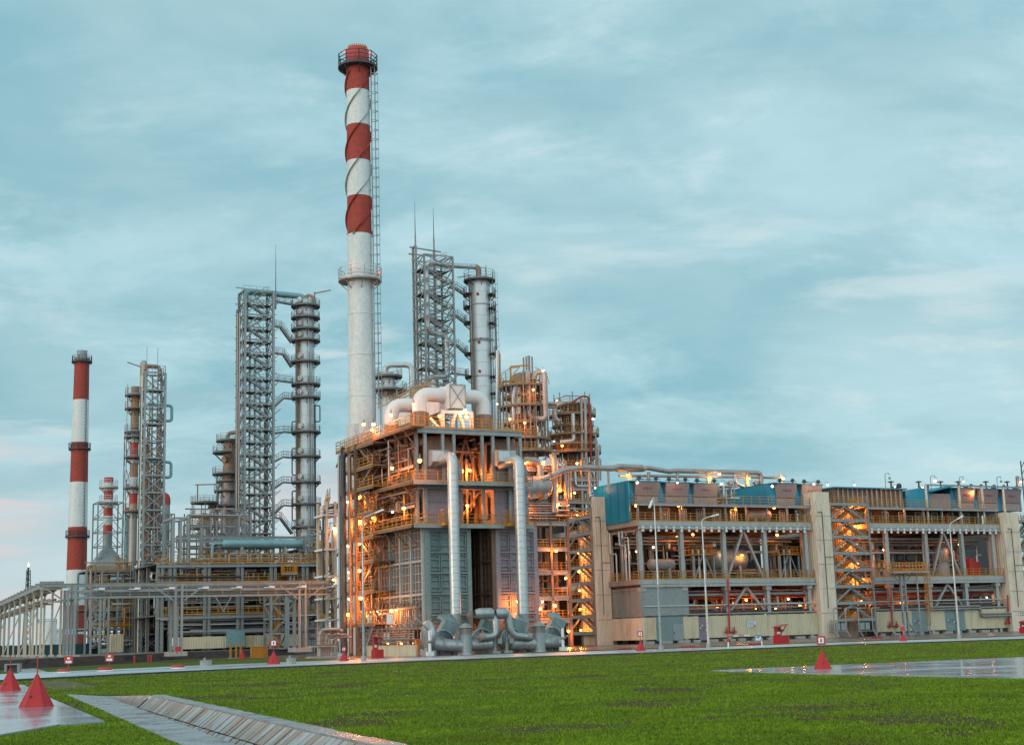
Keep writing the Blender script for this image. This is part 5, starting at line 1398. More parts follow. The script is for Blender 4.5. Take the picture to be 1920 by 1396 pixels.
# tall dark risers at the rear left corner
T = thing('riser_pipes', 'pair of tall dark vertical pipes standing at the rear left corner of the furnaces', 'pipe', PS(641, 1220, -2.9))
for px, r_, mt_ in ((638, .16, 'insul'), (646, .3, 'dark'), (658, .14, 'rust')):
    d, z0_ = FF.side(px, 1178, -2.9); z1_ = FF.side(px - 2, 850, -2.9)[1]
    MB().pipe([FF.w(-2.9, d, .3), FF.w(-2.9, d, z1_), FF.w(-.5, d, z1_)], r_, 10, .5).build('pipe', M[mt_], T)

# white flue duct to the chimney with its two bends
chim = at(677, 700, 165); dch = (V((chim.x, chim.y, 0)) - FF.o).dot(FF.v); sch = (V((chim.x, chim.y, 0)) - FF.o).dot(FF.u)
T = thing('flue_duct', 'large white rectangular flue duct running from the furnace roof back to the tall chimney', 'duct', FF.w(sch, 3, Z3))
dF = 1.5
sa, zTop = FF.front(843, 720, dF); sb, zBot = FF.front(873, 766, dF)
MB().box(FF, sa, sb, dF, dch - 1.2, zBot, zTop).build('duct', M['duct'], T)
m = MB()
for a, b in (((sa, zBot), (sb, zBot)), ((sb, zBot), (sb, zTop)), ((sb, zTop), (sa, zTop)), ((sa, zTop), (sa, zBot)), ((sa, zBot), (sb, zTop)), ((sa, zTop), (sb, zBot))):
    m.beam(FF.w(a[0], dF - .03, a[1]), FF.w(b[0], dF - .03, b[1]), .10, .08)
m.build('end_frame', M['insul'], T)
for d in range(4, int(dch), 3):
    MB().box(FF, sa - .05, sb + .05, d, d + .12, zBot - .04, zTop + .05).build('flange', M['duct'], T)
rb = rad(13.5, FF.w(sa, 3, zTop))
zc_ = (zTop + zBot) / 2 + .35
for (px, sd) in ((787, -1), (907, 1)):
    s_ = sF(px, 790, 3.2); zz_ = Z3 + 2.2
    MB().pipe([FF.w(s_, 3.2, zz_ - .6), FF.w(s_, 3.2, zc_), FF.w(sa + .2 if sd < 0 else sb - .2, 3.2, zc_)], rb, 22, 2.3 * rb).build('bend', M['duct'], T)
    m = MB().lathe(FF.w(s_, 3.2, 0), [(rb + .12, Z3 + .02), (rb + .12, zz_ - .2), (rb, zz_ - .1)], 22)
    for k in range(12): a = k * PI / 6; m.box(Frame(*(FF.w(s_, 3.2) + V((math.cos(a), math.sin(a), 0)) * (rb + .12))[:2], PI / 2 - a), -.03, .10, -.05, .05, Z3 + .02, zz_ - .2)
    m.build('collar', M['rust'], T)
s_ = sF(787, 790, 3.2)
for d_ in (10.5,):
    MB().pipe([FF.w(s_ - .2, d_, Z3 + 1.2), FF.w(s_ - .2, d_, zc_), FF.w(sa + .2, d_, zc_)], rb, 22, 2.3 * rb).build('bend', M['duct'], T)
    MB().lathe(FF.w(s_ - .2, d_, 0), [(rb + .12, Z3 + .02), (rb + .12, Z3 + 1.6), (rb, Z3 + 1.7)], 22).build('collar', M['rust'], T)
# white trestle under the duct
m = MB(); d_ = 1.2; a, b = sF(830, 790, d_), sF(884, 790, d_); zz_ = zBot - .12
zl_ = zF(857, 770, d_)
m.beam(FF.w(a, d_, Z3), FF.w(a, d_, zl_), .34).beam(FF.w(b, d_, Z3), FF.w(b, d_, zl_), .34).beam(FF.w(a - .17, d_, zl_ - .17), FF.w(b + .17, d_, zl_ - .17), .36)
c_ = (a + b) / 2; m.beam(FF.w(c_ - .2, d_, zl_ - .3), FF.w(a + .9, d_, Z3), .3).beam(FF.w(c_ + .2, d_, zl_ - .3), FF.w(b - .9, d_, Z3), .3).beam(FF.w(a - 1.5, d_, zl_ - .9), FF.w(a - .3, d_, Z3), .25)
m.build('support_trestle', M['duct'], T)
m = MB().rail([FF.w(sa, 5, zTop), FF.w(sa, dch - 3, zTop)], 1.0, 1.5, .06, 2); m.build('railing', M['yellow'], T)

# two big aluminium ducts coming down the front
for i, (px, py, pxb, lb) in enumerate(((848, 846, 852, 'silver clad duct bending out and straight down in front of the left furnace'), (972, 852, 980, 'silver clad duct bending out and straight down in front of the right furnace'))):
    d_ = -2.9; s_, z_ = FF.front(px, py + 9, d_); r_ = rad(10.2, FF.w(s_, d_, z_))
    T = thing('air_duct', lb, 'duct', FF.w(s_, d_, 0))
    zb = zF(pxb, 1150, d_)
    MB().pipe([FF.w(s_ - .6, .2, z_ - .2), FF.w(s_, -1.2, z_), FF.w(s_, d_, z_), FF.w(s_, d_, zb)], r_, 20, 1.5).build('pipe', M['silver'], T)
    m = MB()
    k = 22
    for j in range(k):
        z = zb + (z_ - 1.8 - zb) * j / (k - 1); m.lathe(FF.w(s_, d_, 0), [(r_ + .005, z - .05), (r_ + .03, z - .03), (r_ + .03, z + .03), (r_ + .005, z + .05)], 20, smooth=False)
    m.build('seam_band', M['silver'], T)
    MB().lathe(FF.w(s_, d_, 0), [(r_, zb + .01), (r_ * .92, zb - .1), (r_ * .92, .8)], 20).build('lower_pipe', M['silver'], T)
    m = MB()
    for a in (-.62, .62): m.beam(FF.w(s_ + a, d_ + .1, .1), FF.w(s_ + a, d_ + .1, zb - .5), .16)
    m.beam(FF.w(s_ - .62, d_ + .1, zb - .5), FF.w(s_ + .62, d_ + .1, zb - .5), .16); m.build('support', M['steel'], T)
    b0, z0_ = FF.front(px - 38, 872, -.4); b1, z1_ = FF.front(px - 12, 843, -.4)
    m = MB(); c_ = (b0 + b1) / 2 + .3; zm = (z0_ + z1_) / 2
    m.hexa([FF.w(b0, -.1, z0_), FF.w(b1 + .6, -.1, z0_), FF.w(b1 + .6, .9, z0_), FF.w(b0, .9, z0_), FF.w(b0, -.1, z1_), FF.w(b1 + .6, -.1, z1_), FF.w(b1 + .6, .9, z1_), FF.w(b0, .9, z1_)])
    m.hexa([FF.w(s_ - 1.4, -1.1, zm - .5), FF.w(s_ - .1, -1.1, zm - .5), FF.w(b1 + .6, -.11, z0_), FF.w(b0, -.11, z0_), FF.w(s_ - 1.4, -1.1, zm + .6), FF.w(s_ - .1, -1.1, zm + .6), FF.w(b1 + .6, -.11, z1_), FF.w(b0, -.11, z1_)])
    m.build('transition_box', M['silver'], T)

# fans, pots and pipes on the ground in front
DG = -6.5
def pg(px, py, d=DG): return FF.w(*_sd(FF.front(px, py, d), d))
for i, px in enumerate((874, 1012)):
    c_ = pg(px, 1215); c_.z = 0; r_ = rad(11.0, c_); dy = (0, -3)[i]
    T = thing('vent_pot', ('silver vent pot with a conical rain hat, in front of the left furnace', 'silver vent pot with a conical rain hat, in front of the right furnace')[i], 'vent', c_)
    z1_ = zF(px, 1189 + dy, DG); z2_ = zF(px, 1176 + dy, DG); z3_ = zF(px, 1167 + dy, DG)
    MB().lathe(c_, [(r_ + .1, 0), (r_ + .1, .1), (r_, .12), (r_, z1_), (r_ * .6, z1_ + .02), (.01, z1_ + .02)], 24).build('pot', M['silver2'], T)
    MB().lathe(c_, [(r_ * .8, z1_), (r_ * .98, z2_)], 24).build('neck', M['insul'], T)
    for k in range(6): 
        a = k * PI / 3; MB().beam(c_ + V((math.cos(a) * r_ * .9, math.sin(a) * r_ * .9, z1_)), c_ + V((math.cos(a) * r_ * 1.1, math.sin(a) * r_ * 1.1, z2_ + .05)), .06).build('strut', M['steel2'], T)
    MB().lathe(c_, [(r_ * 1.35, z2_), (r_ * .5, z3_ - .08), (.01, z3_)], 24).build('rain_hat', M['grey'], T)
for i, (pts, r_, nm, lb) in enumerate((
    (((812, 1206), (826, 1209), (866, 1210)), .62, 'intake_pipe', 'fat dented silver pipe lying left of the left vent pot'),
    (((884, 1208), (919, 1206)), .58, 'intake_pipe', 'short fat silver pipe with a domed end right of the left vent pot'),
    (((962, 1206), (1003, 1206)), .64, 'intake_pipe', 'fat shiny silver pipe lying left of the right vent pot'),
    (((1020, 1204), (1049, 1204)), .60, 'intake_pipe', 'fat silver pipe with a domed end right of the right vent pot'))):
    P_ = [pg(*p, DG + .3) for p in pts]
    T = thing(nm, lb, 'pipe', V((P_[0].x, P_[0].y, 0)))
    MB().pipe(P_, r_, 20, .8).build('pipe', M['silver2'], T)
    ax = (P_[-1] - P_[-2]).normalized(); MB().lathe(P_[-1], [(r_, 0), (r_ * .9, r_ * .28), (r_ * .6, r_ * .48), (.01, r_ * .56)], 20, ax).build('end_dome', M['silver2'], T)
    ax0 = (P_[0] - P_[1]).normalized(); MB().lathe(P_[0], [(r_, 0), (r_ * .9, r_ * .28), (r_ * .6, r_ * .48), (.01, r_ * .56)], 20, ax0).build('end_dome', M['silver2'], T)
    for t in (.3, .75):
        q = P_[0].lerp(P_[-1], t); MB().lathe(q, [(r_ + .01, -.05), (r_ + .05, -.03), (r_ + .05, .03), (r_ + .01, .05)], 20, P_[-1] - P_[0], smooth=False).build('band', M['insul'], T)
        MB().beam(V((q.x, q.y, 0)), V((q.x, q.y, q.z - r_ * .9)), .5, .3).build('cradle', M['dark'], T)
for i, (px, pts) in enumerate(((932, ((880, 1150), (928, 1150), (931, 1192), (905, 1193))), (957, ((935, 1150), (953, 1150), (958, 1191), (992, 1193))))):
    P_ = [pg(*p, DG - .5) for p in pts]; P_[0] = FF.w(sF(pts[0][0], pts[0][1], -1.0), -1.0, P_[0].z) if i == 0 else P_[0]
    T = thing('hot_air_pipe', ('silver S shaped pipe curving down toward the left vent pot', 'silver S shaped pipe curving down toward the right vent pot')[i], 'pipe', V((P_[2].x, P_[2].y, 0)))
    MB().pipe(P_, .34, 16, 1.1).build('pipe', M['silver2'], T)
    q = pg((915, 942)[i], 1149, DG - .45); t = FF.u
    MB().lathe(q, [(.34, -1.5 + .7 * i), (.5, -1.1 + .6 * i), (.55, -.6 + .3 * i), (.55, .2), (.5, .4), (.34, .6)], 18, t).build('bulb', M['silver2'], T)
    q2 = P_[2]; MB().lathe(pg((926, 950)[i], 1186, DG - .2) * 1.0, [(.12, 0), (.12, -.1)], 6).build('bracket', M['steel2'], T)
    pp = pg((928, 950)[i], 1200, DG); MB().cyl(V((pp.x, pp.y, 0)), V((pp.x, pp.y, zF((928, 950)[i], 1154, DG))), .16, 10).box(Frame(pp.x, pp.y, TH), -.45, .45, -.35, .35, 0, .22).box(Frame(pp.x, pp.y, TH), .1, .55, -.5, -.2, zF(930, 1206, DG), zF(930, 1197, DG)).build('stand', M['steel'], T)
    MB().cyl(P_[3] - FF.u * .25, P_[3] + FF.u * .25, .42, 12).cyl(P_[3] + V((0, 0, .3)), P_[3] + V((0, 0, .9)), .08, 8).cyl(P_[3] + V((0, 0, .8)), P_[3] + V((0, 0, .87)), .3, 12).build('valve', M['steel2'], T)
for i, (px, lb) in enumerate(((826, 'dark blower with a round casing at the foot of the left silver duct'), (900, 'dark blower casing behind the left pair of fat pipes'), (955, 'dark blower casing between the two S shaped pipes'), (1030, 'dark blower casing at the far right of the ground pipes'))):
    c_ = pg(px, 1208, DG + 2.2); c_.z = max(1.25, 1.2); T = thing('blower', lb, 'blower', V((c_.x, c_.y, 0)))
    MB().lathe(c_, [(.01, -.5), (1.15, -.5), (1.15, .5), (.01, .5)], 26, FF.v).build('casing', M['grey'], T)
    MB().lathe(c_, [(1.15, -.56), (1.25, -.5), (1.25, -.4), (1.15, -.36)], 26, FF.v, smooth=False).build('rim', M['silver2'], T)
    m = MB(); q = Frame(c_.x, c_.y, TH)
    m.hexa([q.w(-.5, -.5, c_.z + .6), q.w(1.0, -.5, c_.z + .2), q.w(1.0, .5, c_.z + .2), q.w(-.5, .5, c_.z + .6), q.w(.4, -.5, c_.z + 2.1), q.w(1.9, -.5, c_.z + 1.6), q.w(1.9, .5, c_.z + 1.6), q.w(.4, .5, c_.z + 2.1)])
    m.build('outlet_duct', M['green'], T)
    m = MB(); m.hexa([q.w(.4, -.5, c_.z + 2.12), q.w(1.9, -.5, c_.z + 1.62), q.w(1.9, .5, c_.z + 1.62), q.w(.4, .5, c_.z + 2.12), q.w(.6, 1.5, c_.z + 2.7), q.w(1.7, 1.5, c_.z + 2.7), q.w(1.7, 2.3, c_.z + 2.4), q.w(.6, 2.3, c_.z + 2.4)])
    m.build('duct_elbow', M['green'], T)
    MB().box(q, -1.0, 1.0, -.6, .6, 0, .35).build('plinth', M['concrete'], T)
# vertical wheel at the left end and slim posts
c_ = pg(803, 1190, DG + .6); T = thing('fan_wheel', 'large pale fan casing disc standing edge on at the left furnace corner', 'fan', V((c_.x, c_.y, 0)))
MB().lathe(c_, [(.01, -.25), (1.3, -.25), (1.45, -.1), (1.45, .1), (1.3, .25), (.01, .25)], 28, FF.u).build('casing', M['silver2'], T)
MB().box(Frame(c_.x, c_.y, TH), -.5, .5, -.7, .7, 0, .5).beam(V((c_.x, c_.y, .3)), V((c_.x, c_.y, c_.z - 1.2)), .6).build('plinth', M['concrete'], T)
for i, (px, y1, lb) in enumerate(((806, 1180, 'pale slim standpipe with a valve at the left furnace corner'), (1056, 1176, 'pale slim standpipe with ladder brace right of the ground pipes'))):
    c_ = pg(px, 1215, DG - 1.0); c_.z = 0; T = thing('standpipe', lb, 'standpipe', c_)
    h = zF(px, y1, DG - 1.0)
    MB().cyl(c_, c_ + V((0, 0, h)), .15, 10).box(Frame(c_.x, c_.y, TH), -.3, .3, -.3, .3, 0, .4).build('pipe', M['signwhite'], T)
    MB().lathe(c_, [(.17, h * .5), (.34, h * .5 + .05), (.34, h * .5 + .2), (.17, h * .5 + .25)], 12).build('flange', M['steel2'], T)
    MB().pipe([c_ + V((0, 0, h - .1)), FF.w((c_ - FF.o).dot(FF.u) - 1.4, DG - 1, h + 1.1)], .1, 8).build('arm', M['steel'], T)

# ---------------------------------------------------------------- reactors and open structure right of the furnaces
def reactor(label, px, Y, r_px, yt, plats, ybot, seed, pipes):
    P = axis_at(px, 800, Y, 0); zc = lambda y: Zat(y, px, Y); r_ = rad(r_px, at(px, 800, Y))
    T = thing('reactor', label, 'reactor', P)
    vessel(T, P, 4, zc(yt), r_, 'rust', seams=2.6)
    for y, e_ in plats:
        ring_platform(T, P, zc(y), r_, r_ + e_, mat_r='yellow', matd='grating', t=.065)
    g = random.Random(seed)
    for k in range(pipes):
        a = -PI * .04 - g.random() * PI * .92; e = V((math.cos(a), math.sin(a), 0)) * (r_ + g.uniform(.15, 1.7))
        z0, z1 = sorted((g.uniform(zc(ybot), zc(yt)), g.uniform(zc(ybot), zc(yt - 10))))
        a2 = a + g.uniform(-.5, .5); e2 = V((math.cos(a2), math.sin(a2), 0)) * (r_ - .1)
        MB().pipe([V((P.x + e.x, P.y + e.y, z0)), V((P.x + e.x, P.y + e.y, z1)), V((P.x + e2.x, P.y + e2.y, z1))], g.uniform(.05, .14), 7).build('pipe', M[g.choice(('insul', 'silver', 'rust', 'steel2', 'steel2', 'dark', 'brown'))], T)
    for k in range(13):
        a = -PI * k / 12; e = V((math.cos(a), math.sin(a), 0)) * (r_ + plats[0][1] - .1)
        MB().beam(V((P.x + e.x, P.y + e.y, zc(plats[-1][0]))), V((P.x + e.x, P.y + e.y, zc(plats[0][0]) + (2.0 if k % 3 == 0 else 0))), .11).build('post', M['steel2'], T)
    return T, P, zc, r_
T, P, zc, r_ = reactor('larger rusty reactor vessel with ring platforms, vent stacks and a big pipe loop', 983, 212, 25, 712, ((727, 1.7), (746, 1.1), (765, 1.7), (796, 1.3), (826, 1.9), (850, 2.2)), 870, 71, 46)
for i, (px, yt) in enumerate(((983, 670), (988, 668), (993, 667), (999, 669))):
    q = at(px, 720, 212); MB().cyl(V((q.x, q.y, zc(712))), V((q.x, q.y, zc(yt))), (.13, .13, .2, .13)[i], 8).build('vent_stack', M['steel2'], T)
q = lambda px, y, Y=209.5: at(px, y, Y)
MB().pipe([q(1000, 712), q(1004, 697), q(1020, 697), q(1024, 787), q(992, 782), q(990, 695)], .42, 14, 1.0).build('pipe_loop', M['insul'], T)
MB().pipe([q(962, 850), q(963, 745), q(967, 722)], .36, 10).build('riser', M['silver'], T)
for px in (969, 972, 975): MB().pipe([q(px, 776), q(px, 722)], .11, 7).build('riser', M['signwhite'], T)
m = MB(); a, b = q(958, 720), q(957, 687); m.beam(a, b, .22); m.beam(b, q(994, 684), .22); m.beam(q(963, 700), q(974, 688), .14); m.build('davit', M['yellow'], T)
m = MB().pipe([q(939, 727), q(941, 700), q(956, 690), q(975, 688)], .06, 6).pipe([q(1030, 720), q(1024, 698), q(1002, 688)], .06, 6); m.build('top_hoop', M['yellow'], T)
MB().pipe([q(932, 860, 216), q(933, 657, 216)], .3, 10).build('tall_riser', M['silver'], T)
MB().pipe([q(938, 740, 216), q(937, 662, 216), q(930, 656, 216)], .13, 7).build('tall_riser', M['yellow'], T)
T, P, zc, r_ = reactor('smaller reactor vessel wrapped in vertical pipes, one of them bright red', 1074, 222, 18, 765, ((762, 1.4), (781, 2.2), (800, 1.8), (818, 2.6), (836, 2.2), (851, 2.8)), 880, 72, 48)
q = lambda px, y, Y=218.5: at(px, y, Y)
MB().pipe([q(1109, 880), q(1107, 800), q(1104, 744), q(1092, 742), q(1068, 757)], .15, 9).build('red_pipe', M['brick'], T)
MB().pipe([q(1099, 880), q(1097, 748)], .26, 9).pipe([q(1092, 880), q(1090, 746)], .22, 9).build('riser', M['insul'], T)
MB().pipe([q(1049, 790), q(1040, 784), q(1040, 760), q(1056, 755)], .42, 12, .9).build('elbow', M['insul'], T)
MB().pipe([q(1074, 775), q(1075, 812), q(1076, 826), q(1050, 828)], .34, 10).build('riser', M['silver'], T)
MB().pipe([q(1039, 760), q(1042, 750), q(1060, 741), q(1092, 743)], .07, 6).build('top_hoop', M['steel2'], T)
for px in (1117, 1119, 1122, 1126): MB().pipe([q(px, 900), q(px, 815 + (px - 1117) * 5), q(px - 5, 815 + (px - 1117) * 5)], .14, 7).build('riser', M[('insul', 'steel2')[px % 2]], T)
MB().pipe([q(1023, 757, 216), q(1044, 757, 216)], .32, 9).pipe([q(1023, 763, 216), q(1044, 763, 216)], .22, 9).pipe([q(1023, 787, 216), q(1040, 787, 216)], .14, 7).build('linking_pipe', M['insul'], T)

# open deck structure between furnaces and the stair tower
DP = 30.
def pF(px, py, d=DP): return FF.front(px, py, d)
T = thing('process_block', 'tall open deck structure full of hot lit pipework between the furnaces and the stair tower', 'process unit', FF.w(*_sd((pF(1035, 1210)[0], 0), DP)))
a0 = pF(985, 1000)[0]; ae = pF(1066, 1000)[0]; a1 = ae
for px in (1004, 1032, 1064):
    s = pF(px, 1000)[0]; y1 = 872 if px in (1032, 1090) else 905
    for d in (DP, DP + 6): MB().ibeam(FF.w(s, d, 0), FF.w(s, d, pF(px, y1)[1]), .34, .34, FF.v, .08).build('column', M['brown'], T)
for y, b1 in ((878, a1), (914, a1), (938, a1), (978, a1), (1026, ae), (1070, ae), (1118, ae), (1160, ae)):
    z = pF(1035, y)[1]
    MB().box(FF, a0, b1, DP + .2, DP + 7, z - .12, z).build('deck', M['grating'], T)
    MB().ibeam(FF.w(a0, DP - .1, z - .25), FF.w(b1, DP - .1, z - .25), .28, .5).build('edge_beam', M['insul'], T)
    if y in (938,): continue
    MB().rail([FF.w(a0, DP, z), FF.w(b1, DP, z)], 1.1, 1.2, .065, 3).build('railing', M['yellow'], T)
for i, y in enumerate((944, 948, 953, 957, 962, 967, 972)): MB().pipe([FF.w(a0, DP - .5, pF(1035, y)[1]), FF.w(a1 - (0 if i % 2 else 2), DP - .5, pF(1035, y)[1])], .09 + .03 * (i % 3), 7).build('pipe', M[('insul', 'silver', 'rust')[i % 3]], T)
MB().box(FF, a0 - 6, a1, DP + 8, DP + 8.3, 0, pF(1035, 905)[1]).build('dark_backing', M['dark'], T)
pipes_clutter(T, FF, (a0, ae), (DP + .3, DP + 5), (.5, pF(1035, 975)[1]), 34, (.06, .18), ('rust', 'insul', 'steel2', 'brown'), seed=73)
pipes_clutter(T, FF, (a0, a1), (DP - .5, DP + 5), (pF(1035, 930)[1], pF(1035, 862)[1]), 36, (.07, .22), ('rust', 'insul', 'silver', 'insul'), seed=74)
P_ = lambda px, y, d=DP - .8: FF.w(*_sd(pF(px, y, d), d))
MB().pipe([P_(985, 862), P_(1012, 864), P_(1014, 896)], .45, 12, .9).build('pipe', M['insul'], T)
MB().pipe([P_(1040, 960), P_(1040, 862), P_(1034, 850)], .42, 12).build('pipe', M['insul'], T)
for px in (1060, 1065, 1069): MB().pipe([P_(px, 935), P_(px, 880)], .18, 8).build('pipe', M['insul'], T)
for px, y in ((1012, 902), (1040, 880), (1060, 905), (1090, 890)): MB().pipe([P_(px, y), P_(px, y - 30), P_(px + 8, y - 30)], .16, 8).build('pipe', M['rust'], T)
DP3 = 52.
T = thing('pipe_rack', 'upper pipe rack of stacked decks behind the lit stair tower, under the smaller reactor', 'pipe rack', FF.w(*_sd((pF(1095, 1200, DP3)[0], 0), DP3)))
b0_, b1_ = pF(1060, 900, DP3)[0], pF(1122, 900, DP3)[0]
for px in (1062, 1090, 1119):
    s = pF(px, 900, DP3)[0]
    for d in (DP3, DP3 + 6): MB().ibeam(FF.w(s, d, 0), FF.w(s, d, pF(px, 872, DP3)[1]), .34, .34, FF.v, .08).build('column', M['insul'], T)
for y in (878, 896, 914, 938, 975):
    z = pF(1090, y, DP3)[1]; MB().box(FF, b0_, b1_, DP3 + .2, DP3 + 7, z - .12, z).build('deck', M['grating'], T); MB().ibeam(FF.w(b0_, DP3 - .1, z - .25), FF.w(b1_, DP3 - .1, z - .25), .28, .5).build('edge_beam', M['insul'], T); MB().rail([FF.w(b0_, DP3, z), FF.w(b1_, DP3, z)], 1.1, 1.2, .065, 3).build('railing', M['yellow'], T)
MB().box(FF, b0_, b1_, DP3 + 8, DP3 + 8.3, 0, pF(1090, 915, DP3)[1]).build('dark_backing', M['dark'], T)
pipes_clutter(T, FF, (b0_, b1_), (DP3 - .6, DP3 + 4), (pF(1090, 975, DP3)[1], pF(1090, 862, DP3)[1]), 30, (.08, .24), ('rust', 'insul', 'silver', 'insul'), seed=75)
T = thing('horizontal_drum', 'fat horizontal insulated drum lying on the deck right of the furnace top', 'drum', P_(1005, 925))
hvessel(T, P_(984, 914, DP - 1), P_(1024, 912, DP - 1), 1.45, 'insul', zf=pF(1035, 938)[1])
T = thing('transfer_pipe', 'long brown overhead pipe climbing right from the furnace toward the roof of the right hall', 'pipe', P_(1016, 898, DP - 2))
MB().pipe([P_(1016, 900, DP - 2), P_(1060, 880, DP - 2), P_(1092, 876, DP - 2), P_(1150, 878, DP - 2), P_(1158, 874, DP - 2), P_(1205, 876, DP - 2)], .38, 12).build('pipe', M['insul'], T)
for px in (1060, 1105, 1140): MB().beam(P_(px, 880, DP - 2), V((*P_(px, 880, DP - 2)[:2], pF(px, 925, DP - 2)[1])), .25).build('support', M['insul'], T)
MB().lathe(P_(1032, 892, DP - 2), [(.38, -.1), (.5, -.08), (.5, .08), (.38, .1)], 12, P_(1060, 880, DP - 2) - P_(1016, 900, DP - 2), smooth=False).build('flange', M['steel2'], T)

# slim frames just left of the furnaces (tan posts with white landings)
DQ = 24.
Q_ = lambda px, y, d=DQ: FF.w(*_sd(pF(px, y, d), d))
T = thing('stair_tower', 'slender tan framed access tower with white landings squeezed left of the furnaces', 'stair tower', Q_(620, 1222))
sa_, sb_ = pF(613, 1100, DQ)[0], pF(629, 1100, DQ)[0]; ztop = pF(618, 940, DQ)[1]
for s in (sa_, sb_):
    for d in (DQ, DQ + 3): MB().ibeam(FF.w(s, d, 0), FF.w(s, d, ztop), .3, .3, FF.v, .08).build('column', M['tan'], T)
for i, y in enumerate((964, 1028, 1078, 1120, 1160)):
    z = pF(620, y, DQ)[1]
    MB().box(FF, sa_ - .4, sb_ + .4, DQ - .3, DQ + 3.2, z - .2, z).build('landing', M['signwhite'], T)
    MB().rail([FF.w(sb_, DQ, z), FF.w(sa_, DQ, z), FF.w(sa_, DQ + 3, z)], 1.1, .8, .065, 3).build('railing', M['yellow'], T)
    MB().stair(FF.w(sa_ + .3, DQ + 1.5, z), FF.w(sb_ - .2, DQ + 1.5, z + 2.2), .8, FF.v, .1).build('stair', M['yellow'], T)
for k in range(6): MB().pipe([Q_(611, 946 + k * 4), Q_(636, 944 + k * 4)], .08, 6).build('pipe', M['steel2'], T)
MB().pipe([Q_(607, 1150), Q_(606, 970), Q_(611, 955), Q_(636, 945)], .14, 8).build('pipe', M['dark'], T)
T = thing('pipe_stand', 'grey manifold of bent pipes on a low stand left of the furnaces', 'pipe stand', Q_(612, 1222, 8))
for i, px in enumerate((600, 605, 612, 617, 622)):
    d_ = 8 + i * .4
    b0 = FF.w(*_sd(pF(px, 1215, d_), d_)); b0.z = 0
    top = pF(px, (1180, 1183, 1190, 1192, 1195)[i], d_)[1]
    MB().pipe([b0, b0 + V((0, 0, top)), b0 + V((0, 0, top)) + FF.u * 2.2], (.2, .2, .12, .1, .1)[i], 9, .7).build('pipe', M['insul'], T)
b0 = Q_(612, 1222, 8); fr_ = Frame(b0.x, b0.y, TH)
MB().box(fr_, -1.6, 1.0, -.6, 1.6, 1.1, 1.22).build('tray', M['concrete'], T); MB().box(fr_, -1.7, 1.0, -.6, 1.6, 0, .15).build('base', M['concrete'], T)
MB().rail([fr_.w(-1.3, -.5, 1.2), fr_.w(1.0, -.5, 1.2)], 1.6, .8, .08, 3).build('frame', M['brown'], T)

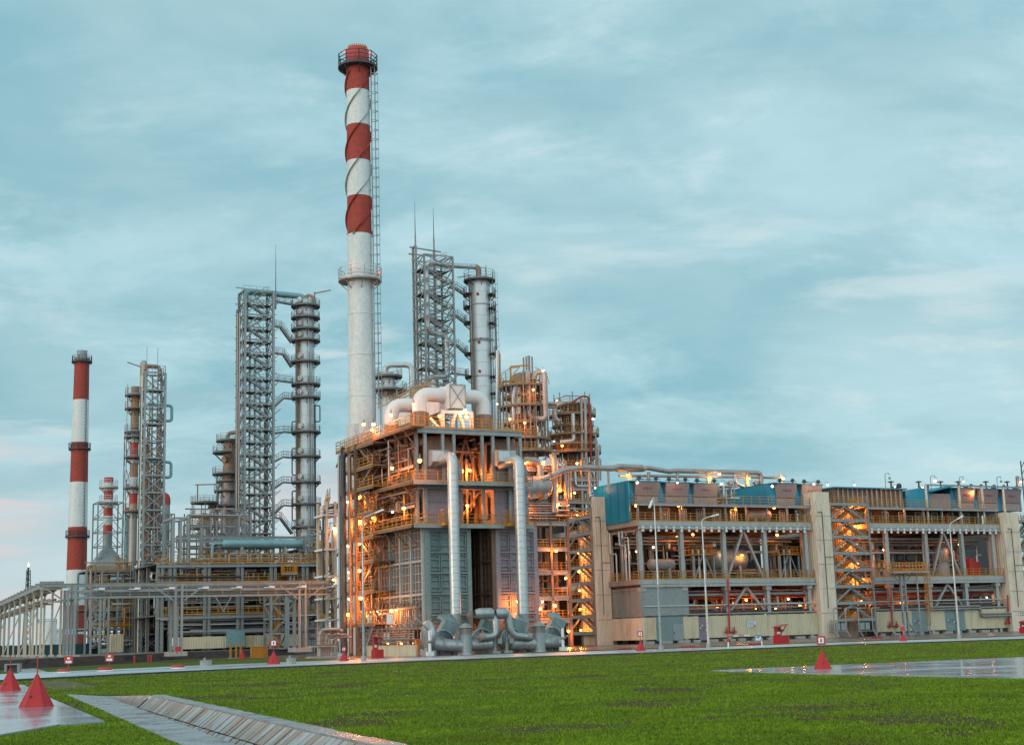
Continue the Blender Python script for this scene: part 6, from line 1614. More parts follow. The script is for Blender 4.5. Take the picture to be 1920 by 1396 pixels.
# ---------------------------------------------------------------- long process halls on the right
def sA(px, py, d=0): return FA.front(px, py, d)[0]
def zA_(px, py, d=0): return FA.front(px, py, d)[1]
def PA(px, py, d=0): return FA.w(*_sd(FA.front(px, py, d), d))
ZC0, ZC1 = .55, 3.5
ZD1a, ZD1b = 7.5, 8.52
ZD2a, ZD2b = 15.35, 16.42
ZR = 18.95
DH = 24.
def hall(T, s0, s1, colS, vbays, left_end=False, roof0=None, deck_end=None):
    e = FA
    for s in colS:
        for d in (.35, 8, 16, DH):
            m = MB()
            m.ibeam(e.w(s, d, 0), e.w(s, d, ZD1a), .55, .6, FA.v, .1).ibeam(e.w(s, d, ZD1b), e.w(s, d, ZD2a), .55, .6, FA.v, .1)
            if d < 1: m.box(e, s - .45, s + .45, -.1, .8, ZD1a - .55, ZD1a - .02)
            m.build('column', M['concrete' if d > 1 else 'hallgrey'], T)
    for (a, b, za, zb) in vbays:
        c = (a + b) / 2
        for q in (a + .4, b - .4): MB().ibeam(e.w(q, .5, za), e.w(c, .5, zb), .34, .34, FA.v, .08).build('brace', M['insul'], T)
    for z0, z1, lo in ((ZD1a, ZD1b, True), (ZD2a, ZD2b, False)):
        MB().box(e, s0, s1, .06, DH + .5, z0 + .35, z1).build('deck', M['concrete'], T)
        m = MB().box(e, s0, s1, -.14, .05, z0 + .42, z1 - .02)
        m.box(e, s0, s1, -.24, .04, z0, z0 + .36)
        m.build('edge_beam', M['hallgrey'], T)
        n = int((s1 - s0) / 1.25); m = MB()
        if not lo:
            for i in range(n):
                s = s0 + .6 + i * 1.25; m.box(e, s - .17, s + .17, -.42, -.25, z0 + .12, z0 + .36).box(e, s - .17, s + .17, -.42, -.25, z0 - .36, z0 - .10).box(e, s - .06, s + .06, -.40, -.27, z0 - .12, z0 + .14)
            m.build('stub_bracket', M['signwhite'], T)
        MB().rail([e.w(s0, -.05, z1), e.w(s1, -.05, z1)], 1.15, 1.25, .065, 3).build('railing', M['yellow'], T)
        for d in (8, 16): MB().ibeam(e.w(s0, d, z0 + .0), e.w(s1, d, z0 + .0), .4, .7).build('beam', M['brown'], T)
        for s in colS: MB().ibeam(e.w(s, .4, z0 + .05), e.w(s, DH, z0 + .05), .4, .6).build('cross_beam', M['brown'], T)
    # upper tier under the roof platform
    u0 = s0 if roof0 is None else roof0
    n = int((s1 - u0) / 3.55)
    for i in range(n + 1):
        s = u0 + .3 + (s1 - u0 - .6) * i / n; MB().beam(e.w(s, .3, ZD2b), e.w(s, .3, ZR - .35), .24).build('upper_post', M['steel'], T)
    MB().box(e, u0, s1, .0, 14, ZR - .16, ZR).build('roof_platform', M['grating'], T)
    MB().ibeam(e.w(u0, -.1, ZR - .22), e.w(s1, -.1, ZR - .22), .2, .42).build('platform_edge', M['insul'], T)
    MB().rail([e.w(u0, 4, ZR), e.w(u0, 0, ZR), e.w(s1, 0, ZR)], 1.15, 1.45, .065, 3, toe=False).build('railing', M['yellow'], T)
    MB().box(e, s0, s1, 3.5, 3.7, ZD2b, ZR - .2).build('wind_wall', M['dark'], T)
    # added dark sheet blocking the sky behind, and pipe ways above the ground floor cladding
    MB().box(e, s0, s1 + (9.3 if s0 == 0 else 24), DH + .6, DH + .8, 0, ZD2a + 3.4).build('dark_backing', M['dark'], T)
    for k, (z, mt_, r_) in enumerate(((ZC1 + .25, 'steel2', .14), (ZC1 + .55, 'dark', .18), (ZC1 + 1.0, 'insul', .12), (ZC1 + 1.45, 'silver', .10), (ZD1a - .6, 'insul', .10), (ZD1a - 1.5, 'red', .17), (ZD1a - 1.1, 'steel2', .2))):
        MB().pipe([e.w(s0 + .3, -.05 + .5 * (k % 3) + (.8 if k > 3 else 0), z), e.w(s1 - .3, -.05 + .5 * (k % 3) + (.8 if k > 3 else 0), z)], r_, 8).build('pipe', M[mt_], T)
    MB().rail([e.w(s0, 1.5, ZC1 + .3), e.w(s1, 1.5, ZC1 + .3)], 1.1, 1.3, .065, 3).build('railing', M['yellow'], T)
    MB().rail([e.w(s0, 7, ZD1b), e.w(s1, 7, ZD1b)], 1.1, 1.3, .065, 3).build('railing', M['yellow'], T)
    pipes_clutter(T, e, (s0 + .5, s1 - .5), (1.2, 9), (ZC1, ZD1a - .5), 30, (.07, .2), ('rust', 'brown', 'insul', 'red', 'steel2'), seed=int(s0 * 7) + 81)
    pipes_clutter(T, e, (s0 + .5, s1 - .5), (3.0, 14), (ZD1b + .2, ZD2a - .5), 36, (.07, .22), ('insul', 'steel2', 'silver', 'brown', 'rust'), seed=int(s0 * 7) + 82)
    for k in range(3):
        MB().pipe([e.w(s0 + .3, 2.5 + k * 2, ZD2a - 1.0 - .3 * k), e.w(s1 - .3, 2.5 + k * 2, ZD2a - 1.0 - .3 * k)], .16, 8).build('pipe', M[('steel2', 'insul', 'silver')[k]], T)

def cladding_run(T, a, b, nm='cladding', mt_='cream'):
    MB().corr(FA.w(a, .0), FA.u, b - a, ZC0, ZC1, -FA.v, .32, .07).build(nm, M[mt_], T)

# --- hall A
EA = sA(1534, 1150)
colA = [0.35, 7.1, 14.2, 21.3, 28.6]
TA = thing('process_hall', 'long two storey open process hall between the two cream stair shafts', 'hall', FA.w(15, 0, 0))
hall(TA, 0, EA - .2, colA, [(14.2, 21.3, ZD1b, ZD2a), (14.4, 21.1, ZC1 + .6, ZD1a - .1)])
cladding_run(TA, 0, sA(1231, 1190)); d1a, d1b = sA(1239, 1190), sA(1282, 1190)
cladding_run(TA, d1b, sA(1311, 1190)); cladding_run(TA, sA(1326, 1190), EA)
p = MB().box(FA, sA(1231, 1190), d1b, -.03, .12, .35, ZC1 + .1); p = p.build('door', M['green'], TA)
ds = sA(1262, 1190); m = MB().box(FA, ds, sA(1281, 1190), -.09, -.031, .36, 2.55); dl = m.build('leaf', M['grey'], p)
MB().box(FA, ds + .12, ds + .22, -.16, -.10, 1.2, 1.5).build('handle', M['dark'], p)
q = MB().box(FA, sA(1311, 1190), sA(1326, 1190), -.08, .1, .25, ZC1 - .1).build('door', M['magenta'], TA)
g = random.Random(9)
a = sA(1311, 1190)
def door_marks(T, parent, a, b, z, n=9, seed=1):
    g = random.Random(seed); m = {k: MB() for k in ('signblue', 'signwhite', 'red')}
    for i in range(n):
        x = a + (b - a) * (.15 + .7 * (i % 4) / 3); zz = z + .32 * (i // 4) - .3
        m[('signblue', 'signwhite', 'red', 'signblue')[(i * 3 + i // 4) % 4]].box(FA, x - .09, x + .09, -.115, -.105, zz - .08, zz + .08)
    for k, mm_ in m.items(): mm_.build('notice', M[k], parent)
door_marks(TA, q, a, sA(1326, 1190), 1.9, 10, 3)
MB().box(FA, 0, sA(1291, 1120), -.02, .1, ZC1 + .12, ZD1a - .03).build('panel', M['grey'], TA)
MB().corr(FA.w(-.02, 8), -FA.v, 8, ZC0, ZC1, -FA.u, .32, .07).build('side_cladding', M['tan'], TA)
MB().corr(FA.w(-.02, 8), -FA.v, 8, ZC1 + .1, ZD1a, -FA.u, 1.6, .05).build('side_panel', M['grey'], TA)
for z in (ZD1b, ZD2b):
    MB().box(FA, -.35, -.02, -.2, 9, z - .65, z - .01).build('side_beam', M['insul'], TA)
    MB().rail([FA.w(-.2, -.05, z), FA.w(-.2, 9, z)], 1.15, 1.3, .065, 3).build('railing', M['yellow'], TA)
m = MB()
for z in (ZD1a - .2, ZD2a - .2):
    for d in (1, 3, 5, 7): m.beam(FA.w(-.05, d, z), FA.w(-.05, d, z - .5), .2)
    m.beam(FA.w(-.05, .5, z), FA.w(-.05, 7.6, z), .2)
m.build('side_bracket', M['insul'], TA)
for d in (4.5, 8.5): MB().ibeam(FA.w(.2, d, ZD1b), FA.w(.2, d, ZD2a), .45, .45, FA.u, .09).build('column', M['insul'], TA)
for k, d in enumerate((2.2, 3.0, 5.5)): MB().pipe([FA.w(-.25, d, ZD1b), FA.w(-.25, d, ZD2a - 1 - k), FA.w(-.25, d + 1.5, ZD2a - 1 - k), FA.w(-.25, d + 1.5, ZD2a)], .12, 7).build('pipe', M['silver'], TA)
for i in range(12): s = .5 + i * 2.5; MB().box(FA, s, s + 1.1 + .4 * (i % 3), -.35, .25, 0, .34).build('plinth_block', M['concrete'], TA)
MB().box(FA, 0, EA, .3, .6, 0, ZC0 + .1).build('plinth', M['dark'], TA)
# equipment standing on the decks
def frame_platform(label, s, d, z, w=3.4, h=3.4, l=2.2):
    T = thing('service_platform', label, 'platform', FA.w(s, d, z))
    for a in (0, w):
        for b in (0, l): MB().beam(FA.w(s + a, d + b, z), FA.w(s + a, d + b, z + h), .22).build('leg', M['steel'], T)
    MB().box(FA, s - .4, s + w + .4, d - .3, d + l + .2, z + h, z + h + .14).build('deck', M['grating'], T)
    MB().rail([FA.w(s - .4, d + l, z + h), FA.w(s - .4, d - .3, z + h), FA.w(s + w + .4, d - .3, z + h), FA.w(s + w + .4, d + l, z + h)], 1.2, .8, .06, 3).build('railing', M['yellow'], T)
    m = MB(); m.beam(FA.w(s, d, z), FA.w(s + w * .45, d, z + h), .14).beam(FA.w(s + w, d, z), FA.w(s + w * .55, d, z + h), .14).build('brace', M['steel'], T)
    for k in range(3): MB().pipe([FA.w(s + .6 + k, d + 1, z), FA.w(s + .6 + k, d + 1, z + h + .8)], .16, 8).build('pipe', M['silver'], T)
frame_platform('yellow railed service platform on braced legs in the second bay of the left hall', sA(1302, 1080, 2), 2, ZD1b)
frame_platform('yellow railed service platform on braced legs beside the middle cream shaft', sA(1464, 1080, 2), 2, ZD1b)
for (s, d, z, L, r_, mt_, lb, nm) in (
    (3.9, 3.4, ZD1b + 2.2, 3.6, .75, 'steel2', 'grey drum on saddles in the first bay of the left hall middle floor', 'horizontal_drum'),
    (15.4, 5.0, ZD1b + 3.0, 5.2, 1.5, 'steel2', 'fat insulated drum behind the V brace on the left hall middle floor', 'horizontal_drum'),
    (20.0, 1.8, ZD2b + 1.15, 3.4, .75, 'pink', 'pinkish drum lit orange lying under the roof platform of the left hall', 'horizontal_drum')):
    T = thing(nm, lb, 'drum', FA.w(s, d, z)); hvessel(T, FA.w(s, d, z), FA.w(s + L, d, z), r_, mt_, zf=ZD1b if z < 14 else ZD2b)
MB_ = [(9.6, 'left'), (26.5, 'right')]
for i in range(9):      # pump skids under the roof platform
    s = 5.0 + i * 2.9
    if 18.5 < s < 24.5: continue
    T = thing('valve_rack', 'small steel valve rack behind the railing under the coolers, %s on the left hall' % ('first', 'second', 'third', 'fourth', 'fifth', '', '', 'second last', 'last')[i], 'valve rack', FA.w(s, 1.6, ZD2b))
    m = MB()
    for a in (0, 1.2): m.beam(FA.w(s + a, 1.6, ZD2b), FA.w(s + a, 1.6, ZD2b + 1.9), .12)
    m.beam(FA.w(s, 1.6, ZD2b + 1.9), FA.w(s + 1.2, 1.6, ZD2b + 1.9), .12).beam(FA.w(s, 1.6, ZD2b + 1.1), FA.w(s + 1.2, 1.6, ZD2b + 1.1), .1); m.build('frame', M['steel'], T)
    for k in range(3): MB().pipe([FA.w(s + .25 + .35 * k, 1.7, ZD2b), FA.w(s + .25 + .35 * k, 1.7, ZD2b + 1.7)], .09, 7).build('pipe', M['insul'], T)

# --- air coolers
def text_mesh(body, size, fr, s, d, z, tilt=0):
    cu = bpy.data.curves.new('lettering', 'FONT'); cu.body = body; cu.size = size; cu.extrude = .006; cu.align_x = 'CENTER'; cu.align_y = 'CENTER'
    o = bpy.data.objects.new('tmp', cu); COL.objects.link(o)
    dg = bpy.context.evaluated_depsgraph_get(); me = bpy.data.meshes.new_from_object(o.evaluated_get(dg))
    bpy.data.objects.remove(o)
    mb = MB(); up = V((0, 0, 1)) * math.cos(tilt) - fr.v * math.sin(tilt)
    base = fr.w(s, d, z)
    mb.add([base + fr.u * v.co.x + up * v.co.y - fr.v * v.co.z for v in me.vertices], [tuple(p.vertices) for p in me.polygons])
    return mb
def cooler(label, s, w, z0, z1, d0=1.4, d1=11, drop=0.0, word='АЛЬСА', lower=None, group='blue air coolers on the hall roofs'):
    T = thing('air_cooler', label, 'air cooler', FA.w(s + w / 2, d0, z0), group)
    h = z1 - z0; zm = z0 + h * .36
    m = MB().box(FA, s, s + w, d0 + .35, d1, z0, z1); m.build('casing', M['blue'], T)
    m = MB()      # sloping header box, leaning outwards at the top
    a, b = s + .95, s + w - .02
    m.hexa([FA.w(a + .1, d0 + .10, zm), FA.w(b - .05, d0 + .10, zm), FA.w(b - .05, d0 + .34, zm), FA.w(a + .1, d0 + .34, zm),
            FA.w(a - .06, d0 - .42, z1 - .14), FA.w(b, d0 - .42, z1 - .14), FA.w(b, d0 + .34, z1 - .14), FA.w(a - .06, d0 + .34, z1 - .14)])
    m.build('header_panel', M['pink'], T)
    MB().box(FA, a + .1, b - .1, d0 + .16, d0 + .34, z0, zm - .08).build('lower_panel', M['pink'], T)
    MB().box(FA, s, s + w + .02, d0 - .5, d1, z1 - .13, z1).build('roof_edge', M['blue'], T)
    sl = math.atan(.52 / (z1 - .14 - zm)); zt = (zm + z1) / 2 - .05
    text_mesh(word, .46, FA, (a + b) / 2, d0 - .42 + (z1 - .14 - zt) * math.tan(sl) - .02, zt, sl).build('lettering', M['red'], T)
    for k, x in enumerate((a + .8, b - .35)):
        c_ = FA.w(x, d0 + .1, z1); MB().cyl(c_, c_ + V((0, 0, .3)), .09, 8).lathe(c_ + V((0, 0, .42)), [(.01, -.12), (.28, -.12), (.28, .12), (.01, .12)], 12, FA.v).beam(c_ + V((0, 0, .3)), c_ + FA.u * .7 + V((0, 0, .34)), .07).build('fan_motor' if k else 'lifting_lug', M['dark'], T)
    MB().pipe([FA.w(a, d0 - .2, z1 + .22), FA.w(b - .6, d0 - .2, z1 + .22)], .05, 6).build('handrail_pipe', M['dark'], T)
    return T
for i, (x0, x1) in enumerate(((1180, 1237), (1237, 1292), (1290, 1346))):
    s = sA(x0, 935, 1.4); w = sA(x1, 935, 1.4) - s
    cooler(('first blue air cooler on the left hall roof, beside the blue end wall', 'second blue air cooler of three at the left hall corner', 'third blue air cooler of three at the left hall corner, nearest the pipe loop')[i], s, w - .02, ZR + .02, zA_(1200 + i * 50, 901 + 2 * i, 1.4))
for i, (x0, x1) in enumerate(((1447, 1493), (1493, 1541))):
    s = sA(x0, 935, 1.4); w = sA(x1, 935, 1.4) - s
    cooler(('blue air cooler with a long blue flank, right of the roof pipe loop', 'blue air cooler half hidden by the middle cream shaft')[i], s, w - .02, ZR + .02, zA_(1470, 905 + i, 1.4), d1=14)
T = thing('wind_wall', 'tall plain bright blue sheet wall closing the left end of the roof coolers', 'wall', FA.w(-.4, 5, ZD2b))
dz0 = FA.side(1118, 915, -.5)[0]; ztop = zA_(1182, 900, 1)
MB().box(FA, -.5, -.3, 1.2, dz0, ZD2b + .02, ztop).build('sheet', M['blue'], T)
m = MB()
for d in range(2, int(dz0), 2): m.box(FA, -.56, -.5, d, d + .08, ZD2b + .02, ztop)
m.build('seam', M['blue'], T)

# roof pipes above hall A
PR = 9.0
def pR(px, py, d=PR): return FA.w(*_sd(FA.front(px, py, d), d))
T = thing('roof_pipe', 'long brown upper roof pipe with a downward bend at its right end', 'pipe', pR(1300, 886))
MB().pipe([pR(1140, 877), pR(1150, 876), pR(1157, 880), pR(1205, 880), pR(1212, 876), pR(1256, 884), pR(1262, 882), pR(1427, 886), pR(1427, 912)], .36, 12, .8).build('pipe', M['insul'], T)
for px in (1216, 1270, 1380): MB().pipe([pR(px, 884), pR(px, 910)], .26, 9).build('drop_leg', M['insul'], T)
MB().pipe([pR(1378, 884), pR(1378, 906), pR(1394, 912)], .28, 9).build('drop_leg', M['silver'], T)
T = thing('roof_pipe', 'thinner straight brown roof pipe just below the bent one, ending in a bracket', 'pipe', pR(1400, 895))
MB().pipe([pR(1160, 891), pR(1462, 895)], .2, 10).build('pipe', M['insul'], T)
for px in (1180, 1328, 1400, 1464):
    p = pR(px, 893); MB().beam(V((p.x, p.y, ZR)), p + V((0, 0, .5)), .5, .4).build('support', M['tan'], T)
for px in (1373, 1421):
    p = pR(px, 906); T = thing('valve', 'round roof valve with handwheel under the %s leg of the roof pipe' % ('middle' if px == 1373 else 'bent right'), 'valve', p)
    MB().lathe(p - FA.u * .3, [(.01, -.3), (.4, -.25), (.45, 0), (.4, .25), (.01, .3)], 14, FA.u).build('body', M['insul'], T)
    MB().cyl(p - FA.u * .5, p - FA.u * 1.1, .06, 6).lathe(p - FA.u * 1.1, [(.3, -.04), (.34, 0), (.3, .04)], 12, FA.u).build('handwheel', M['dark'], T)
T = thing('pipe_manifold', 'cluster of pale vertical pipes and yellow railings between the two cooler groups', 'manifold', pR(1360, 930, 2))
s = sA(1346, 930, 2)
pipes_clutter(T, FA, (s, s + 4.5), (1.5, 6), (ZR + .1, ZR + 3.2), 16, (.06, .16), ('silver', 'insul', 'signwhite', 'steel2'), seed=91)
MB().rail([FA.w(s, 1, ZR), FA.w(s, 6, ZR), FA.w(s + 4.5, 6, ZR)], 1.2, .9, .06, 3).build('railing', M['yellow'], T)

# --- shafts and stair towers
def shaft(label, a, b, d0, d1, top, foot=None, side=True):
    T = thing('stair_shaft', label, 'shaft', FA.w((a + b) / 2, d0, 0))
    MB().corr(FA.w(a, d0), FA.u, b - a, 0, top, -FA.v, .42, .07).build('front_cladding', M['tan'], T)
    MB().corr(FA.w(b, d0), FA.v, d1 - d0, 0, top, FA.u, .42, .07).build('side_cladding', M['tan'], T)
    MB().corr(FA.w(a, d1), -FA.v, d1 - d0, 0, top, -FA.u, .42, .07).build('side_cladding', M['tan'], T)
    MB().box(FA, a, b, d0 + .1, d1, top - .15, top).build('cap', M['tan'], T)
    for k in range(1, 6): z = top * k / 6; MB().box(FA, a - .02, b + .02, d0 - .085, d0 - .07, z - .04, z + .04).build('sheet_joint', M['insul'], T)
    x = a + (b - a) * .42
    MB().pipe([FA.w(x - .8, d0 - .14, top * .86), FA.w(x, d0 - .14, top * .86), FA.w(x, d0 - .14, top * .2)], .05, 6).build('cable', M['dark'], T)
    MB().pipe([FA.w(x, d0 - .16, top * .55), FA.w(b, d0 - .16, top * .55)], .04, 6).build('cable', M['dark'], T)
    return T
def stair_tower(label, fn, n, z0, z1, wlen, back, names):
    """fn(x along, depth, z) -> world; flights seen from the front"""
    T = thing('stair_tower', label, 'stair tower', fn(wlen / 2, 0, 0))
    H = (z1 - z0) / n; e1 = (fn(1, 0, 0) - fn(0, 0, 0)).normalized(); e2 = (fn(0, 1, 0) - fn(0, 0, 0)).normalized()
    for x in (0, wlen):
        for y in (0, 3.6): MB().beam(fn(x, y, 0), fn(x, y, z1 + (1.2 if x else 0)), .24).build('column', M['steel'], T)
    for i in range(n + 1):
        z = z0 + H * i
        MB().hexa([fn(0, .1, z - .12), fn(wlen, .1, z - .12), fn(wlen, 3.5, z - .12), fn(0, 3.5, z - .12), fn(0, .1, z), fn(wlen, .1, z), fn(wlen, 3.5, z), fn(0, 3.5, z)]).build('landing', M['grating'], T)
        MB().beam(fn(-.1, 0, z - .1), fn(wlen + .1, 0, z - .1), .16, .42).build('landing_edge', M['steel'], T)
        MB().rail([fn(0, .15, z), fn(wlen, .15, z)], 1.1, 1.0, .06, 3).build('railing', M['yellow'], T)
        if i < n:
            m = MB(); c_ = wlen * .42
            m.beam(fn(0.1, .02, z + .1), fn(c_, .02, z + H - .25), .2).build('brace', M['steel'], T)
            MB().stair(fn(wlen - .2, 1.0, z), fn(c_ + .1, 1.0, z + H - .1), .9, e2, .14).build('stair', M['steel'], T)
            if back: MB().stair(fn(c_, 2.4, z), fn(wlen - .4, 2.4, z + H), .9, e2, .12).build('stair', M['yellow'], T)
    MB().rail([fn(0, 3.4, z1), fn(0, .15, z1)], 1.1, 1.0, .06, 3).rail([fn(0, 3.4, z1), fn(wlen, 3.4, z1)], 1.1, .8, .06, 3).build('railing', M['yellow'], T)
    return T
# shaft and stairs at the left end of hall A
dA0 = 7.6
aA, bA = sA(1122, 1205, dA0), sA(1150, 1205, dA0)
zsa = zA_(1125, 931, dA0)
print('AA', aA, bA)
shaft('narrow cream corrugated stair shaft at the left end of the blue cooler wall', aA, bA, dA0, dA0 + .4, zsa)
dl, dr = FA.side(1068, 1205, aA)[0], dA0 + .5
SD = (-.15 - aA) / 3.75
T = stair_tower('glowing orange lit stair tower with seven landings left of the narrow cream shaft', lambda x, y, z: FA.w(aA + y * SD, dl + (dr - dl) * (x / (dl - dr)), z), 7, zA_(1090, 1166, 12) * .55, FA.side(1112, 966, aA)[1], dl - dr, 0, None)
WLA = dl - dr
MB().corr(FA.w(aA + 3.7 * SD, dl), -FA.v, WLA, 0, FA.side(1100, 960, aA)[1] - 1.2, -FA.u, .42, .07).build('back_cladding', M['tan'], T)
# shaft B and stairs
bs0, bs1 = sA(1537, 1190), sA(1557, 1190)
bs0 = sA(1536.5, 1195); bs1 = sA(1565, 1195)
shaft('tall leaning cream stair shaft in the middle of the right hand halls', bs0, bs1, -.9, 3, zA_(1538, 922, -.9))
s_l, s_r = bs1 + .1, sA(1638, 1192)
TB_ = stair_tower('orange lit stair tower of zigzag flights right of the middle cream shaft', lambda x, y, z: FA.w(s_l + x, -.7 + y, z), 7, zA_(1600, 1160, -.7), zA_(1600, 944, -.7), s_r - s_l, 3.6, None)
MB().corr(FA.w(s_l, 3.2), FA.u, s_r - s_l, 0, zA_(1600, 946, 3.2), -FA.v, .42, .07).build('back_cladding', M['tan'], TB_)
# shaft C
cs0, cs1 = sA(1893, 1185), sA(1921, 1185)
shaft('cream corrugated stair shaft at the far right end of the halls', cs0, cs1, -.9, 3, zA_(1885, 960, -.9))
# stair tower beyond shaft C, running out of frame
stair_tower('stair tower of yellow railed flights at the right edge beyond the last cream shaft', lambda x, y, z: FA.w(cs1 + .2 + x, -.5 + y, z), 7, 1.2, zA_(1915, 975, -.5), 5.5, 3.6, None)

# --- hall B
B0 = s_r + .3; B1 = cs0 - .1
colB = [sA(x, 1080) for x in (1669, 1743, 1811, 1869)]
TB = thing('process_hall', 'second two storey process hall between the middle and the far right cream shafts', 'hall', FA.w((B0 + B1) / 2, 0, 0))
vb = (sA(1748, 1080), sA(1809, 1080))
hall(TB, B0, B1, colB, [(vb[0], vb[1], ZD1b, ZD2a), (vb[0] + .2, vb[1] - .2, ZC1 + .6, ZD1a - .1)])
x1, x2, x3, x4 = [sA(x, 1150) for x in (1709, 1737, 1771, 1808)]
cladding_run(TB, B0, x1); cladding_run(TB, x2, x3); cladding_run(TB, x4, B1)
for k, (a, b) in enumerate(((x1, x2), (x3, x4))):
    p = MB().box(FA, a, b, -.06, .1, .4, ZC1 + .05).build('door', M['green'], TB)
    MB().box(FA, (a + b) / 2 - .03, (a + b) / 2 + .03, -.10, -.061, .42, ZC1).build('door_seam', M['dark'], p)
    MB().box(FA, (a + b) / 2 + .08, (a + b) / 2 + .16, -.14, -.061, 1.4, 1.6).build('handle', M['dark'], p)
    door_marks(TB, p, a + .3, (a + b) / 2, 2.0, 8, 5 + k)
for i in range(10): s = B0 + .8 + i * 2.5; MB().box(FA, s, s + .9 + .4 * (i % 3), -.35, .25, 0, .34).build('plinth_block', M['concrete'], TB)
MB().box(FA, B0, B1, .3, .6, 0, ZC0 + .1).build('plinth', M['dark'], TB)
for k in range(2):
    MB().pipe([FA.w(x2 - .2, -.35, ZC1 + .1 + .35 * k), FA.w(sA(1834, 1130), -.35, ZC1 + .1 + .35 * k), FA.w(sA(1836, 1145), -.35, ZC1 - 1.1 + .35 * k), FA.w(cs1 + 1, -.95, ZC1 - 1.1 + .35 * k)], .15, 8).build('pipe', M['steel2'], TB)
for i, (x0, x1_) in enumerate(((1785, 1826), (1826, 1869), (1869, 1912))):
    s = sA(x0, 920, 3); w = sA(x1_, 920, 3) - s
    cooler(('first blue air cooler of the right hall, lit orange by a lamp', 'middle blue air cooler of the right hall roof', 'last blue air cooler of the right hall, at the right edge')[i], s, w - .02, ZR + .02, zA_(1830, 915, 3), d0=3.0, d1=13)
T = thing('cooler_bank', 'low dark bank of cooler bays with a blue roof right of the middle stairs', 'air cooler', FA.w(B0 + 6, 4, ZR))
za = zA_(1650, 914, 2.5)
MB().box(FA, sA(1567, 920, 2.5), sA(1698, 920, 2.5), 3.2, 12, ZR, za - .2).build('casing', M['brown'], T)
MB().box(FA, sA(1563, 920, 2.5), sA(1700, 920, 2.5), 2.3, 12.2, za - .19, za).build('roof', M['blue'], T)
g = random.Random(77); a, b = sA(1570, 920, 2.5), sA(1695, 920, 2.5)
for i in range(14):
    s = a + (b - a) * (i + .5) / 14; MB().box(FA, s - .10, s + .10, 2.9, 3.2, ZR, za - .2).build('bay_post', M['insul'], T)
s = sA(1698, 930, 3); T = thing('cooler_end', 'plain blue cooler flank with sloping top on the right hall roof', 'air cooler', FA.w(s, 3, ZR))
e_ = sA(1742, 930, 3); hz = zA_(1700, 920, 3) ; hz2 = zA_(1742, 912, 3)
MB().hexa([FA.w(s, 3, ZR), FA.w(e_, 3, ZR), FA.w(e_, 11, ZR), FA.w(s, 11, ZR), FA.w(s, 3, hz), FA.w(e_, 3, hz2), FA.w(e_, 11, hz2), FA.w(s, 11, hz)]).build('casing', M['blue'], T)
e2 = sA(1785, 930, 3.4)
MB().box(FA, e_ + .02, e2, 3.4, 11, ZR, zA_(1760, 925, 3.4)).build('louvre_panel', M['pink'], T)
MB().hexa([FA.w(e_ + .02, 2.6, hz2 - .9), FA.w(e2, 2.6, hz2 + .1), FA.w(e2, 11, hz2 + .1), FA.w(e_ + .02, 11, hz2 - .9), FA.w(e_ + .02, 2.6, hz2 - .65), FA.w(e2, 2.6, hz2 + .35), FA.w(e2, 11, hz2 + .35), FA.w(e_ + .02, 11, hz2 - .65)]).build('roof_sheet', M['blue'], T)
zr_ = zA_(1830, 912, 1.0)
T = thing('lamp_rail_frame', 'long slim steel frame with posts running along the front of the right roof', 'frame', FA.w(sA(1800, 930, 1), 1, ZR))
for px in (1737, 1799, 1842, 1882):
    p = FA.w(sA(px, 930, .4), .4, ZR); MB().beam(V((p.x, p.y, ZD2b)), V((p.x, p.y, zr_)), .24).build('post', M['tan'], T)
MB().beam(FA.w(sA(1736, 915, .4), .4, zr_), FA.w(cs1 + 4, .4, zr_), .2, .25).build('beam', M['steel'], T)
for i, px in enumerate((1764, 1797, 1849, 1889, 1671, 1723)):
    p = PA(px, 912, 5); T = thing('roof_valve', 'dark mushroom topped valve standing on the right hall roof, %s from the left' % ('third', 'fourth', 'fifth', 'sixth', 'first', 'second')[i], 'valve', V((p.x, p.y, zr_)))
    b0 = V((p.x, p.y, zr_ - 1.6)); h_ = V((0, 0, zA_(px, 903, 5) - zr_ + 1.6))
    MB().cyl(b0, b0 + h_, .14, 8).build('stem', M['dark'], T); MB().lathe(b0 + h_, [(.5, -.05), (.5, .05), (.1, .15), (.01, .16)], 12).build('cap', M['dark'], T)
    MB().pipe([b0 + V((0, 0, 1.6)), b0 + V((0, 0, 1.6)) + FA.u * 2.0 + V((0, 0, .15))], .16, 8).lathe(b0 + V((0, 0, 1.95)) + FA.u * 1.6, [(.01, -.25), (.36, -.2), (.36, .2), (.01, .25)], 12, FA.v).build('motor', M['dark'], T)
T = thing('vent_pipe', 'slim pinkish vent pipe rising above the right hall roof', 'pipe', PA(1909, 915, 4)); p = PA(1909, 915, 4)
MB().cyl(V((p.x, p.y, ZR)), V((p.x, p.y, zA_(1907, 892, 4))), .28, 10).build('pipe', M['pink'], T)
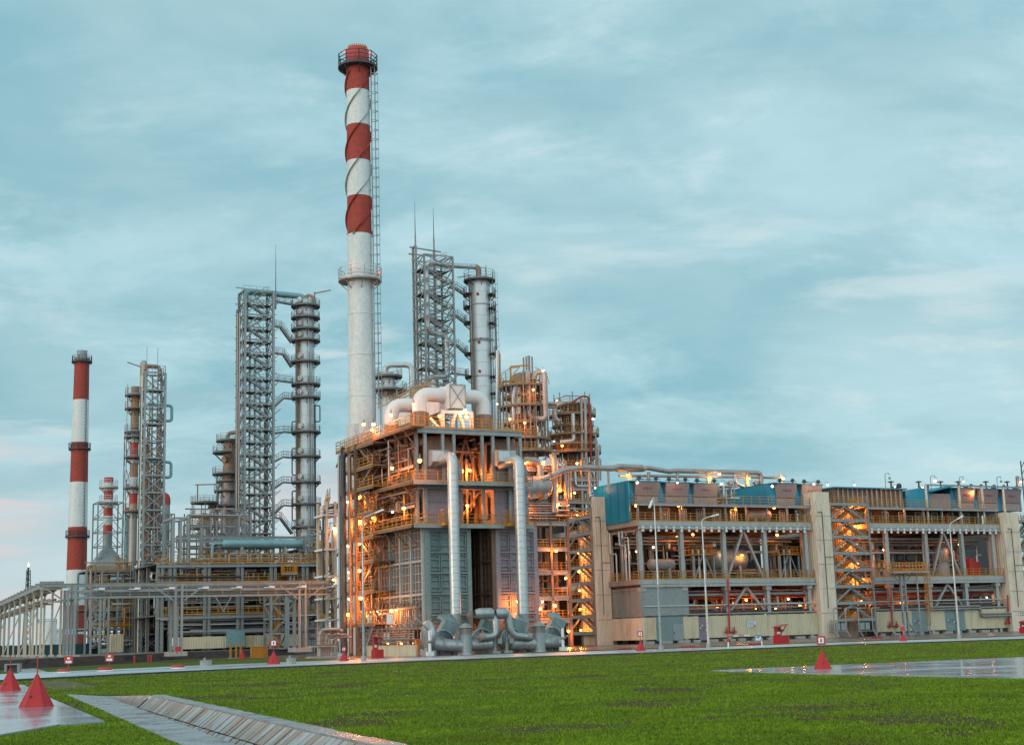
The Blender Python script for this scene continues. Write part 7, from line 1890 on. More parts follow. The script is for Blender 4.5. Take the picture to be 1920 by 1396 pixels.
# machines in hall B
for (s, d, w_, h_, mt_, lb, nm) in ((sA(1772, 1050, 4), 4, 2.6, 4.2, 'insul', 'stout vertical grey drum behind the V brace of the right hall', 'drum'), (sA(1818, 1060, 2.5), 2.5, 2.3, 2.9, 'red', 'boxy red machine on the middle floor at the right of the right hall', 'machine'), (sA(1769, 950, 2.4), 2.4, 2.4, 1.9, 'red', 'red unit tucked under the right hall roof platform', 'machine')):
    z = ZD1b if h_ > 2 else ZD2b
    T = thing('vertical_drum' if nm == 'drum' else 'fire_unit', lb, nm, FA.w(s, d, z))
    if nm == 'drum':
        vessel(T, FA.w(s, d + 1, 0), z, z + h_, 1.3, mt_); MB().rail([FA.w(s - 2, d - .8, z + h_ * .6), FA.w(s + 2, d - .8, z + h_ * .6)], 1.1, .9, .06, 3).build('railing', M['yellow'], T)
    else:
        MB().box(FA, s, s + w_, d, d + 1.6, z + .2, z + h_ * .8).build('body', M[mt_], T); MB().box(FA, s + .2, s + w_ * .6, d + .2, d + 1.4, z + h_ * .8, z + h_).build('hood', M[mt_], T)
        MB().box(FA, s + .1, s + w_ - .1, d + .1, d + 1.5, z, z + .2).build('skid', M['dark'], T)
        MB().pipe([FA.w(s + w_ - .2, d + .5, z + h_ * .8), FA.w(s + w_ - .2, d + .5, z + h_ + .5), FA.w(s + w_ + .8, d + .5, z + h_ + .5)], .15, 8).build('pipe', M['silver'], T)
for i in range(7):
    s = B0 + 1.2 + i * 3.3
    T = thing('valve_rack', 'small steel valve rack under the right hall roof platform, %s from the left' % ('first', 'second', 'third', 'fourth', 'fifth', 'sixth', 'seventh')[i], 'valve rack', FA.w(s, 1.6, ZD2b))
    m = MB()
    for a in (0, 1.2): m.beam(FA.w(s + a, 1.6, ZD2b), FA.w(s + a, 1.6, ZD2b + 1.9), .12)
    m.beam(FA.w(s, 1.6, ZD2b + 1.9), FA.w(s + 1.2, 1.6, ZD2b + 1.9), .12).beam(FA.w(s, 1.6, ZD2b + 1.1), FA.w(s + 1.2, 1.6, ZD2b + 1.1), .1); m.build('frame', M['steel'], T)
    for k in range(3): MB().pipe([FA.w(s + .25 + .35 * k, 1.7, ZD2b), FA.w(s + .25 + .35 * k, 1.7, ZD2b + 1.7)], .09, 7).build('pipe', M['rust'], T)

# monitor platform with a yellow cage on a single braced leg
T = thing('monitor_tower', 'yellow caged fire monitor platform on a white trestle leg before the right hall', 'platform', PA(1699, 1200, -4))
s = sA(1701, 1200, -4); zt = zA_(1697, 1072, -4); sl0, sl1 = sA(1664, 1072, -4), sA(1733, 1072, -4)
fr_ = lambda a, d, z: FA.w(a, d, z)
for o in (-.4, .4): MB().ibeam(fr_(s + o, -4, 0), fr_(s + o, -4, zt - .2), .25, .3, FA.v, .07).build('leg', M['steel'], T)
for i in range(9): z = .8 + (zt - 1.5) * i / 9; MB().beam(fr_(s - .4, -4, z), fr_(s + .4, -4, z), .18).build('batten', M['steel'], T)
MB().beam(fr_(s + .4, -4, 2.0), fr_(s + 2.0, -4, 0), .2).build('stay', M['steel'], T); MB().beam(fr_(s - .4, -4, 1.6), fr_(s - 1.0, -4.4, 0), .2).build('stay', M['steel'], T)
for o in (-2.0, 2.0, -.8, .8): MB().beam(fr_(s, -4, zt - 2), fr_(s + o, -4, zt - .15), .16).build('strut', M['steel'], T)
MB().box(FA, sl0, sl1, -5.2, -3.0, zt - .16, zt + .04).build('deck', M['insul'], T)
MB().rail([fr_(sl0 + .05, -3.05, zt), fr_(sl0 + .05, -5.15, zt), fr_(sl1 - .05, -5.15, zt), fr_(sl1 - .05, -3.05, zt), fr_(sl0 + .05, -3.05, zt)], 1.35, .62, .075, 3).build('railing', M['yellow'], T)
MB().ladder(fr_(sA(1741, 1150, -4.2), -4.2, 1.2), zt + 1.2, FA.u, .6, True, -FA.v, .08, .45).build('ladder', M['yellow'], T)
for px in (1728, 1745): MB().cyl(fr_(sA(px, 1195, -4.4), -4.4, 0), fr_(sA(px, 1195, -4.4), -4.4, zt - .2 if px == 1728 else 5), .12, 8).build('leg', M['steel'], T)
MB().pipe([fr_(s - .1, -4, zt), fr_(s - .1, -4, zt + .9), fr_(s + .5, -4.9, zt + 1.3)], .12, 8).build('monitor', M['red'], T)

# yellow access platform in the right hall interior and steel chimney mast at the frame edge
frame_platform('yellow railed access platform inside the left bay of the right hall middle floor', sA(1642, 1080, 2), 2, ZD1b, 2.6, 1.4)
T = thing('lattice_mast', 'thin dark lattice mast poking up at the right edge behind the halls', 'mast', FA.w(sA(1919, 900, 30), 30, 0))
s = sA(1917, 900, 30); z1 = zA_(1917, 864, 30)
for a in (0, 1.0): MB().beam(FA.w(s + a, 30, 0), FA.w(s + a, 30, z1), .16).build('leg', M['dark'], T)
for i in range(24): MB().beam(FA.w(s, 30, z1 * i / 24), FA.w(s + 1, 30, z1 * (i + 1) / 24), .1).build('lacing', M['dark'], T)

# low junction frames at the foot of the middle stairs
for i, (x0, x1_) in enumerate(((1566, 1588), (1612, 1638))):
    d_ = -2.4; a, b = sA(x0, 1195, d_), sA(x1_, 1195, d_)
    T = thing('transformer_frame', 'bent pipe frame with grey cabinets at the foot of the middle stairs, %s one' % ('left', 'right')[i], 'equipment frame', FA.w((a + b) / 2, d_, 0))
    z = zA_(x0, 1140, d_)
    for q_, o in ((a, 1), (b, -1)): MB().pipe([FA.w(q_ + .5, d_ - .2, .05), FA.w(q_, d_, .9), FA.w(q_, d_, z - 1.0 + o * .3), FA.w(q_, d_, z), FA.w(q_ + 2.2, d_ + .8, z + .05)], .1, 8, .3).build('pipe_leg', M['insul'], T)
    MB().box(FA, a, b, d_ - .1, d_ + .9, 2.3, 2.45).build('roof', M['steel'], T)
    for k in range(2): MB().box(FA, a + .25 + k * 1.0, a + 1.05 + k * 1.0, d_, d_ + .6, 1.0, 2.0).build('cabinet', M['grey'], T)
    MB().box(FA, a - .2, b + .2, d_ - .1, d_ + .9, .75, .85).build('shelf', M['steel'], T)

# ---------------------------------------------------------------- markers, poles, booths and signs
# red hexagonal pyramids
def pyramid_proto(loc):
    T = thing('well_marker', '', 'marker', loc)
    m = MB(); n = 6; r_ = .56; h = 1.06; L_ = V(loc)
    base = [L_ + V((r_ * math.cos(k * PI / 3 + .26), r_ * math.sin(k * PI / 3 + .26), 0)) for k in range(n)]
    top = [L_ + V((.03 * math.cos(k * PI / 3 + .26), .03 * math.sin(k * PI / 3 + .26), h)) for k in range(n)]
    for k in range(n): m.add([base[k], base[(k + 1) % n], top[(k + 1) % n], top[k]], [(0, 1, 2, 3)])
    m.add([p - V((0, 0, .02)) for p in base], [tuple(range(n))])
    m.build('cone', M['signred'], T)
    m = MB()
    for k in range(n): m.beam(base[k] + V((0, 0, .01)), top[k], .022)
    for k in range(n): m.beam(base[k] + V((0, 0, .012)), base[(k + 1) % n] + V((0, 0, .012)), .026)
    m.build('edge_trim', M['red'], T)
    MB().cyl(L_ + V((0, 0, h - .08)), L_ + V((0, 0, h + .62)), .022, 8).build('rod', M['red'], T)
    q = L_ + V((-.02, -.42, .34)); MB().cyl(q, q + V((0, .03, .02)), .03, 8).build('bolt', M['dark'], T)
    return T
MK = None
def marker(px, py, label, half, sign=None, base=None, z=None):
    global MK
    if z is None: p = G(px, py)
    else: p = G(px, py, z)
    sc = half * wdep(p) / FPX / .545
    if MK is None:
        MK = pyramid_proto((0, 0, 0))
    o = copy_tree(MK, p, label, 'red pyramid markers over the wells', rz=random.uniform(-.25, .25), scale=sc)
    if sign:
        for ch in list(o.children):
            if ch.name.startswith('rod'): ch.scale = (1, 1, 1)
        c_ = V((0, 0, 1.06 + (.62 if sign != 'low' else .25)))
        S_ = MB(); fr = Frame(0, 0, R(90))
        k = .26 if sign != 'low' else .2
        S_.box(fr, -k, k, -.025, .0, c_.z - k, c_.z + k); ORG[o] = V((0, 0, 0)); b = S_.build('sign_plate', M['red'], o)
        if sign != 'plain':
            W = MB(); W.box(fr, -k * .62, k * .62, -.034, -.026, c_.z - k * .62, c_.z + k * .62); W.build('sign_face', M['signwhite'], b)
            W = MB(); W.box(fr, -.04, .04, -.04, -.035, c_.z - .10, c_.z + .10); W.build('sign_mark', M['dark'], b)
    if base:
        m = MB(); ORG[o] = V((0, 0, 0)); m.lathe((0, 0, 0), [(1.0, -.045), (.98, -.005), (.58, .05), (.01, .05)], 18); m.build('base', M['signwhite'], o)
    return o
marker(68, 1324, 'largest red pyramid marker, mirrored in the wet slab at lower left', 30.5, z=.055)
marker(18, 1294, 'red pyramid marker cut by the left edge, behind the largest one on the wet slab', 20.5, z=.055)
marker(513, 1247, 'red pyramid marker on a white pad with a framed sign, before the left block', 13.5, sign='plate', base=True)
marker(645, 1241, 'red pyramid marker beside the light pole left of the furnaces', 10.2, sign='low')
marker(1202, 1222, 'red pyramid marker on a pale pad in front of the left hall corner', 11, sign='plate', base=True)
marker(1543, 1253, 'red pyramid marker with framed sign standing on the right wet slab', 17, sign='plate', z=.055)
marker(1694, 1203, 'small red pyramid marker with a plain red plate by the monitor platform', 8, sign='plain')
marker(454, 1234, 'red pyramid marker in front of the orange box by the left block', 7.8)
marker(541, 1227, 'smallest red pyramid marker, near the blue lattice stairs', 5.2, sign='low')
bpy.data.objects.remove  # prototype is removed below
for ch in list(MK.children): bpy.data.objects.remove(ch)
bpy.data.objects.remove(MK)

# red rimmed manhole wells and their sign posts
def well(px, py, label, half, sign=None, cover='red', zz=0.012):
    p = G(px, py); p.z = 0; r_ = half * wdep(p) / FPX
    T = thing('manhole_well', label, 'manhole', p)
    if cover == 'red':
        MB().lathe(p, [(r_ * 1.12, 0), (r_ * 1.12, .16), (r_, .17)], 24).build('ring', M['signwhite'], T)
        MB().lathe(p, [(r_ * 1.0, .172), (r_ * 1.0, .34), (r_ * .9, .36), (.01, .37)], 24).build('lid', M['red'], T)
    else:
        MB().lathe(p, [(r_, 0), (r_, .42)], 20).build('ring', M['concrete'], T); MB().lathe(p, [(r_ * 1.08, .422), (r_ * 1.0, .52), (.01, .54)], 20).cyl(p + V((-.1, 0, .5)), p + V((-.1, 0, .72)), .08, 8).build('lid', M['grey'], T)
    if sign:
        q = p + V((0.15, .5, 0)); zt = Zat(sign, px, p.y)
        MB().cyl(q, V((q.x, q.y, zt)), .035, 6).build('post', M['red'], T)
        s_ = MB().box(Frame(q.x, q.y, R(90)), -.30, .30, -.06, -.04, zt - .42, zt + .1).build('sign_plate', M['red'], T)
        W = MB(); W.box(Frame(q.x, q.y, R(90)), -.2, .2, -.07, -.061, zt - .38, zt - .22).box(Frame(q.x, q.y, R(90)), -.1, .1, -.07, -.061, zt - .12, zt + .0); W.build('sign_mark', M['signwhite'], s_)
well(120, 1263, 'red lidded manhole nearest the pyramids, with a red sign post', 11.5, 1232)
well(197, 1260, 'red lidded manhole with a red sign post, second beyond the road', 13, 1228)
well(334, 1255, 'red lidded manhole on a white ring beside the road, right of the posts', 12)
well(386, 1250, 'grey concrete manhole with a dark lid on the far verge', 11, None, 'grey')
well(546, 1247, 'low dark manhole lid on the verge by the framed sign marker', 9, None, 'grey')
p = G(0, 1263); 
for px, py, lb in ((252, 1243, 'single short red bollard on the far verge'), (278, 1242, 'double short red bollard on the far verge')):
    p = G(px, py); T = thing('bollard', lb, 'bollard', p)
    for o in ((0,) if px == 252 else (0, .28)): MB().cyl(p + V((o, 0, 0)), p + V((o, 0, .75)), .09, 10).build('post', M['red'], T); MB().lathe(p + V((o, 0, .75)), [(.1, 0), (.1, .04), (.01, .06)], 10).build('cap', M['red'], T)
p = FL.w(FL.front(332, 1224, -3)[0], -3, ZB); T = thing('small_sign', 'low purple notice at the foot of the middle bridge posts', 'sign', p)
MB().box(FL, FL.front(328, 1224, -3)[0], FL.front(340, 1224, -3)[0], -3.05, -3, ZB + .2, ZB + .7).build('plate', M['red'], T); MB().beam(p, p + V((0, 0, .3)), .08).build('post', M['red'], T)

# culvert head and rubble apron at the far left
p = G(22, 1259); T = thing('culvert', 'small concrete culvert mouth in the earth bank behind the left pyramids', 'culvert', p)
f_ = Frame(p.x, p.y, R(90))
MB().box(f_, -.62, -.42, 0, .5, -.1, .55).box(f_, .42, .62, 0, .5, -.1, .55).box(f_, -.62, .62, 0, .5, .551, .66).build('headwall', M['steel2'], T); MB().box(f_, -.42, .42, .3, .35, -.1, .55).build('mouth', M['dark'], T)
a = gp((28, 1257), (56, 1250), (98, 1262), (40, 1264))
poly_obj('rubble_apron', [a], .03, M['slab'])
poly_obj('bare_patch', [gp((70, 1277), (120, 1275), (185, 1288), (120, 1294), (70, 1288))], .022, M['gravelmix'])

# street light poles
def light_pole(px, pyb, pyt, arm_px, arm_py, label, mt_='steel'):
    p = G(px, pyb); p.z = 0
    # top sits straight above the foot
    T = thing('street_lamp', label, 'street lamp', p, 'tall road lights along the kerb'); zt = Zat(pyt, px - (pyb - pyt) * 0, p.y)
    MB().cyl(p, V((p.x, p.y, zt * .45)), .11, 12, .09).build('lower_pole', M[mt_], T); MB().cyl(V((p.x, p.y, zt * .45)), V((p.x, p.y, zt)), .08, 12, .05).build('pole', M['silver'], T)
    MB().cyl(p, p + V((0, 0, .5)), .2, 12).build('base', M['concrete'], T)
    q = at(arm_px, arm_py, p.y - .2)
    MB().pipe([V((p.x, p.y, zt - .1)), V((p.x, p.y, zt + .6)), V(q)], .05, 8, .5).build('arm', M['silver'], T)
    d = (V(q) - V((p.x, p.y, zt + .6))).normalized(); e = FA.v if abs(d.dot(FA.v)) < .8 else FA.u
    MB().beam(V(q) - d * .1, V(q) + d * .6, .18, .11).build('lantern', M['signwhite'], T)
light_pole(682, 1241, 985, 706, 960, 'street lamp rising in front of the left furnace side')
light_pole(1240, 1222, 943, 1222, 940, 'bare grey road pole before the corner of the left hall')
light_pole(1329, 1217, 985, 1335, 967, 'street lamp before the second bay of the left hall', 'beige')
light_pole(1799, 1198, 992, 1796, 972, 'street lamp before the right hall doors', 'beige')

# red fire booths
def booth(px, py, w_px, h_px, label, flip=1):
    p = G(px, py); p.z = 0; k = wdep(p) / FPX; w_ = w_px * k; h_ = h_px * k
    T = thing('fire_booth', label, 'booth', p, 'red fire equipment booths'); f_ = Frame(p.x, p.y, TH)
    MB().box(f_, -w_ * .5, w_ * .5, -.5, .5, 0, h_ * .4).build('cabinet', M['signred'], T)
    MB().box(f_, -w_ * .42, w_ * .12, .1, .4, h_ * .4, h_ * .9).build('back_panel', M['red'], T)
    m = MB(); z0, z1 = (h_ * .88, h_ * 1.0); a, b = (-w_ * .55, w_ * .5)
    zz = (z0, z1) if flip > 0 else (z1, z0)
    m.hexa([f_.w(a, -.6, zz[0] - .06), f_.w(b, -.6, zz[1] - .06), f_.w(b, .5, zz[1] - .06), f_.w(a, .5, zz[0] - .06), f_.w(a, -.6, zz[0]), f_.w(b, -.6, zz[1]), f_.w(b, .5, zz[1]), f_.w(a, .5, zz[0])]); m.build('hood', M['red'], T)
    MB().beam(f_.w(-w_ * .1, .0, h_ * .4), f_.w(w_ * .42, -.3, h_ * .93), .10).build('strut', M['red'], T)
    MB().box(f_, -w_ * .3, 0, .04, .1, h_ * .5, h_ * .62).build('notice', M['signwhite'], T)
    MB().cyl(f_.w(-.1, -.05, h_ * .68), f_.w(.35, -.05, h_ * .68), .12, 10).build('hose_reel', M['dark'], T)
booth(708, 1233, 17, 40, 'red fire booth with sloping hood before the low cream wall', -1)
booth(1465, 1206, 23, 36, 'red fire booth with sloping hood against the left hall cladding')
booth(1922, 1186, 14, 24, 'red fire booth cut by the right frame edge')
# red hydrant risers on the walls
def hydrant(px, y0, y1, label):
    d_ = -.35; p = PA(px, y1, d_); T = thing('hydrant_riser', label, 'hydrant', V((p.x, p.y, 0)), 'red hydrant risers on the hall walls')
    MB().pipe([PA(px, y0, d_), PA(px + 3, y1, d_), PA(px + 12, y1 - .3, d_)], .12, 8, .15).build('pipe', M['red'], T)
    for x, yy in ((px - 1.5, y1), (px + 12, y1 - .3)):
        q = PA(x, yy, d_); MB().cyl(q - V((0, 0, .25)), q + V((0, 0, .35)), .16, 10).cyl(q + V((0, 0, .35)), q + V((0, 0, .6)), .05, 6).lathe(q + V((0, 0, .6)), [(.2, 0), (.2, .05), (.01, .06)], 10).cyl(q - FA.u * .4, q + FA.u * .4, .09, 8).build('valve', M['red'], T)
hydrant(1365, 1085, 1184, 'red hydrant riser on the left hall cladding near the white notice')
hydrant(1670, 1100, 1173, 'red hydrant riser on the cladding left of the monitor platform')
hydrant(1889, 1115, 1167, 'red hydrant riser beside the far right shaft')
# notices
p = PA(1409, 1168, -.12); T = thing('notice_board', 'white notice with blue lines and a yellow corner on the left hall cladding', 'sign', p)
a, b = sA(1401, 1168, -.1), sA(1417, 1168, -.1); z0, z1 = zA_(1409, 1175, -.1), zA_(1409, 1163, -.1)
MB().box(FA, a, b, -.14, -.09, z0, z1).build('board', M['signwhite'], T)
m = MB()
for k in range(4): m.box(FA, a + .1, b - .15 - .15 * (k % 2), -.15, -.141, z1 - .2 - .17 * k, z1 - .14 - .17 * k)
m.build('printed_line', M['signblue'], T); MB().box(FA, b - .45, b - .05, -.152, -.141, z0 + .04, z0 + .3).build('corner_patch', M['yellow'], T); MB().box(FA, a - .05, b, -.15, -.09, z1 + .01, z1 + .05).build('hanger_bar', M['dark'], T)
p = G(1423, 1213); p.z = 0; T = thing('info_sign', 'blue and white information sign on a white post by the kerb', 'sign', p)
f_ = Frame(p.x, p.y, R(90)); k = wdep(p) / FPX
MB().cyl(p + V((6 * k, .05, 0)), p + V((6 * k, .05, 13 * k)), .05, 8).box(f_, 3 * k, 10 * k, -.2, .2, 0, .04).build('post', M['signwhite'], T)
MB().box(f_, -7 * k, 6 * k, -.03, 0, 12.5 * k, 23 * k).build('plate', M['signblue'], T)
m = MB()
for q_ in ((-5.5, -2.5, 19), (-1.5, 1.5, 19.6), (2, 5, 18.6), (-5, -1, 15.3), (0, 5, 16), (-5.5, 5, 13.4)): m.box(f_, q_[0] * k, q_[1] * k, -.04, -.031, q_[2] * k, (q_[2] + 1.7) * k)
m.build('printed_line', M['signwhite'], T); MB().box(f_, -1.2 * k, 1.6 * k, -.045, -.0405, 19.4 * k, 21.8 * k).build('red_mark', M['red'], T)
p = G(1366, 1216); p.z = 0; T = thing('barrier', 'white and red striped barrier bar on posts by the left hall', 'barrier', p); f_ = Frame(p.x, p.y, TH); k = wdep(p) / FPX
for i in range(4): MB().box(f_, (-1 + i * 12.5) * k, (11.5 + i * 12.5) * k, -.05, .05, 23 * k, 24.5 * k).build('stripe', M['red' if i % 2 == 0 else 'signwhite'], T)
MB().cyl(p, p + V((0, 0, 13 * k)), .06, 8).box(f_, -3 * k, 4 * k, -.2, .2, 0, .05).build('post', M['signwhite'], T); MB().box(f_, -2 * k, 5 * k, -.1, .1, 13 * k, 18 * k).beam(f_.w(0, 0, 17 * k), f_.w(0, 0, 23 * k), .08).build('pivot_box', M['red'], T)
for i, (px, py) in enumerate(((1172, 1218), (1290, 1214), (1416, 1209), (1645, 1196), (1310, 1216))):
    p = G(px, py); p.z = 0; T = thing('red_hatch', ('low red hatch left of the pyramid by the hall corner', 'low red hatch right of the grey double door', 'low red hatch left of the fire booth', 'low red hatch by the middle stairs', 'low red hatch near the purple door')[i], 'hatch', p, 'low red hatches on the apron'); f_ = Frame(p.x, p.y, TH)
    MB().box(f_, -.55, .55, -.4, .4, 0.0, .14).build('frame', M['brick'], T); MB().box(f_, -.5, .5, -.36, .36, .141, .2).build('lid', M['red'], T)
for i, (px, w_) in enumerate(((460, 0), (472, 0))):
    pass
p = G(482, 1233); p.z = 0; T = thing('orange_box', 'orange painted box behind the pyramid near the left block', 'box', p); f_ = Frame(p.x, p.y, TH)
MB().box(f_, -.65, .95, -.5, .5, .05, 1.25).build('body', M['yellow'], T)
for a in (-.75, 1.05): MB().beam(f_.w(a, -.5, 0), f_.w(a, -.5, 1.6), .12).build('post', M['yellow'], T)
MB().box(f_, -.7, 1.0, -.55, .55, 1.251, 1.3).build('lid', M['yellow'], T)
p = G(437, 1234); p.z = 0; T = thing('yellow_barrier', 'group of three yellow posts beside the orange box', 'barrier', p); f_ = Frame(p.x, p.y, TH)
for a in (-.3, .35, .9): MB().beam(f_.w(a, 0, 0), f_.w(a, 0, 1.75), .2).build('post', M['yellow'], T)
MB().box(f_, -.5, 1.1, -.4, .4, 0, .1).build('foot', M['concrete'], T)
for px, w_ in ((455, 1),):
    pass
# small wall lamps boxes on the right
p = G(1400, 1247)

# ---------------------------------------------------------------- lamps
ORD = ('first', 'second', 'third', 'fourth', 'fifth', 'sixth', 'seventh', 'eighth', 'ninth', 'tenth', 'eleventh', 'twelfth')
def lampsF(d, items):
    for px, py, k, lb in items: lamp(FF.w(*_sd(FF.front(px, py, d), d)), lb, k)
def lampsS(s, items):
    for px, py, k, lb in items: d, z = FF.side(px, py, s); lamp(FF.w(s, d, z), lb, k)
def lampsA(d, items):
    for px, py, k, lb in items:
        k = 'h' if k == 'o' else k; lamp(FA.w(*_sd(FA.front(px, py, d), d)), lb, k)
lampsS(-1.9, [(682, 795, 'h', 'orange lamp at the far left end of the furnace roof railing'),
 (700, 795, 'w', 'white lamp by the white flue duct at the left of the furnace roof'),
 (698, 806, 'h', 'orange lamp just under the white one at the left roof railing'),
 (733, 777, 'o', 'orange lamp in front of the long white flue duct side'),
 (776, 757, 'h', 'upper orange lamp on the left white duct bend'), (777, 765, 'w', 'lower whitish lamp on the left white duct bend'),
 (787, 863, 'o', 'orange lamp at the front left corner above the second walkway'),
 (735, 877, 'o', 'orange lamp on the perforated beam over the second walkway'),
 (673, 933, 'o', 'orange lamp at the left stair landings just below the second walkway'),
 (699, 970, 'o', 'orange lamp at the left end of the lowest furnace walkway'),
 (675, 976, 'o', 'larger orange lamp of the close pair at the left stairs'), (670, 980, 'o', 'smaller orange lamp of the close pair at the left stairs'),
 (757, 952, 'o', 'orange lamp on a hooked bracket over the lowest furnace walkway'), (736, 959, 'w', 'white lamp left of the hooked bracket lamp')])
lampsF(.4, [(824, 779, 'h', 'orange lamp left of the white trestle under the duct box'), (872, 768, 'w', 'white lamp under the crossed duct end'), (875, 781, 'h', 'orange lamp on the right leg of the white trestle')])
lampsF(2.4, [(866, 882, 'o', 'left orange lamp in the gap between the lilac boxes'), (880, 881, 'o', 'right orange lamp in the gap between the lilac boxes'), (876, 947, 'o', 'orange lamp low in the gap above the furnace slot'), (923, 947, 'w', 'white lamp before the right lilac box')])
lampsF(9, [(872, 925, 'y', 'yellow glowing lamp deep in the gap between the lilac boxes')])
lampsS(-2.9, [(674, 1019, 'o', 'orange lamp on the left furnace stairs, top of the lower column of three'), (674, 1069, 'o', 'orange lamp on the left furnace stairs, middle of the lower column of three'), (676, 1120, 'o', 'brightest orange lamp at the bottom of the left furnace stairs'),
 (653, 1023, 'w', 'upper white lamp beside the tall dark riser'), (656, 1034, 'w', 'second white lamp beside the tall dark riser'), (654, 1072, 'w', 'third white lamp beside the tall dark riser'), (656, 1083, 'w', 'fourth white lamp beside the tall dark riser'), (655, 1122, 'w', 'fifth white lamp beside the tall dark riser'), (653, 1151, 'y', 'small yellow lamp lowest beside the tall dark riser'),
 (652, 940, 'w', 'white lamp high on the left side behind the risers')])
lampsS(-1.3, [(679, 1148, 'w', 'white lamp left of the light pole on the burner gallery'), (693, 1147, 'o', 'orange lamp right of the light pole on the burner gallery'), (706, 1146, 'w', 'whitish lamp over the left white cabinet of the gallery'), (734, 1144, 'o', 'bright orange lamp over the right white cabinet of the gallery'), (743, 1143, 'w', 'whitish lamp right of the bright one on the gallery')])
for i, px in enumerate((727, 752, 772)):
    d, z = FF.side(px, 1205, 1.5); lamp(FF.w(1.5, d, z), 'orange burner glow lamp under the left furnace, %s from the left' % ORD[i], 'o', scale=.7)
lampsF(-1.2, [(970, 1126, 'o', 'orange lamp glowing on the lower right furnace front')])
lampsF(-2.2, [(831, 1201, 'o', 'orange lamp near the ground behind the left silver duct')])
lampsF(24.5 - .6, [(625, 1086, 'w', 'white lamp on the slender tan access tower'), (627, 990, 'o', 'orange lamp high on the slender tan access tower')])
lampsF(29, [(987, 955, 'o', 'orange lamp just right of the right silver duct, upper'), (1046, 944, 'o', 'orange lamp over the horizontal pipe rows'), (1043, 1032, 'o', 'orange lamp under the third deck of the middle structure'), (1061, 1083, 'o', 'orange lamp on the right post of the middle structure'), (1040, 1134, 'o', 'large orange lamp low in the middle structure'), (1017, 1127, 'w', 'white lamp right of the lilac furnace front'), (1013, 1140, 'o', 'small orange lamp beside the white one at the lilac front'), (1066, 1182, 'o', 'bright orange lamp near the ground by the lit stair tower'), (1050, 918, 'y', 'yellow lamp at the thick vertical pipe over the structure'), (1044, 908, 'o', 'orange lamp right of the fat horizontal drum'), (1077, 923, 'o', 'orange lamp above the lit stair tower'), (985, 868, 'o', 'orange lamp at the top of the right silver duct'), (1019, 865, 'o', 'orange lamp by the pipe bend under the larger reactor'), (1082, 868, 'o', 'orange lamp on an arm left of the overhead pipe')])
def lampY(Y, items):
    for px, py, k, lb in items:
        k = 'h' if k == 'o' else k; lamp(at(px, py, Y), lb, k)
lampY(207.5, [(1000, 730, 'o', 'orange lamp under the top ring of the larger reactor'), (1018, 694, 'w', 'warm lamp on the top hoop of the larger reactor'), (984, 792, 'o', 'orange lamp below the second ring of the larger reactor'), (956, 785, 'o', 'orange lamp left of the larger reactor over the roof railing'), (932, 757, 'w', 'lamp on an arm beside the wide smooth column')])
lampY(216.5, [(1044, 750, 'w', 'warm lamp at the top left of the smaller reactor'), (1112, 785, 'w', 'warm lamp right of the red pipe'), (1039, 827, 'w', 'warm lamp at the lower left of the smaller reactor'), (1054, 835, 'o', 'orange lamp under the lower ring of the smaller reactor')])
# stair tower left of hall A
for i, (px, py) in enumerate(((1082, 965), (1082.5, 1001), (1084, 1035), (1085.5, 1070), (1087, 1106), (1088, 1141), (1089, 1180))):
    d, z = FA.side(px, py, aA + 1.9 * SD); lamp(FA.w(aA + 1.9 * SD, d, z), 'orange lamp on the %s landing from the top of the left lit stair tower' % ORD[i], 'o')
for i, (px, py) in enumerate(((1600, 950), (1603, 985), (1606, 1020), (1609, 1054), (1612, 1088), (1615, 1126))):
    p = PA(px, py, 1.9); lamp(p, 'orange lamp on the %s landing from the top of the middle stair tower' % ORD[i], 'o')
lampsA(-.4, [(1195, 904, 'w', 'bright lamp on the corner of the first blue cooler'), (1270, 904, 'w', 'white lamp on a pole before the second blue cooler'), (1353, 906, 'w', 'warm lamp right of the third blue cooler'), (1448, 911, 'w', 'bright lamp on the corner of the long flanked blue cooler'), (1526, 907, 'w', 'white lamp over the half hidden cooler'), (1552, 908, 'w', 'white lamp on a hook just right of the middle shaft'), (1602, 908, 'w', 'warm lamp on a rod above the middle stair tower'), (1553, 951, 'o', 'orange lamp at the left of the middle stairs top landing')])
lampsA(.9, [(1192, 947, 'o', 'orange lamp under the roof platform at the left hall corner'), (1272, 947, 'o', 'orange lamp under the roof platform below the second cooler'), (1451, 951, 'o', 'orange lamp under the roof platform below the long flanked cooler'), (1379, 954, 'y', 'small yellow lamp beside the pinkish drum'), (1682, 951, 'o', 'orange lamp under the roof platform at the left of the right hall')])
lampsA(PR - .8, [(1177, 890, 'y', 'yellow lit lamp on the first support of the roof pipes'), (1331, 894, 'y', 'large yellow orange lamp on the second support of the roof pipes'), (1404, 896, 'y', 'yellow orange lamp on the third support of the roof pipes'), (1469, 896, 'w', 'white lamp at the right tip of the thin roof pipe'), (1349, 888, 'w', 'white lamp above the roof pipe loop'), (1116, 914, 'w', 'white lamp at the back edge of the blue end wall')])
lampsA(3.0, [(1269, 1006, 'o', 'orange lamp under the upper deck in the first bay, left hall'), (1299, 1001, 'o', 'small lamp under the upper deck in the second bay, left hall'), (1225, 1025, 'w', 'whitish lamp by the first column on the middle floor'), (1193, 1033, 'w', 'small lamp at the left side face of the left hall'), (1356, 1031, 'w', 'white lamp on the third column of the left hall'), (1457, 1002, 'o', 'orange lamp under the upper deck in the last bay, left hall'), (1514, 1031, 'w', 'white lamp right of the last service platform, left hall'), (1391, 1040, 'y', 'yellow lamp behind the V brace of the left hall')])
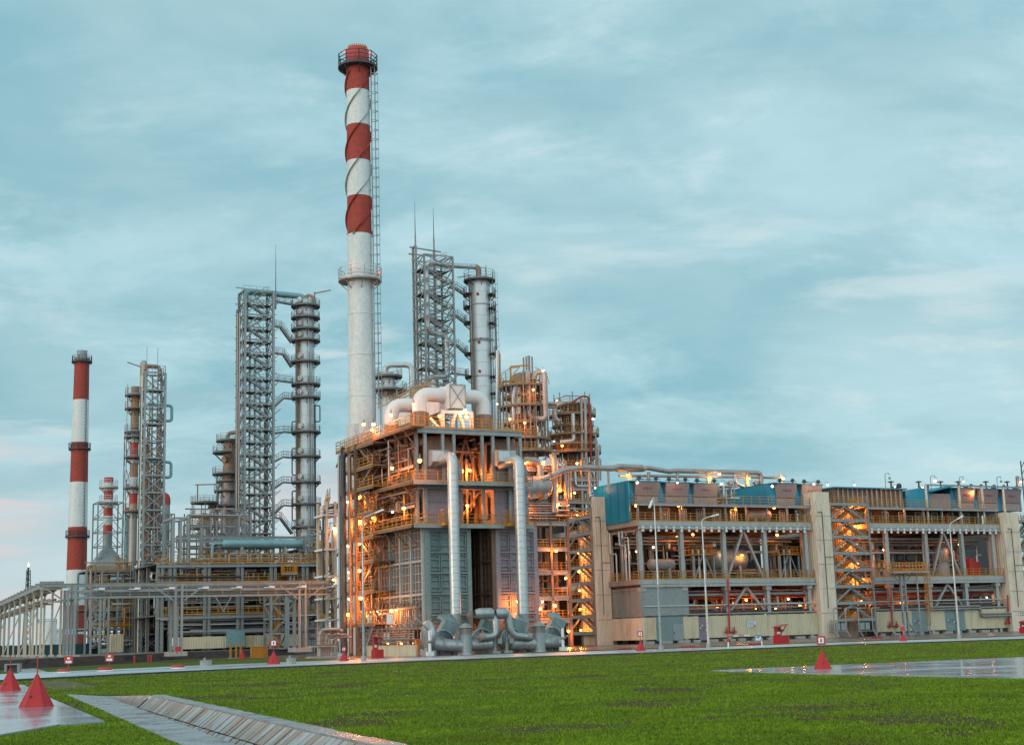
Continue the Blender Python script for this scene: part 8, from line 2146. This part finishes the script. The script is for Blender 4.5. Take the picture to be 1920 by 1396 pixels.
lampsA(2.2, [(1345, 1139, 'y', 'yellow lamp above the cladding by the street lamp, left hall'), (1417, 1139, 'y', 'brightest yellow lamp above the cladding under the V brace, left hall'), (1399, 1124, 'o', 'small orange lamp left of the lower V brace, left hall'), (1478, 1122, 'w', 'white lamp right of the lower V brace, left hall'), (1500, 1135, 'o', 'orange lamp above the cladding near the middle shaft'), (1376, 1130, 'o', 'orange lamp over the red hydrant riser, left hall'), (1455, 1140, 'o', 'orange lamp above the fire booth, left hall')])
lampsA(2.6, [(1657, 1030, 'w', 'white lamp in the dark left bay of the right hall'), (1799, 1020, 'o', 'orange lamp right of the V brace of the right hall'), (1850, 1119, 'w', 'warm lamp low in the last bay of the right hall'), (1762, 1122, 'o', 'small orange lamp left of the lower V brace, right hall'), (1690, 1130, 'o', 'orange lamp above the cladding in the first bay, right hall'), (1711, 1141, 'o', 'orange lamp behind the monitor platform leg'), (1823, 921, 'o', 'bright orange lamp between the right hall coolers')])
lampsA(1.0, [(1678, 912, 'w', 'warm lamp on the right hall roof railing, left'), (1730, 913, 'w', 'warm lamp on the right hall roof frame end')])
def hook_lamp(px, py, lit, label):
    p = PA(px, py, 3.0); T = lamp(p, label, 'w') if lit else None
    if not lit:
        T = MB().lathe(p, [(.01, -.2), (.2, -.1), (.2, .1), (.05, .25)], 10).top('lamp', label, 'lamp', M['insul'], 'glowing lamps of the plant', org=p)
    k = thing('lamp_post', 'thin hooked post holding the ' + label.split(' on ')[0], 'lamp post', V((p.x, p.y, zr_ - 1)))
    b0 = p - FA.u * .9; MB().pipe([V((b0.x, b0.y, zr_ - 1.2)), V((b0.x, b0.y, p.z + .7)), p + V((0, 0, .75)), p + V((0, 0, .5))], .045, 6, .4).build('hook', M['dark'], k)
    MB().cyl(V((b0.x, b0.y, zr_ - 1.25)), V((b0.x, b0.y, zr_ - .6)), .09, 8).build('socket', M['dark'], k)
hook_lamp(1753, 900, True, 'lit hook lamp, leftmost lit one on the right roof')
hook_lamp(1807, 902, True, 'lit hook lamp, middle lit one on the right roof')
hook_lamp(1877, 902, False, 'unlit hook lamp on the right roof')
hook_lamp(1668, 896, False, 'unlit hook lamp above the middle stairs, far back on the roof')
hook_lamp(1914, 903, True, 'lit hook lamp, rightmost by the slim vent pipe on the right roof')
